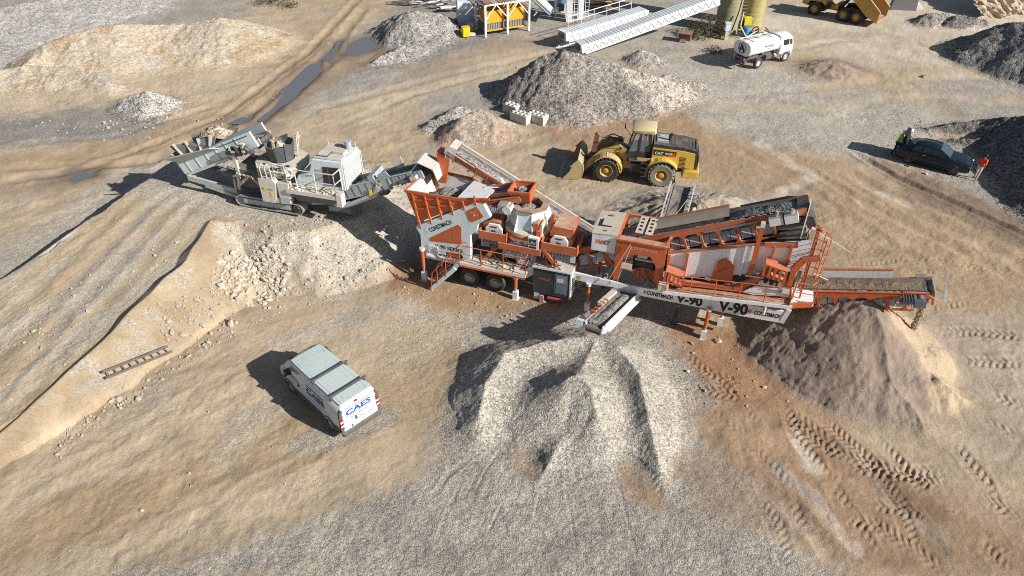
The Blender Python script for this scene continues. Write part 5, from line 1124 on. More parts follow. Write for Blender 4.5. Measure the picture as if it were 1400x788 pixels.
# ------------------------------------------------------------------ people
SKIN = flat('skin', (.45, .27, .19), .6); HAIR = flat('dark_hair', (.03, .022, .018), .7)
def person(name, label, loc, rz, top, legs, shoe, arms='down', helmet=None, hair=True, lean=0.0, sit=False, sleeves=None, h=1.75, step=.12, group=None):
    """one continuous skinned body; helmet and hair are its children. x forward, y left"""
    k = h / 1.75; J = {}; E = []
    def j(n, p, r, par=None, mat=0):
        J[n] = (len(J), Vector(p) * k, r * k, par, mat)
        if par: E.append((par, n))
    lx = lambda z: math.sin(lean) * max(0, z - .95)
    q = lambda x, y, z: (x + lx(z), y, .95 + (z - .95) * math.cos(lean) if z > .95 else z)
    j('pel', q(0, 0, .95), .145, None, 1); j('belly', q(.01, 0, 1.12), .135, 'pel', 0); j('chest', q(.01, 0, 1.32), .15, 'belly', 0); j('neckb', q(0, 0, 1.47), .075, 'chest', 0); j('neck', q(.01, 0, 1.53), .052, 'neckb', 2); j('head', q(.03, 0, 1.62), .095, 'neck', 2); j('crown', q(.025, 0, 1.70), .085, 'head', 2)
    for s, n in ((1, 'l'), (-1, 'r')):
        j('sh' + n, q(0, s * .17, 1.43), .068, 'chest', 0)
        if arms == 'down': el, wr = q(-.03, s * .25, 1.15), q(.04, s * .27, .90)
        elif arms == 'work': el, wr = q(.08, s * .25, 1.18), q(.34, s * .16, 1.12)
        else: el, wr = q(-.12, s * .27, 1.2), q(.02, s * .22, 1.02)
        am = 0 if sleeves is None else 2
        j('el' + n, el, .048, 'sh' + n, 0); j('wr' + n, wr, .03, 'el' + n, 0)
        d = (Vector(wr) - Vector(el)).normalized(); j('pm' + n, Vector(wr) + d * .07, .036, 'wr' + n, 2)
        st = s * step
        if sit: kn, an = (.42, s * .13, .93), (.45, s * .13, .50)
        else: kn, an = (.03 + st * .55, s * .11, .50), (st - .02, s * .11, .09)
        j('hip' + n, (0, s * .09, .90), .105, 'pel', 1); j('kn' + n, kn, .062, 'hip' + n, 1); j('an' + n, an, .042, 'kn' + n, 1); j('to' + n, (an[0] + .15, an[1], an[2] - .05), .038, 'an' + n, 3)
    me = bpy.data.meshes.new('body'); me.from_pydata([v[1] for v in J.values()], [(J[a][0], J[b][0]) for a, b in E], [])
    ob = bpy.data.objects.new('body', me); COL.objects.link(ob)
    md = ob.modifiers.new('skin', 'SKIN'); 
    for v in J.values(): me.skin_vertices[0].data[v[0]].radius = (v[2], v[2] * (1.0))
    me.skin_vertices[0].data[0].use_root = True
    for n in ('chest', 'belly', 'pel'): me.skin_vertices[0].data[J[n][0]].radius = (J[n][2] * 1.12, J[n][2] * .82)
    ob.modifiers.new('sub', 'SUBSURF').levels = 2
    me2 = bpy.data.meshes.new_from_object(ob.evaluated_get(bpy.context.evaluated_depsgraph_get()))
    bpy.data.objects.remove(ob); bpy.data.meshes.remove(me)
    b = MB(); mats = (top, legs, SKIN, shoe); segs = [(J[a][1], J[c][1], J[c][4]) for a, c in E]
    vv = [tuple(v.co) for v in me2.vertices]
    for p in me2.polygons:
        c = p.center; best = min(segs, key=lambda s_: ((c - s_[0] - (s_[1] - s_[0]) * max(0, min(1, (c - s_[0]).dot(s_[1] - s_[0]) / max(1e-6, (s_[1] - s_[0]).length_squared)))).length))
        b.f.append(tuple(p.vertices)); b.mi.append(b.m(mats[best[2]]))
    b.v = vv
    # fingers, nose, eyes, ears
    for n, s in (('l', 1), ('r', -1)):
        pm = J['pm' + n][1]; d = (pm - J['wr' + n][1]).normalized(); side = d.cross(Vector((0, s, 0))).normalized(); out = Vector((0, s, 0))
        for i, ln in enumerate((.06, .072, .066, .05)):
            o = pm + side * (.03 - .02 * i); m1 = o + d * ln * .6; m2 = m1 + (d * .7 - out * .5).normalized() * ln * .5
            b.tube(o, m1, .0095, SKIN, 6, .009); b.tube(m1, m2, .009, SKIN, 6, .007)
        b.tube(pm - d * .03 + side * .025, pm + side * .055 + d * .03, .011, SKIN, 6, .008)
    hd = J['head'][1]; b.tube(hd + Vector((.085, 0, .02)), hd + Vector((.115, 0, -.015)), .012, SKIN, 6, .016)
    for s in (-1, 1):
        b.lathe([(0, -.008), (.011, 0), (0, .008)], tuple(hd + Vector((.088, s * .032, .03))), INK, 8, 'x'); b.lathe([(0, -.01), (.025, 0), (0, .01)], tuple(hd + Vector((.0, s * .095, .01))), SKIN, 8, 'y')
    b.b(hd.x + .086, hd.x + .094, -.025, .025, hd.z - .052, hd.z - .044, flat('lips', (.3, .1, .09), .5))
    o = b.build(name, None, sharp=80); o.location = loc; o.rotation_euler = (0, 0, rz); tag(o, label, 'person', group)
    c = J['crown'][1]
    if helmet:
        k_ = MB(); k_.lathe([(.0, .135), (.06, .125), (.105, .085), (.122, .03), (.126, 0), (.15, -.01), (.126, -.015)], (c.x - .01, c.y, c.z - .03), helmet, 18); k_.box((c.x + .12, 0, c.z - .035), (.08, .16, .015), helmet); k_.build('helmet', o)
    elif hair:
        k_ = MB(); k_.lathe([(0, .105), (.06, .095), (.098, .05), (.108, -.01), (.1, -.07), (.085, -.10)], (c.x - .018, c.y, c.z - .01), HAIR, 16); k_.build('hair', o)
    return o

# ------------------------------------------------------------------ wheel loader
_f = R(169.3); _o = at(902, 255); _l = (math.cos(_f + R(90)), math.sin(_f + R(90)))
lx_, ly_ = _o[0] - 1.3 * _l[0], _o[1] - 1.3 * _l[1]
LD = thing('wheel_loader', 'yellow wheel loader with its bucket lowered to the ground', 'wheel loader', (lx_, ly_, gz1(lx_, ly_) + .02), _f)
YD = paint('worn_yellow', (.52, .35, .08), .6, .55); DG = paint('loader_black', (.03, .033, .036), .55, .15); ROOFY = paint('pale_yellow_roof', (.60, .53, .26), .5, .4)
b = MB()
hood = [(.75, 1.2), (.75, 2.5), (-1.2, 2.4), (-1.9, 2.28), (-1.95, 1.2)]
b.prism(hood, -.88, .88, YELLOW); b.prism([(.72, .75), (.72, 1.3), (-2.0, 1.3), (-1.95, .85), (-1.0, .75)], -.55, .55, DG); b.build('rear_body', LD, bevel=.05)
b = MB(); b.prism([(.74, 2.5), (.7, 2.7), (-1.15, 2.6), (-2.0, 2.45), (-2.12, 1.1), (-1.92, 1.1), (-1.88, 2.28), (-1.2, 2.4)], -.88, .88, DG)
for i in range(8): b.beam((-1.9 + i * .22, -.7, 2.49 + i * .02), (-1.9 + i * .22, .7, 2.49 + i * .02), .06, .05, BLACK)
for s in (-1, 1): b.b(-2.14, -2.08, s * .45 - .3, s * .45 + .3, 1.3, 2.05, BLACK)
b.b(-.2, .5, -.5, .5, 2.64, 2.76, BLUEG); b.build('hood', LD)
b = MB(); b.prism([(-2.2, .72), (-2.25, 1.2), (-1.75, 1.2), (-1.3, 1.1), (-1.2, .72)], -1.2, 1.2, YELLOW); b.build('counterweight', LD, bevel=.04)
for s in (-1, 1):
    b = MB(); y = s * .886
    for i, (x0, x1, z0, z1) in enumerate(((-1.35, -1.0, 1.65, 2.0), (-1.35, -1.0, 1.2, 1.6))):
        b.prism([(x0, z0), (x1, z0), (x1, z1), (x0, z1)], y, y + s * .012, DG)
        for k in range(4): b.b(x0, x1, min(y, y + s * .02), max(y, y + s * .02), z0 + .05 + k * .09, z0 + .07 + k * .09, YELLOW)
    b.build('vent_grille', LD)
    b = MB(); b.prism([(-.72, 1.98), (.62, 1.98), (.66, 2.36), (-.74, 2.27)], y, y + s * .014, BLACK); b.prism([(-.72, 1.96), (-.2, 1.96), (-.62, 2.22)], y, y + s * .018, REDINK)
    xd = (-1, 0, 0) if s > 0 else (1, 0, 0); x0 = .58 if s > 0 else -.60
    b.text('CAT', (x0, y + s * .02, 2.05), xd, (0, 0, 1), .24, WHINK, .008, .52, fat=.03); b.text('950F', (x0 - s * .62, y + s * .02, 2.06), xd, (0, 0, 1), .18, WHINK, .008, .45, fat=.02)
    b.build('decal', LD)
    b = MB(); arch(b, 0, .80, .98, s * .72, s * 1.36, YELLOW, .06, -8, 150); arch(b, 0, .80, .93, s * 1.30, s * 1.40, DG, .06, -8, 150); b.prism([(.95, .9), (1.05, .9), (.75, 1.75), (.6, 1.75)], s * .8, s * 1.36, YD); b.build('fender', LD)
    b = MB(); arch(b, 3.45, .80, .93, s * .72, s * 1.36, YD, .06, 40, 178); b.prism([(2.6, .75), (2.52, .75), (2.75, 1.45), (2.85, 1.45)], s * .74, s * 1.36, YELLOW); b.prism([(3.1, 1.58), (3.5, 1.78), (3.5, 1.82), (3.1, 1.62)], s * .75, s * 1.2, WHITED); b.build('fender', LD)
# cab
b = MB(); b.prism([(.78, 1.3), (.82, 2.0), (2.15, 2.0), (2.35, 1.75), (2.25, 1.3)], -.74, .74, DG)
for x0, z0, x1, z1 in ((.82, 2.0, .9, 3.3), (1.55, 2.0, 1.5, 3.3), (2.2, 1.95, 1.85, 3.3)):
    for s in (-1, 1): b.beam((x0, s * .72, z0), (x1, s * .7, z1), .08, .08, DG)
b.beam((.82, -.7, 2.0), (.82, .7, 2.0), .08, .08, DG); b.b(.9, 1.9, -.7, .7, 3.2, 3.3, DG); b.b(.86, .92, -.68, .68, 2.0, 3.25, DG); b.b(1.5, 1.95, -.35, .35, 2.0, 2.3, DG); b.b(1.0, 1.5, -.28, .28, 1.95, 2.3, BLACK); b.b(.95, 1.08, -.26, .26, 2.3, 2.95, BLACK)
b.build('cab', LD)
CLEAR = bpy.data.materials.new('clear_glass'); CLEAR.use_nodes = True; _n = CLEAR.node_tree; _p = _n.nodes['Principled BSDF']; _p.inputs['Base Color'].default_value = (.6, .68, .68, 1); _p.inputs['Roughness'].default_value = .05; _p.inputs['Transmission Weight'].default_value = .0; _p.inputs['Alpha'].default_value = .25
b = MB(); b.quad([(2.2, -.68, 2.0), (2.2, .68, 2.0), (1.86, .66, 3.25), (1.86, -.66, 3.25)], CLEAR)
for s in (-1, 1): b.quad([(.88, s * .72, 2.05), (1.5, s * .72, 2.05), (1.46, s * .7, 3.22), (.92, s * .7, 3.22)], CLEAR); b.quad([(1.58, s * .72, 2.05), (2.15, s * .72, 2.05), (1.84, s * .7, 3.22), (1.54, s * .7, 3.22)], CLEAR)
b.build('cab_window', LD)
b = MB(); loft(b, [(.62, [(0, 3.3), (.68, 3.3), (.7, 3.42), (.5, 3.5), (0, 3.52)]), (.72, [(0, 3.28), (.8, 3.28), (.8, 3.44), (.62, 3.55), (0, 3.57)]), (1.95, [(0, 3.28), (.8, 3.28), (.8, 3.42), (.6, 3.52), (0, 3.55)]), (2.1, [(0, 3.3), (.7, 3.3), (.7, 3.38), (.5, 3.44), (0, 3.46)])], ROOFY); b.build('cab_roof', LD)
b = MB(); b.tube((-.25, .25, 2.5), (-.25, .25, 3.05), .09, DG, 12, .1); b.tube((-.25, .25, 3.0), (-.38, .25, 3.2), .1, DG, 12); b.tube((.3, -.3, 2.5), (.3, -.3, 2.8), .13, BLUEG, 12); b.build('exhaust', LD)
b = MB()
for s in (-1, 1):
    b.tube((2.1, s * .75, 2.3), (2.55, s * 1.05, 2.75), .02, DG); b.box((2.58, s * 1.08, 2.86), (.06, .26, .3), DG)
b.path([(.55, .6, 2.4), (.55, .6, 3.1), (.55, -.6, 3.1), (.55, -.6, 2.4)], .02, RUST); b.build('mirror', LD)
for s in (-1, 1):
    b = MB()
    for x in (.9, 1.3): b.beam((x, s * 1.12, .5), (x - .05, s * .98, 1.55), .05, .04, DG)
    for i in range(4): b.b(.88, 1.32, s * 1.1 - .1, s * 1.1 + .02, .5 + i * .3, .54 + i * .3, STEEL)
    b.b(.6, 2.1, min(s * .74, s * 1.1), max(s * .74, s * 1.1), 1.5, 1.56, DG); b.b(1.0, 2.0, min(s * .7, s * 1.0), max(s * .7, s * 1.0), .75, 1.3, DG); b.b(.7, 1.6, s * .98 - .02, s * .98 + .02, 1.56, 1.75, YD)
    b.build('access_ladder', LD)
# front frame, arms, cylinders, bucket
b = MB(); b.prism([(1.9, .7), (1.9, 1.3), (2.3, 1.9), (2.9, 2.2), (3.3, 1.7), (4.2, 1.1), (4.2, .7)], -.5, .5, YD); b.tube((2.0, 0, .6), (2.0, 0, 1.4), .3, DG, 14); b.build('front_frame', LD, bevel=.04)
b = MB(); b.tube((3.45, -1.0, .8), (3.45, 1.0, .8), .28, DG, 14); b.tube((0, -1.0, .8), (0, 1.0, .8), .28, DG, 14); b.build('axle', LD)
for s in (-1, 1):
    b = MB(); b.prism([(2.55, 2.2), (2.75, 2.32), (3.9, 1.95), (4.75, .95), (5.0, .55), (4.8, .4), (4.35, .85), (3.7, 1.6), (2.6, 1.95)], s * .52, s * .66, YD); b.lathe([(0, -.1), (.12, -.1), (.12, .1), (0, .1)], (2.68, s * .6, 2.12), YELLOW, 14, 'y'); b.lathe([(0, -.1), (.08, -.1), (.08, .1), (0, .1)], (2.68, s * .68, 2.12), DG, 14, 'y'); b.build('lift_arm', LD)
    b = MB(); b.tube((2.5, s * .45, 1.2), (3.4, s * .45, 1.5), .09, DG, 10); b.tube((3.4, s * .45, 1.5), (3.95, s * .5, 1.68), .05, STEEL, 10); b.build('lift_cylinder', LD)
b = MB(); b.tube((2.6, 0, 2.35), (3.7, 0, 2.5), .1, DG, 10); b.tube((3.7, 0, 2.5), (4.2, 0, 2.5), .055, STEEL, 10); b.build('tilt_cylinder', LD)
b = MB(); b.prism([(4.1, 2.62), (4.25, 2.75), (4.4, 2.65), (4.55, 1.6), (4.4, 1.0), (4.25, 1.05)], -.12, .12, RUST); b.beam((4.35, 0, 1.1), (4.95, 0, .95), .16, .14, RUST); b.path([(2.7, .3, 2.4), (3.4, .35, 2.55), (4.0, .25, 2.35)], .035, BLACK); b.path([(2.7, -.2, 2.45), (3.3, -.3, 2.6), (3.9, -.25, 2.3)], .035, BLACK); b.build('bellcrank', LD)
BKT = paint('worn_bucket', (.30, .25, .16), .6, .7); BKS = paint('bucket_side', (.46, .36, .17), .6, .7); BKI = paint('bucket_steel', (.30, .29, .28), .45, .6, metal=.2)
b = MB(); prof = [(6.35, .03), (5.3, .05), (5.0, .25), (4.9, .65), (5.0, 1.1), (5.3, 1.45)]
for (x0, z0), (x1, z1) in zip(prof, prof[1:]):
    d = Vector((x1 - x0, z1 - z0)).normalized() * .05; nx, nz = d.y, -d.x
    b.prism([(x0, z0), (x1, z1), (x1 - nx, z1 - nz), (x0 - nx, z0 - nz)], -1.45, 1.45, BKI if x0 > 5.2 else BKT)
for s in (-1, 1):
    b.prism([(6.2, .06), (5.3, .06), (5.0, .27), (4.92, .65), (5.02, 1.1), (5.3, 1.42), (5.55, 1.2), (5.75, .6)], s * 1.42, s * 1.47, BKS); b.prism([(5.2, 1.35), (5.5, 1.2), (5.75, .95), (5.5, .9)], s * 1.40, s * 1.5, BKS)
b.prism([(6.25, .01), (6.5, .01), (6.5, .04), (6.25, .07)], -1.48, 1.48, BKI); b.build('bucket', LD)
w0 = wheel(LD, (0, 1.08, .80), .80, .58, TYRED, paint('hub_yellow', (.55, .35, .06), .5, .45), 1, 20, hubr=.52, recess=.12)
wf = wheel(LD, (3.45, 1.08, .80), .80, .58, RUBBER, MATS['hub_yellow'], 1, 22, hubr=.52, recess=.16)
copy_tree(w0, LD, (0, -1.08, .80), R(180)); copy_tree(wf, LD, (3.45, -1.08, .80), R(180))
_c, _s = math.cos(_f), math.sin(_f); px_, py_ = 1.22, .0
person('person', 'loader driver in an orange vest seated inside the yellow loader cab', (lx_ + _c * px_ - _s * py_, ly_ + _s * px_ + _c * py_, gz1(lx_, ly_) + 1.45), _f, flat('orange_vest', (.75, .09, .03), .7), flat('dark_trousers', (.03, .035, .05), .8), INK, arms='work', sit=True)

# ------------------------------------------------------------------ dark sedan and the people beside it
CARB = flat('dark_car_paint', (.012, .018, .030), .12); LIDM = flat('boot_lid_dark', (.014, .018, .026), .55, spec=.15); _f = R(-36.0); _o = at(1240, 223)
_l = (math.cos(_f + R(90)), math.sin(_f + R(90))); cx_, cy_ = _o[0] + .8 * _l[0], _o[1] + .8 * _l[1]
CAR = thing('car', 'dark blue-black saloon car with its boot lid raised', 'car', (cx_, cy_, gz1(cx_, cy_) + .06), _f)
b = MB()
def cs(x, w, zb, zs, zt): return (x, [(0, zb), (w * .9, zb), (w * .97, zb + .15), (w, zs - .15), (w * .97, zs), (w * .86, zt), (0, zt + .02)])
loft(b, [cs(-.92, .74, .42, .78, .84), cs(-.85, .84, .30, .85, .92), cs(-.5, .90, .24, .88, .97), cs(.6, .91, .22, .86, .95), cs(1.9, .91, .22, .84, .94), cs(2.2, .91, .22, .82, .94), cs(3.1, .88, .24, .74, .84), cs(3.45, .80, .26, .66, .74), cs(3.55, .70, .32, .58, .62)], CARB)
b.build('body', CAR, bevel=.02)
b = MB()
def gs(x, w, zt, wr): return (x, [(0, .85), (w, .85), (w * .985, .95), (wr, zt - .05), (wr * .9, zt), (0, zt + .025)])
loft(b, [gs(-.42, .80, 1.0, .74), gs(.05, .83, 1.28, .66), gs(.55, .84, 1.40, .62), gs(1.1, .84, 1.42, .62), gs(1.55, .84, 1.34, .64), gs(2.25, .82, .98, .76)], CARB); b.build('roof', CAR)
for s in (-1, 1):
    b = MB(); yo = lambda z: .84 - (z - .95) * .42 + .012
    for P in ([(.0, .99), (.12, 1.22), (.55, 1.33), (.55, .99)], [(.62, .99), (.62, 1.33), (1.1, 1.34), (1.1, .99)], [(1.16, .99), (1.16, 1.34), (1.5, 1.26), (1.98, 1.0)]): b.quad([(x, s * yo(z), z) for x, z in (P if s < 0 else P[::-1])], GLASS)
    b.build('side_window', CAR)
    b = MB(); b.box((1.85, s * .98, 1.0), (.14, .2, .12), CARB); b.build('mirror', CAR)
    b = MB(); b.box((3.38, s * .6, .64), (.26, .28, .12), CLEARL, rz=-s * .5); b.build('headlight', CAR)
    b = MB(); b.box((-.87, s * .62, .78), (.1, .36, .12), REDL); b.build('tail_lamp', CAR)
    b = MB(); b.b(.6, .61, s * .908 - .01, s * .908 + .01, .35, .95, INK); b.b(1.13, 1.14, s * .908 - .01, s * .908 + .01, .35, .95, INK); b.beam((.7, s * .93, .82), (.88, s * .93, .82), .02, .03, STEEL); b.beam((-.3, s * .905, .30), (2.6, s * .905, .28), .03, .06, BLACK); b.build('door_trim', CAR)
b = MB(); b.quad([(1.56, -.58, 1.36), (1.56, .58, 1.36), (2.26, .70, 1.0), (2.26, -.70, 1.0)], glass('sky_lit_glass', (.06, .08, .10))); b.build('windscreen', CAR)
b = MB(); b.quad([(-.40, -.66, 1.03), (.05, -.60, 1.305), (.05, .60, 1.305), (-.40, .66, 1.03)], GLASS); b.build('rear_window', CAR)
b = MB()
for s in (-1, 1):
    b.lathe([(.0, -.02), (.11, -.02), (.11, .02), (0, .02)], (3.545, s * .13, .58), BLACK, 14, 'x'); b.prism([(s * .03, .5), (s * .25, .5), (s * .27, .66), (s * .03, .66)], 3.5, 3.575, BLACK, 'x')
b.b(3.5, 3.58, -.26, .26, .36, .46, flat('car_plate', (.7, .7, .7), .4)); b.box((3.4, 0, .30), (.34, 1.2, .06), BLACK); b.build('grille', CAR)
b = MB(); b.plate([(-.45, -.66, .99), (-.45, .66, .99), (-.62, .64, 1.75), (-.62, -.64, 1.75)], .06, LIDM); b.plate([(-.62, -.64, 1.75), (-.62, .64, 1.75), (-.78, .6, 1.80), (-.78, -.6, 1.80)], .05, LIDM); b.b(-.55, -.50, -.3, .3, 1.3, 1.36, CLEARL); b.build('boot_lid', CAR)
w0 = wheel(CAR, (0, -.80, .33), .33, .22, RUBBER, DSTEEL, -1, 0, hubr=.70, recess=.03)
for x, y in ((0, .80), (2.68, .80), (2.68, -.80)): copy_tree(w0, CAR, (x, y, .33), R(180) if y > 0 else 0)
HIVIS = flat('green_vest', (.16, .62, .02), .7); REDJ = flat('orange_red_jacket', (.80, .075, .025), .7); DARK = flat('dark_clothes', (.02, .022, .03), .8); PALET = flat('pale_trousers', (.62, .56, .50), .8); HELM = flat('white_helmet', (.8, .8, .8), .3)
p = at(1221, 211); person('person', 'person in a green hi-vis vest and white helmet leaning over the open car boot', (p[0], p[1], gz1(p[0], p[1])), R(-8), HIVIS, DARK, INK, arms='work', helmet=HELM, lean=.28, step=.16)
p = at(1232, 210); person('person', 'person in dark clothes and white helmet at the car boot, beside the green vest', (p[0], p[1] + .25, gz1(p[0], p[1] + .25)), R(-30), DARK, flat('orange_trousers', (.6, .07, .02), .8), INK, arms='work', helmet=HELM, lean=.3)
p = at(1333, 245); person('person', 'person in an orange-red jacket and pale trousers walking in front of the dark car', (p[0], p[1], gz1(p[0], p[1])), R(35), REDJ, PALET, DARK, arms='bent', lean=.12, step=.17)

# ------------------------------------------------------------------ white water tanker
_f = R(30.5); _o = at(1034.6, 93.3); _l = (math.cos(_f + R(90)), math.sin(_f + R(90))); tx, ty = _o[0] + .95 * _l[0], _o[1] + .95 * _l[1]
TK = thing('tanker_truck', 'white water tanker truck with a black round emblem on the tank end', 'tanker truck', (tx, ty, gz1(tx, ty) + .02), _f)
TW = paint('tank_white', (.80, .81, .82), .35, .10); HSHADE = paint('white_shaded_blue', (.45, .53, .66), .4, .1); CABW = paint('cab_white', (.72, .74, .74), .4, .2)
b = MB(); P = [(0, 1.08), (.55, 1.08), (.85, 1.25), (1.0, 1.6), (.9, 2.0), (.6, 2.22), (0, 2.28)]
loft(b, [(-1.22, [(y * .98, 1.65 + (z - 1.65) * .98) for y, z in P]), (-1.15, P), (2.25, P), (2.32, [(y * .98, 1.65 + (z - 1.65) * .98) for y, z in P])], TW)
b.prism([(.58, 2.24), (.64, 2.24), (.64, 2.30), (.58, 2.30)], -1.1, 2.2, TW, 'x'); b.prism([(-.64, 2.24), (-.58, 2.24), (-.58, 2.30), (-.64, 2.30)], -1.1, 2.2, TW, 'x'); b.tube((.6, 0, 2.2), (.6, 0, 2.36), .28, TW, 16)
for x in (-.6, 1.6): b.b(x, x + .04, -.64, .64, 2.24, 2.29, STEEL)
xd = (1, 0, 0); b.text('Benoogra', (.45, -.985, 1.72), xd, (0, .15, 1), .26, INK, .02, 1.1, fat=.01); b.text('agua', (.8, -.99, 1.55), xd, (0, 0, 1), .12, INK, .02, .4)
b.build('tank', TK)
b = MB()
b.lathe([(.38, -.012), (.44, -.012), (.44, .0), (.38, .0)], (-1.226, 0, 1.68), INK, 24, 'x')
for (y, z, dy, dz) in ((.05, 1.85, .3, .2), (.2, 1.62, .22, .2), (-.12, 1.62, .3, .22), (-.2, 1.45, .16, .12), (.0, 1.72, .16, .2), (.18, 1.48, .2, .08)): b.box((-1.236, y, z), (.012, dy, dz), INK, rx=.5)
b.build('emblem', TK)
b = MB(); 
for y in (-.42, .42): b.b(-1.3, 4.0, y - .06, y + .06, .72, .92, DSTEEL)
for x in (-1.0, .6, 2.1): b.b(x, x + .1, -.7, .7, .9, 1.1, DSTEEL)
b.b(-1.5, -1.2, -.8, .8, .62, .7, DSTEEL); b.tube((-1.35, -.3, .9), (-1.35, .3, .9), .12, DSTEEL, 12); b.tube((-1.4, .5, .6), (-1.4, .5, 1.1), .08, STEEL); b.b(-1.45, -1.25, -.75, -.5, .5, .8, RUST); b.b(1.1, 1.8, -.8, -.45, .5, .85, DSTEEL); b.tube((2.1, -.6, .65), (2.6, -.6, .65), .22, STEEL, 14); b.tube((0, -.9, .45), (0, .9, .45), .1, DSTEEL); b.tube((3.3, -.9, .45), (3.3, .9, .45), .09, DSTEEL); b.build('chassis', TK)
b = MB()
loft(b, [(2.42, [(0, .75), (.95, .75), (1.0, 1.2), (.97, 1.55), (.88, 2.08), (.7, 2.2), (0, 2.26)]), (3.6, [(0, .6), (.98, .6), (1.02, 1.2), (1.0, 1.55), (.88, 2.06), (.7, 2.18), (0, 2.24)]), (3.95, [(0, .6), (.96, .6), (1.0, 1.15), (.96, 1.5), (.8, 1.96), (.6, 2.06), (0, 2.1)]), (4.1, [(0, .62), (.9, .62), (.95, 1.1), (.88, 1.45), (.74, 1.85), (.5, 1.92), (0, 1.95)])], CABW); b.build('cab', TK, bevel=.03)
b = MB(); loft(b, [(2.45, [(0, 2.2), (.8, 2.16), (.6, 2.3), (0, 2.34)]), (3.7, [(0, 2.2), (.8, 2.12), (.6, 2.28), (0, 2.32)])], PALEBL); b.build('roof', TK)
for s in (-1, 1):
    b = MB(); b.plate([(2.75, s * 1.0, 1.5), (3.42, s * 1.015, 1.5), (3.42, s * .92, 1.95), (2.75, s * .92, 1.95)], .02, GLASS); b.plate([(3.52, s * 1.01, 1.5), (3.85, s * .99, 1.48), (3.8, s * .90, 1.9), (3.52, s * .92, 1.95)], .02, GLASS); b.build('side_window', TK)
    b = MB(); arch(b, 3.3, .45, .56, s * .78, s * 1.05, CABW, .05, 0, 180); b.build('fender', TK)
b = MB(); b.plate([(4.12, -.8, 1.45), (4.12, .8, 1.45), (3.99, .7, 1.92), (3.99, -.7, 1.92)], .02, GLASS); b.build('windscreen', TK)
w0 = wheel(TK, (0, -.92, .45), .45, .26, RUBBER, WHITED, -1, 0, hubr=.55, recess=.05)
for x, y in ((0, .92), (3.3, .92), (3.3, -.92)): copy_tree(w0, TK, (x, y, .45), R(180) if y > 0 else 0)

# ------------------------------------------------------------------ articulated dump truck (only its lower part is in the picture)
_f = R(137.5); _o = at(1168, 33); _l = (math.cos(_f + R(90)), math.sin(_f + R(90))); dx, dy = _o[0] - 1.15 * _l[0], _o[1] - 1.15 * _l[1]
DT = thing('dump_truck', 'yellow six-wheeled dump truck with its bed tipped back', 'dump truck', (dx, dy, gz1(dx, dy) + .02), _f); DT.scale = (.95, .95, .95)
DY = paint('dumper_yellow', (.50, .30, .06), .55, .4)
b = MB(); b.b(-.9, 2.6, -.4, .4, .75, 1.05, DG); b.b(2.4, 3.4, -.35, .35, .7, 1.2, DY); b.b(3.2, 6.0, -.5, .5, .75, 1.3, DG); b.tube((0, -1.1, .68), (0, 1.1, .68), .16, DG); b.tube((1.37, -1.1, .68), (1.37, 1.1, .68), .16, DG); b.tube((4.5, -1.1, .68), (4.5, 1.1, .68), .16, DG); b.b(2.2, 2.5, -.9, .9, 1.0, 1.5, DY); b.build('chassis', DT)
b = MB(); b.prism([(3.5, 1.15), (3.55, 2.1), (4.3, 2.2), (5.9, 1.9), (6.05, 1.0), (5.4, .95), (5.2, 1.4), (3.9, 1.45)], -1.15, 1.15, DY); b.build('engine_cover', DT, bevel=.05)
b = MB(); b.prism([(3.4, 1.8), (3.4, 3.1), (4.4, 3.1), (4.8, 2.2), (4.8, 1.8)], -.75, .75, DY); b.plate([(4.42, -.7, 3.0), (4.42, .7, 3.0), (4.8, .7, 2.25), (4.8, -.7, 2.25)], .05, GLASS); b.b(3.6, 4.3, .74, .77, 2.2, 2.95, GLASS); b.b(3.6, 4.3, -.77, -.74, 2.2, 2.95, GLASS); b.build('cab', DT)
# tipped bed: floor and sides, open to the rear
b = MB(); T = R(38); cT, sT = math.cos(T), math.sin(T); pv = (-.75, 1.15)
bp = lambda x, z: (pv[0] + x * cT - z * sT, pv[1] + x * sT + z * cT)
o = [bp(*q) for q in ((-1.5, .35), (-.2, 0), (3.2, 0), (3.2, .1), (-.2, .1), (-1.5, .45))]; b.prism(o, -1.35, 1.35, DY)
b.prism([bp(-1.4, .45), bp(-.2, .1), bp(3.2, .1), bp(3.2, .16), bp(-.2, .16), bp(-1.4, .5)], -1.28, 1.28, RUST)
for s in (-1, 1):
    b.prism([bp(*q) for q in ((-1.5, .38), (-.2, .02), (3.2, .02), (3.4, 1.3), (-.9, 1.25))], s * 1.30, s * 1.38, DY); b.prism([bp(*q) for q in ((-.9, 1.2), (3.4, 1.25), (3.4, 1.38), (-.9, 1.33))], s * 1.26, s * 1.46, DY)
    for x in (.2, 1.2, 2.2): b.prism([bp(*q) for q in ((x, .02), (x + .14, .02), (x + .14, 1.25), (x, 1.25))], s * 1.38, s * 1.44, DY)
b.prism([bp(*q) for q in ((3.2, .02), (3.28, .02), (3.48, 1.35), (3.4, 1.35))], -1.35, 1.35, DY); b.build('bed', DT)
for s in (-1, 1): b = MB(); b.tube((2.2, s * .55, 1.0), (1.6, s * .55, 2.0), .1, DG, 10); b.tube((1.6, s * .55, 2.0), (1.2, s * .55, 2.6), .06, STEEL, 10); b.build('hoist_cylinder', DT)
w0 = wheel(DT, (0, 1.15, .70), .70, .50, RUBBER, MATS['hub_yellow'], 1, 18, hubr=.52, recess=.1)
for x, y in ((0, -1.15), (1.37, 1.15), (1.37, -1.15), (4.5, 1.15), (4.5, -1.15)): copy_tree(w0, DT, (x, y, .70), R(180) if y < 0 else 0)

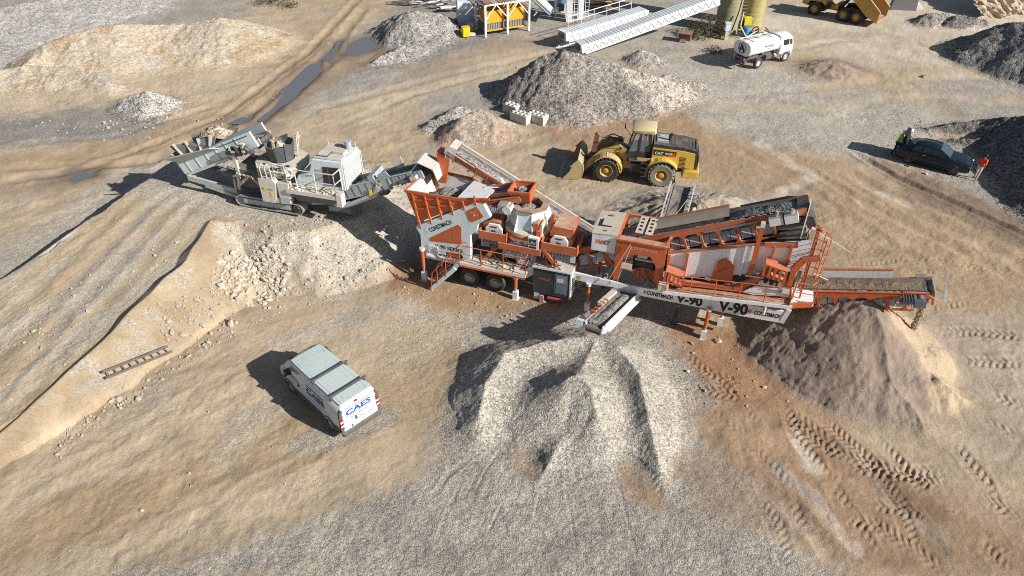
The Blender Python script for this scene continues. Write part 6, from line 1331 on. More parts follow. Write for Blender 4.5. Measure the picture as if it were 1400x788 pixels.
# ------------------------------------------------------------------ tracked cone crusher
_p, _q = at(325, 283, 2.0), at(417, 298, 2.0); _f = math.atan2(_q[1] - _p[1], _q[0] - _p[0]); 
CR = thing('tracked_crusher', 'grey tracked cone crusher with a ribbed feed hopper, feeding the orange hopper', 'crusher', (_p[0], _p[1], 2.1), _f)
CW = paint('crusher_white', (.62, .63, .61), .5, .45); CG = paint('crusher_grey', (.42, .47, .49), .5, .3); CD = paint('crusher_dark', (.10, .12, .14), .55, .3); CB = paint('belt_frame_grey', (.34, .40, .45), .5, .3); MAG = paint('ribbed_wing', (.20, .19, .18), .6, .35)
for y0 in (0, 2.2):
    t = empty('track', CR, (0, y0, 0)); b = MB(); L_, r_ = 4.1, .34
    pts = [(.34 + math.cos(R(a)) * .34, .34 + math.sin(R(a)) * .34) for a in range(270, 89, -15)] + [(L_ - .34 + math.cos(R(a)) * .34, .34 + math.sin(R(a)) * .34) for a in range(90, -91, -15)]
    inn = [(.34 + math.cos(R(a)) * .27, .34 + math.sin(R(a)) * .27) for a in range(270, 89, -15)] + [(L_ - .34 + math.cos(R(a)) * .27, .34 + math.sin(R(a)) * .27) for a in range(90, -91, -15)]
    n = len(pts)
    for i in range(n): j = (i + 1) % n; b.prism([pts[i], pts[j], inn[j], inn[i]], 0, .5, STEEL)
    for i in range(22):
        b.b(.3 + i * .16, .33 + i * .16, -.005, .505, .675, .70, DSTEEL)
    b.build('track_shoe', t)
    b = MB(); b.b(.45, 3.4, .06, .44, .14, .56, CD); b.b(.5, 3.3, .03, .06, .22, .5, BLUEG); b.build('track_frame', t)
    b = MB(); b.lathe([(0, .02), (.25, .02), (.25, .48), (0, .48)], (L_ - .36, 0, .34), DSTEEL, 18, 'y'); b.lathe([(0, -.02), (.16, -.02), (.2, .04)], (L_ - .36, 0, .34), BLACK, 16, 'y'); b.build('sprocket', t); b = MB(); b.lathe([(0, .04), (.24, .04), (.24, .46), (0, .46)], (.36, 0, .34), CD, 16, 'y'); b.build('idler', t)
b = MB()
for y in (.55, 2.05): b.beam((-3.2, y, .95), (-.1, y, .55), .14, .3, CG); b.beam((-.2, y, .55), (-.1, y, 1.4), .14, .25, CG); b.beam((-.3, y, .2), (-2.2, y, .62), .12, .2, CG); b.b(-.2, 4.4, y - .08, y + .08, .5, .85, CD); b.beam((4.2, y, .6), (6.2, y, .95), .12, .3, CG)
b.beam((-3.15, .5, .95), (-3.15, 2.1, .95), .16, .34, CG); b.b(.2, 4.0, .55, 2.1, .6, 1.2, CD); b.b(.0, 1.6, .5, 2.2, 1.0, 2.0, CD); b.tube((.3, .3, 1.2), (.9, .4, 1.7), .1, CREAM, 10); b.tube((.2, .3, .9), (.35, .3, 1.9), .09, CREAM, 10); b.beam((.25, .5, 1.3), (.25, .5, 2.9), .16, .16, CREAM); b.beam((.25, 2.0, 1.3), (.25, 2.0, 2.9), .16, .16, CREAM); b.tube((-2.6, 1.3, 1.3), (.5, 1.3, 1.2), .12, CD); b.path([(.1, .2, 1.7), (.6, .1, 1.95), (1.2, .2, 1.85), (1.6, .3, 1.3)], .06, CREAM, 8); b.build('chassis', CR)
# feed hopper with ribbed wing
b = MB()
W = [(-3.75, .55, 2.15), (-1.1, .55, 3.0), (-1.0, 1.7, 3.4), (-4.5, .35, 2.75)]
def q3(a, b_, t): return tuple(Vector(a).lerp(Vector(b_), t))
W0, W1, W2, W3 = (-3.5, .62, 2.0), (-.6, .62, 3.0), (-.9, .12, 3.4), (-4.3, .1, 2.75)
b.plate([(-3.4, .7, 1.75), (-.7, .7, 3.0), (-.85, .12, 3.25), (-3.95, .05, 2.2)], .05, CG)
F0, F1, F2, F3 = (-3.6, .75, 1.9), (-3.6, 2.1, 1.9), (-4.1, 2.2, 2.1), (-4.1, .7, 2.1)
b.plate([F0, F1, F2, F3], .05, MAG); B0, B1, B2, B3 = (-3.5, 2.1, 1.9), (-.6, 2.1, 3.1), (-.9, 2.95, 3.15), (-4.3, 2.9, 2.25); b.plate([B0, B1, B2, B3], .05, MAG)
b.build('feed_hopper', CR)
b = MB(); A0, A1, A2, A3 = (-3.5, .72, 1.95), (-.9, .72, 2.75), (-1.15, -.15, 3.3), (-4.35, .05, 2.5)
A0, A1, A2, A3 = (-3.15, .66, 2.0), (-1.2, 1.2, 2.62), (-1.35, 1.5, 2.78), (-4.6, .95, 2.05)
A0, A1, A2, A3 = (-3.3, .60, 2.15), (-.9, .62, 3.25), (-1.4, 1.5, 3.25), (-4.4, 1.2, 2.35)
b.plate([A0, A1, A2, A3], .04, MAG)
for i in range(4):
    t = .08 + .27 * i; b.beam(q3(A0, A1, t), tuple(Vector(q3(A3, A2, t)) + Vector((0, 0, .05))), .16, .1, CW)
b.build('hopper_wing', CR)
MB().heap(-3.3, -.9, 1.5, 2.6, lambda x, y: 2.25 + (x + 3.3) * .33 + .45 * math.exp(-((x + 2.2) ** 2)), GRAVT, .14, .3, 9).build('load', CR)
e, L, w_ = conveyor(CR, (-3.3, 1.3, 1.35), (1.75, 1.3, 3.7), .9, CG, GRAVT, (.3, 1.0), name='feed_conveyor', belt=BELT, lh=.25, underbelt=BELT)
b = MB(); b.b(-.2, L - .1, -.62, -.5, -.25, .62, PALEBL); b.b(-.2, L - .1, .5, .62, -.25, .62, CG); b.b(.2, L - .3, -.66, -.62, .45, .5, CD); b.b(-.3, -.2, -.62, .62, -.2, .6, CW)
for i in range(6): b.b(.3 + .8 * i, .34 + .8 * i, -.65, -.62, -.2, .6, CG)
b.b(.1, L - 1.8, -.72, -.5, -.34, -.2, CW); b.build('side_wall', e)
b = MB(); random.seed(3)
for i in range(34): b.box((L - 1.9 + random.random() * 1.4, -.68 - random.random() * .3, -.3 + random.random() * .55), (.1 + random.random() * .14, .14, .08 + random.random() * .12), random.choice((CD, CW, STEEL, BLACK, DSTEEL)), ry=random.random())
b.build('feed_motor', e)
# cone
CC = (2.55, 1.35)
b = MB(); nn = 9
for i in range(nn):
    a0, a1 = 2 * math.pi * (i + .03) / nn, 2 * math.pi * (i + .97) / nn
    b.plate([(CC[0] + .64 * math.cos(a0), CC[1] + .64 * math.sin(a0), 2.5), (CC[0] + .64 * math.cos(a1), CC[1] + .64 * math.sin(a1), 2.6), (CC[0] + .76 * math.cos(a1), CC[1] + .76 * math.sin(a1), 3.45), (CC[0] + .76 * math.cos(a0), CC[1] + .76 * math.sin(a0), 3.45 + .1 * (i % 3))], .05, paint('cone_dark', (.075, .09, .105), .5, .25))
b.lathe([(.72, 3.46), (.55, 2.95), (.2, 2.8), (0, 2.8)], (*CC, 0), CD, 24); b.build('cone_hopper', CR)
MB().heap(2.0, 3.0, .9, 1.7, lambda x, y: 3.05, GRAVT, .1, .5, 12).build('load', CR)
b = MB(); b.lathe([(.9, 1.4), (1.05, 1.9), (1.38, 2.25), (1.42, 2.42), (1.35, 2.5), (.7, 2.6)], (*CC, 0), paint('crusher_cream', (.56, .53, .44), .6, .5), 32); b.lathe([(.95, 1.0), (.95, 1.45)], (*CC, 0), CD, 24); b.build('crusher_head', CR)
b = MB(); b.path([(3.3, 1.7, 2.6), (3.35, 1.8, 3.6), (3.2, 2.3, 3.75), (3.0, 2.3, 2.6)], .035, CREAM); b.tube((3.33, 1.75, 3.1), (3.1, 2.35, 3.2), .025, CREAM); b.box((3.3, 2.0, 3.6), (.2, .3, .1), CREAM); b.build('guard_rail', CR)
b = MB(); b.prism([(1.95, .72), (1.95, 2.1), (2.75, 2.15), (2.95, 1.9), (2.75, .95), (2.6, .72)], -.25, .1, CW); b.b(2.05, 2.7, -.262, -.25, 1.5, 1.54, CD); b.plate([(2.18, -.258, 1.42), (2.36, -.258, 1.42), (2.36, -.258, 1.64), (2.18, -.258, 1.64)], .01, flat('yellow_sticker', (.75, .6, .03), .5)); b.plate([(2.5, -.258, 1.1), (2.66, -.258, 1.1), (2.66, -.258, 1.36), (2.5, -.258, 1.36)], .01, MATS['yellow_sticker']); b.build('side_panel', CR)
b = MB(); b.prism([(3.0, 1.1), (3.0, 1.95), (3.65, 2.0), (3.65, 1.1)], -.2, .15, CW); b.prism([(2.55, .7), (3.55, .75), (3.5, 1.0), (2.75, 1.0)], -.2, .25, CREAM); b.prism([(3.05, .72), (3.6, .78), (3.6, 1.2), (3.05, 1.12)], -.24, -.2, CG); b.build('side_panel', CR)
b = MB(); b.b(1.9, 3.6, .1, .7, 2.05, 2.1, CREAM); railing(b, [(1.9, .0, 2.1), (2.9, -.1, 2.15)], CW, .85, .03, True, .8); railing(b, [(2.9, -.1, 2.1), (3.5, .0, 2.0)], CW, .9, .03, True, .5)
for x in (2.2, 2.5): b.path([(x, -.2, 2.1), (x, -.25, 2.8), (x + .12, -.15, 2.98), (x + .25, -.2, 2.8), (x + .3, -.2, 2.1)], .028, CW)
random.seed(5)
for i in range(30): b.box((2.1 + random.random() * 1.4, .05 + random.random() * .6, 2.12 + random.random() * .5), (.12 + random.random() * .2, .12, .1 + random.random() * .2), random.choice((CW, CREAM, CD, CG, BLACK, CW)), rz=random.random())
b.build('handrail', CR)
# engine deck
b = MB(); b.b(3.55, 6.45, -.25, .45, 1.62, 1.7, CREAM); b.b(3.55, 6.5, -.3, -.25, 1.5, 1.72, CW); b.b(6.42, 6.7, -.32, .1, 1.15, 1.85, CW); b.prism([(3.6, 1.45), (6.4, 1.45), (6.4, 1.25), (5.9, 1.05), (4.0, 1.0)], -.1, .3, CD); random.seed(9)
for i in range(26): b.box((3.8 + random.random() * 2.4, -.15 + random.random() * .4, 1.72), (.1 + random.random() * .3, .1, .04 + random.random() * .06), random.choice((CREAM, CD, CW)), rz=random.random())
b.build('walkway', CR)
b = MB(); railing(b, [(4.2, -.2, 1.7), (6.4, -.22, 1.74), (6.45, .4, 1.74)], CW, 1.2, .033, True, 1.1); b.build('handrail', CR); b = MB(); railing(b, [(6.55, 2.6, 1.75), (6.55, 1.9, 1.75)], CW, 1.2, .033, True, .8); b.build('handrail', CR)
b = MB(); b.prism([(3.75, 1.72), (3.95, 2.2), (4.7, 2.5), (4.95, 3.25), (6.6, 3.28), (6.6, 1.72)], .42, 2.35, PALEBL)
b.prism([(4.95, 1.95), (5.05, 2.75), (6.45, 2.85), (6.45, 1.9)], .405, .42, CG); b.prism([(5.4, 1.9), (5.5, 2.95), (6.4, 3.0), (6.42, 1.9)], .395, .405, BLACK); b.b(5.75, 5.78, .385, .395, 1.9, 2.9, CD); b.text('LT200HP', (4.2, .42, 2.2), (1, 0, .1), (0, 0, 1), .16, DSTEEL, .008)
b.build('engine_housing', CR, bevel=.03)
b = MB(); b.b(6.6, 6.68, .45, 2.3, 1.75, 3.2, CW)
for i in range(12): b.b(6.68, 6.7, .5, 2.25, 1.85 + i * .11, 1.9 + i * .11, CG)
b.build('radiator_grille', CR)
b = MB(); b.b(5.0, 6.5, .6, 1.1, 3.29, 3.36, CW); b.b(5.1, 6.3, 1.3, 2.2, 3.29, 3.4, CREAM); b.tube((6.3, 1.9, 3.3), (6.3, 1.9, 3.75), .17, BLUEG, 14); b.tube((6.3, 1.9, 3.75), (6.3, 1.9, 3.8), .2, BLUEG, 14); b.b(5.1, 5.7, .7, 1.3, 3.3, 3.42, DSTEEL)
for i in range(7): b.b(5.12 + i * .08, 5.15 + i * .08, .72, 1.28, 3.42, 3.44, CW)
railing(b, [(4.9, 2.3, 3.2), (6.5, 2.3, 3.2)], CW, .35, .025, False, .5); b.build('engine_roof', CR)
# discharge belt
e, L, w_ = conveyor(CR, (4.6, 1.3, .75), (10.75, 1.3, 3.1), .85, CB, GRAV, (.1, .98), name='discharge_conveyor', belt=BELT, underbelt=BELT, lh=.1)
b = MB()
for sy in (-1, 1): b.b(.4, L * .72, sy * .56 - .03, sy * .56 + .03, -.42, .3, CB); b.b(L * .7, L + .1, sy * .52 - .03, sy * .52 + .03, -.25, .22, CB)
for i in range(14): b.b(.6 + .45 * i, .64 + .45 * i, -.61, -.59, -.35, .28, CD)
b.b(.4, L - .4, -.64, -.58, .26, .32, CG); b.b(L * .55, L * .6, -.6, .6, .3, .55, CB); b.prism([(L * .62, .2), (L * .74, .2), (L * .72, .62), (L * .64, .5)], -.55, -.5, CB); b.prism([(L * .46, .2), (L * .56, .2), (L * .56, .5), (L * .48, .35)], -.55, -.5, CB)
b.plate([(L * .73, .5, .2), (L * .8, .5, .2), (L * .79, .6, .75), (L * .74, .6, .75)], .04, CW); b.b(L * .62, L * .64, -.625, -.61, -.1, .1, MATS['yellow_sticker']); b.b(L * .6, L * .68, -.8, -.5, -.55, -.35, BLACK); b.build('side_wall', e)
b = MB(); b.plate([(L - .5, -.5, .25), (L + .1, -.5, .6), (L + .15, .5, .6), (L - .5, .5, .25)], .04, CB); b.plate([(L + .1, -.55, .65), (L + .1, .55, .65), (L + .75, .55, .1), (L + .75, -.55, .1)], .04, CW); b.plate([(L + .75, -.55, .1), (L + .75, .55, .1), (L + .7, .5, -.55), (L + .7, -.5, -.55)], .04, CW)
b.plate([(L + .1, .55, .65), (L + .75, .55, .1), (L + .7, .5, -.5), (L, .5, -.2)], .04, CW); b.build('hood', e)
b = MB(); b.tube((L - .35, -.52, -.1), (L - .35, -.8, -.1), .2, STEEL, 12); b.b(L - .5, L - .15, -.85, -.55, -.35, .1, CW); b.tube((L - 1.0, -.68, -.1), (L - .5, -.68, -.1), .13, CD, 12); b.build('motor', e)
b = MB()
for y in (.7, 1.9): b.beam((5.4, y, .35), (6.6, y, .75), .1, .3, CG); b.beam((6.6, y, .75), (8.1, y, 1.55), .1, .26, CG); b.beam((8.1, y, 1.5), (8.35, y, 2.1), .12, .2, CG)
b.b(5.3, 6.6, .6, 2.0, .2, .5, CD); b.b(7.82, 7.98, .62, .66, 1.5, 1.85, MATS['yellow_sticker']); b.tube((8.0, .7, 1.6), (8.3, .7, 2.3), .05, STEEL); b.build('belt_support', CR)
# ------------------------------------------------------------------ things about the yard
# ladder on the bank
la, lb_, lc, ld_ = (148, 524), (238, 487), (143, 516), (232, 480)
def onb(u, v):
    z = .5
    for _ in range(25): p = at(u, v, z); z = .5 * z + .5 * gz1(p[0], p[1])
    return Vector((p[0], p[1], z + .06))
P0, P1, P2, P3 = onb(*la), onb(*lb_), onb(*lc), onb(*ld_)
_lift = max(gz1(*(q.lerp(r, k / 10).xy)) - q.lerp(r, k / 10).z for q, r in ((P0, P1), (P2, P3)) for k in range(11)) + .05
for q in (P0, P1, P2, P3): q.z += max(0, _lift)
LADM = paint('weathered_steel', (.13, .11, .095), .7, .25)
LA = thing('ladder', 'dark steel ladder lying on the pale bank below the ramp', 'ladder', tuple(P0))
for a, b_ in ((P0, P1), (P2, P3)):
    MB().beam(a - P0, b_ - P0, .07, .09, LADM).build('rail', LA)
for i in range(9):
    t = .06 + .88 * i / 8; MB().tube(P0.lerp(P1, t) - P0, P2.lerp(P3, t) - P0, .028, LADM, 6).build('rung', LA)
# concrete blocks with studs
def block(u, v, rz, label, L=1.5):
    p = at(u, v, .35); b = MB(); h = .72; b.b(-L / 2, L / 2, -.36, .36, 0, h, CONC)
    for i in range(int(L / .36)):
        for y in (-.18, .18): b.lathe([(.13, h), (.10, h + .09), (0, h + .09)], (-L / 2 + .2 + i * .37, y, 0), CONC, 10)
    o = b.build('concrete_block', None, bevel=.02); o.location = (p[0], p[1], gz1(p[0], p[1]) - .03); o.rotation_euler = (0, 0, R(rz)); tag(o, label, 'concrete block', 'stackable concrete blocks behind the brown heap')
block(700, 151, -38, 'pale concrete block with studs nearest the brown heap', 1.2); block(712, 162, -38, 'pale concrete block with studs at the front of its row, nearest the viewer'); block(722, 151, -38, 'pale concrete block with studs at the back, nearest the large dark heap', 1.2); block(735, 163, -38, 'pale concrete block with studs at the right end of the group')
# silos
SIL = paint('grey_green_silo', (.28, .275, .16), .6, .35, dustcol=(.50, .47, .33), scale=1.2); SIL2 = paint('khaki_silo', (.38, .33, .13), .6, .3, dustcol=(.52, .48, .36), scale=1.2)  # left silo a darker grey-green than the right one
def silo(u, v, r, mat, label, ribs, bz=.0):
    p = at(u, v, 0); o = thing('silo', label, 'silo', (p[0], p[1] + r, -.1)); b = MB(); prof = []
    H = 11.0; n = int(H / ribs)
    for i in range(n): z = i * ribs; prof += [(r, z), (r * 1.012, z + ribs * .3), (r * 1.012, z + ribs * .6), (r, z + ribs * .9)]
    b.lathe(prof + [(r, H), (.1, H + .9)], (0, 0, 0), mat, 40); b.build('shell', o)
    b = MB()
    for i in range(6): b.lathe([(r * 1.005, 1.2 + i * 1.7), (r * 1.03, 1.22 + i * 1.7), (r * 1.03, 1.32 + i * 1.7), (r * 1.005, 1.34 + i * 1.7)], (0, 0, 0), mat, 40)
    b.build('hoop_band', o); return o
silo(996, 47, 1.12, SIL, 'grey-green ribbed silo, the left one of two', .42); silo(1029, 38, 1.15, SIL2, 'yellowish khaki silo, the right one of two', .5)
p = at(1012, 44); b = MB(); 
for y in (-.25, .25): b.tube((p[0] + y, p[1] + .1, 0), (p[0] + y + .35, p[1] + .9, 9), .03, DSTEEL)
for i in range(30): b.tube((p[0] - .25 + .0117 * i, p[1] + .1 + .0267 * i, .3 * i), (p[0] + .25 + .0117 * i, p[1] + .1 + .0267 * i, .3 * i), .02, STEEL, 5)
tag(b.build('silo_ladder'), 'thin steel ladder climbing between the two silos', 'ladder')
p = at(1004, 50); b = MB(); b.path([(p[0] - .9, p[1] + .4, .1), (p[0] - .3, p[1] + .1, .6), (p[0], p[1] + .1, 2.2), (p[0] + .25, p[1] + .2, 4.5), (p[0] + .35, p[1] + .4, 7.5)], .06, RUBBER, 8); b.path([(p[0] + .5, p[1] + .2, 2.2), (p[0] + .35, p[1] - .1, 1.0), (p[0] + .9, p[1] - .5, .2), (p[0] + 1.4, p[1] - .6, .1)], .07, CREAM, 8)
tag(b.build('silo_hose'), 'pale and black hoses hanging down between the silos', 'hose')
p = at(1019, 49); b = MB(); b.lathe([(0, 0), (.28, 0), (.3, .1), (.3, .75), (.26, .88), (0, .9)], (0, 0, 0), flat('blue_drum', (.02, .25, .48), .4), 18); o = b.build('blue_drum'); o.location = (p[0], p[1], gz1(p[0], p[1])); tag(o, 'blue plastic drum standing in front of the silos', 'drum')
p = at(1019, 44); b = MB(); b.b(-.35, .35, -.3, .3, .75, 1.4, flat('yellow_box', (.68, .60, .04), .5)); b.b(-.36, .36, -.31, .31, 1.4, 1.44, MATS['yellow_box']); b.b(-.2, .2, -.25, .25, .0, .75, DSTEEL); b.b(-.85, -.4, -.2, .2, .4, 1.2, BLACK); o = b.build('pump_box'); o.location = (p[0], p[1], gz1(p[0], p[1])); tag(o, 'small bright yellow box on a dark stand between the silos', 'equipment box')
p = at(992, 54); b = MB(); b.b(-.25, .25, -.2, .2, .9, 1.55, PALEBL); b.b(-.15, .15, -.15, .15, 0, .9, CONC); b.b(-.3, .3, -.25, .25, 1.55, 1.6, PALEBL); o = b.build('switch_box'); o.location = (p[0], p[1], gz1(p[0], p[1])); tag(o, 'grey switch box on a concrete post before the left silo', 'switch box')
p = at(1038, 50); b = MB(); random.seed(4)
for i in range(16): x, y = random.uniform(-1.5, 1.6), random.uniform(-.4, .6); a = random.uniform(0, 3); b.tube((x, y, .15), (x + .9 * math.cos(a), y + .5 * math.sin(a), .15 + random.random() * .5), .05 + .04 * random.random(), random.choice((DSTEEL, CREAM, BLACK, RUST, WHITED)), 8)
b.lathe([(.3, -.08), (.36, 0), (.3, .08), (.24, 0), (.3, -.08)], (-.4, .2, .6), BLACK, 16, 'y'); b.b(-.6, .5, -.1, .4, .0, .35, DSTEEL); o = b.build('pipe_scrap'); o.location = (p[0], p[1], gz1(p[0], p[1])); tag(o, 'jumble of pipes and a pump behind the tanker truck', 'scrap heap')
p = at(936, 57); b = MB(); b.b(-.55, .55, -.4, .4, .25, .8, paint('brown_box', (.16, .07, .06), .7, .25)); b.plate([(-.65, -.5, .82), (.65, -.5, .82), (.62, .5, .9), (-.62, .5, .9)], .04, MATS['brown_box']); b.b(-.4, .2, -.42, -.38, .05, .3, CREAM); o = b.build('brown_hut'); o.location = (p[0], p[1], gz1(p[0], p[1])); o.rotation_euler = (0, 0, R(-25)); tag(o, 'low dark brown box with a flat lid beside the bushes', 'box')

# bushes
LEAF = bpy.data.materials.new('bush_leaf'); LEAF.use_nodes = True; _n = LEAF.node_tree; _g = _n.nodes.new('ShaderNodeNewGeometry'); _no = node(_n, 'ShaderNodeTexNoise', i_Scale=2.5, i_Detail=3.0); _n.links.new(_g.outputs['Position'], _no.inputs['Vector'])
_n.links.new(mixc(_n, ramp(_n, _no.outputs[0], .35, .65), (.035, .045, .02), (.12, .11, .06)), _n.nodes['Principled BSDF'].inputs['Base Color']); _n.nodes['Principled BSDF'].inputs['Roughness'].default_value = .8
def bush(u, v, r, h, n, label, seed, cat='bush', leaf=None):
    p = at(u, v, 0); rn = random.Random(seed); o = thing('bush', label, cat, (p[0], p[1], gz1(p[0], p[1])))
    st = MB(); lf = MB()
    for i in range(9):
        a = rn.uniform(0, 6.28); q = (r * .6 * math.cos(a) * rn.random(), r * .6 * math.sin(a) * rn.random(), h * rn.uniform(.4, .85)); st.tube((q[0] * .1, q[1] * .1, 0), q, .035, RUST, 5, .012)
    for i in range(n):
        a = rn.uniform(0, 6.28); rr = r * math.sqrt(rn.random()); z = h * (1 - (rr / r) ** 2 * .6) * rn.uniform(.08, 1.0); rr *= .7 + .5 * rn.random()
        c = Vector((rr * math.cos(a), rr * math.sin(a), z)); s = rn.uniform(.05, .13); d1 = Vector((rn.gauss(0, 1), rn.gauss(0, 1), rn.gauss(0, 1))).normalized() * s; d2 = Vector((rn.gauss(0, 1), rn.gauss(0, 1), rn.gauss(0, 1))).normalized() * s * .6
        lf.add([c - d1, c + d2, c + d1, c - d2], [(0, 1, 2, 3)], leaf or LEAF)
    st.build('stem', o); lf.build('foliage', o); return o
bush(962, 50, 1.5, 2.2, 900, 'dark leafy bush at the foot of the left silo', 1); bush(948, 52, 1.1, 1.2, 450, 'low dark bush left of the leafy one', 2); bush(985, 50, .8, 1.6, 350, 'narrow bush close against the left silo', 3)
bush(975, 70, .9, .5, 200, 'low straggling weeds left of the tanker truck', 5, 'weeds'); bush(548, 38, .9, .5, 160, 'low straggling weeds on the grey heap by the puddle', 6, 'weeds'); bush(582, 30, .7, .6, 160, 'green weeds on the flank of the grey heap', 7, 'weeds')
bush(370, 6, 1.6, 1.2, 350, 'dark scrub at the edge of the yard beyond the wide mound', 8); bush(395, 10, 1.2, .7, 220, 'low dark scrub by the far road', 9)

# long white conveyors
CVW = paint('conveyor_white', (.76, .79, .82), .45, .12)
def long_conv(a, b_, label, w=1.0, rail_side=None, sup=(.2, .8)):
    e, L, w_ = conveyor(None, a, b_, w, CVW, name='belt_conveyor', belt=BELT, underbelt=WHITED, tags=(label, 'conveyor'))
    f = MB()
    for sy in (-1, 1):
        y = sy * (w / 2 + .1); f.b(0, L, y - .04, y + .04, -.62, -.52, CVW); f.b(0, L, y - .04, y + .04, .05, .16, CVW); f.b(.0, L, y - .012, y + .012, -.54, .08, CVW)
        n = int(L / .7)
        for i in range(n): f.beam((i * .7, y - sy * -.03, -.55), (i * .7 + .35, y - sy * -.03, .08), .05, .05, WHITED); f.beam((i * .7 + .35, y - sy * -.03, .08), (i * .7 + .7, y - sy * -.03, -.55), .05, .05, WHITED)
    f.build('lattice', e)
    t = MB()
    for i in range(int(L / .3)): t.b(.2 + i * .3, .43 + i * .3, -w / 2 - .05, w / 2 + .05, .16, .24, CVW if i % 4 else PALEBL)
    t.build('belt_cover', e)
    if rail_side:
        r = MB(); y = rail_side * (w / 2 + .75); railing(r, [(L * .14, y, -.1), (L * .95, y, -.1)], CVW, 1.0, .035, True, 1.6); r.b(L * .1, L, min(y, y - rail_side * .6), max(y, y - rail_side * .6), -.16, -.1, CVW); r.build('handrail', e)
    h = MB(); h.b(-.3, .25, -w / 2 - .1, w / 2 + .1, -.45, .3, CVW); h.b(-.5, -.3, -.3, .3, -.3, .2, DSTEEL); h.build('tail_box', e)
    d = (Vector(b_) - Vector(a)); s = MB()
    inv = e.matrix_local.inverted()
    for t in sup:
        c = Vector(a) + d * t
        for sy in (-.5, .5): s.beam(inv @ (c + Vector((0, sy, -.5))), inv @ Vector((c.x, c.y + sy, -.05)), .14, .14, CVW)
    s.build('support', e); return e
a = at(772, 45, 1.3); b_ = at(880, 14, 1.9); long_conv((a[0], a[1], 1.2), (b_[0], b_[1], 1.9), 'shorter white lattice conveyor with a walkway rail, behind the longer one', 1.1, 1)
a = at(795, 62, .9); b_ = at(978, -2, 3.6); long_conv((a[0], a[1], .9), (b_[0], b_[1], 3.8), 'longer white lattice conveyor reaching up to the silo', 1.2, None, (.08, .55, .97))
p = at(775, 60, .3); b = MB(); 
for i in range(5): b.beam((p[0] - 1 + .2 * i, p[1] + .3 * i - .4, .1 + .05 * i), (p[0] + 1.4 + .2 * i, p[1] + .1 * i + .3, .12 + .06 * i), .12, .08, CVW)
tag(b.build('white_beams'), 'loose white steel beams at the low end of the long conveyor', 'steel beams')

# white batching tower legs
def tower(u, v, label, w, H, mat=CVW):
    p = at(u, v, 0); o = thing('white_tower', label, 'tower', (p[0], p[1] + .4, -.05)); b = MB(); b.b(-w / 2, w / 2, -.4, .4, 0, H, mat)
    for i in range(6): b.b(-w / 2 - .02, w / 2 + .02, -.42, .42, .9 + i * 1.2, .98 + i * 1.2, mat)
    b.build('column', o); b = MB()
    for x in (w / 2 + .15, w / 2 + .5): b.tube((x, -.35, 0), (x, -.35, H), .03, CVW)
    for i in range(int(H / .35)): b.tube((w / 2 + .15, -.35, .3 + i * .35), (w / 2 + .5, -.35, .3 + i * .35), .02, CVW, 5)
    b.build('ladder', o); return o
tower(778, 30, 'thick white tower column with a ladder, nearer of the pair', .62, 7); tower(794, 27, 'slim white tower column with a ladder, beyond the thick one', .5, 7)
p = at(766, 24, 0); o = thing('batching_frame', 'white steel frame with a blue panel beside the tower columns', 'frame', (p[0], p[1], -.03)); b = MB()
for x in (-.5, .55):
    for y in (0, 1.5): b.b(x - .06, x + .06, y - .06, y + .06, 0, 5, CVW)
for z in (.5, 1.9, 3.6): b.b(-.5, .55, -.04, .04, z, z + .1, CVW); b.b(-.5, .55, 1.46, 1.54, z, z + .1, CVW)
b.build('post', o); b = MB(); b.b(-.45, .5, -.05, .0, 1.4, 4.5, paint('tower_blue', (.16, .27, .42), .5, .2)); b.build('blue_panel', o); b = MB(); b.lathe([(0, -.3), (.42, -.3), (.42, .3), (0, .3)], (0, .6, .9), DSTEEL, 16, 'y'); b.build('motor', o)
a = at(745, 12, 1.2); b_ = at(700, -14, 3.6); e, L, w_ = conveyor(None, (a[0] + .6, a[1], 1.0), (b_[0], b_[1] + 3, 4.2), 1.3, PALEBL, None, name='belt_conveyor', tags=('pale blue inclined conveyor behind the yellow bins', 'conveyor')); b = MB(); b.b(0, L, -.7, .7, -.1, .22, PALEBL); b.build('belt_cover', e)
b = MB(); b.tube((1.0, -.5, -.2), (1.0, -.5, -1.35), .06, CVW); b.tube((1.0, .5, -.2), (1.0, .5, -1.35), .06, CVW); b.tube((6, -.5, -.2), (6.8, -.5, -2.8), .06, CVW); b.build('support', e)
# yellow aggregate bins under a white frame
p = at(664, 50); q = at(723, 41); an = math.atan2(q[1] - p[1], q[0] - p[0]); Lb = math.hypot(q[0] - p[0], q[1] - p[1])
BN = thing('aggregate_bins', 'row of yellow aggregate bins under a white frame with rusty roof plates', 'bins', (p[0], p[1], 0), an)
b = MB()
for x in (0, Lb / 2, Lb):
    for y in (0, 2.3): b.b(x - .09, x + .09, y - .09, y + .09, -.1, 2.9, CVW); 
    b.b(x - .07, x + .07, 0, 2.3, 2.75, 2.9, CVW)
for y in (0, 2.3): b.b(0, Lb, y - .07, y + .07, 2.76, 2.94, CVW)
for x in (0, Lb / 2):
    b.beam((x + .05, 0, 1.5), (x + Lb / 4, 0, 2.8), .09, .09, CVW); b.beam((x + Lb / 4, 0, 2.8), (x + Lb / 2, 0, 1.5), .09, .09, CVW)
b.beam((0, .1, 1.2), (0, 2.2, 2.8), .08, .08, DSTEEL); b.build('frame', BN)
b = MB(); random.seed(12)
for i in range(7): x = i * Lb / 7; b.plate([(x, -.2, 2.98 + .03 * (i % 3)), (x + Lb / 7 - .05, -.2, 3.0 + .04 * (i % 2)), (x + Lb / 7 - .12, 2.5, 3.02 + .1 * (i % 2)), (x + .03, 2.5, 3.05)], .03, RUST if i % 3 != 1 else paint('rust_pale', (.33, .24, .19), .8, .5))
b.build('roof_plate', BN)
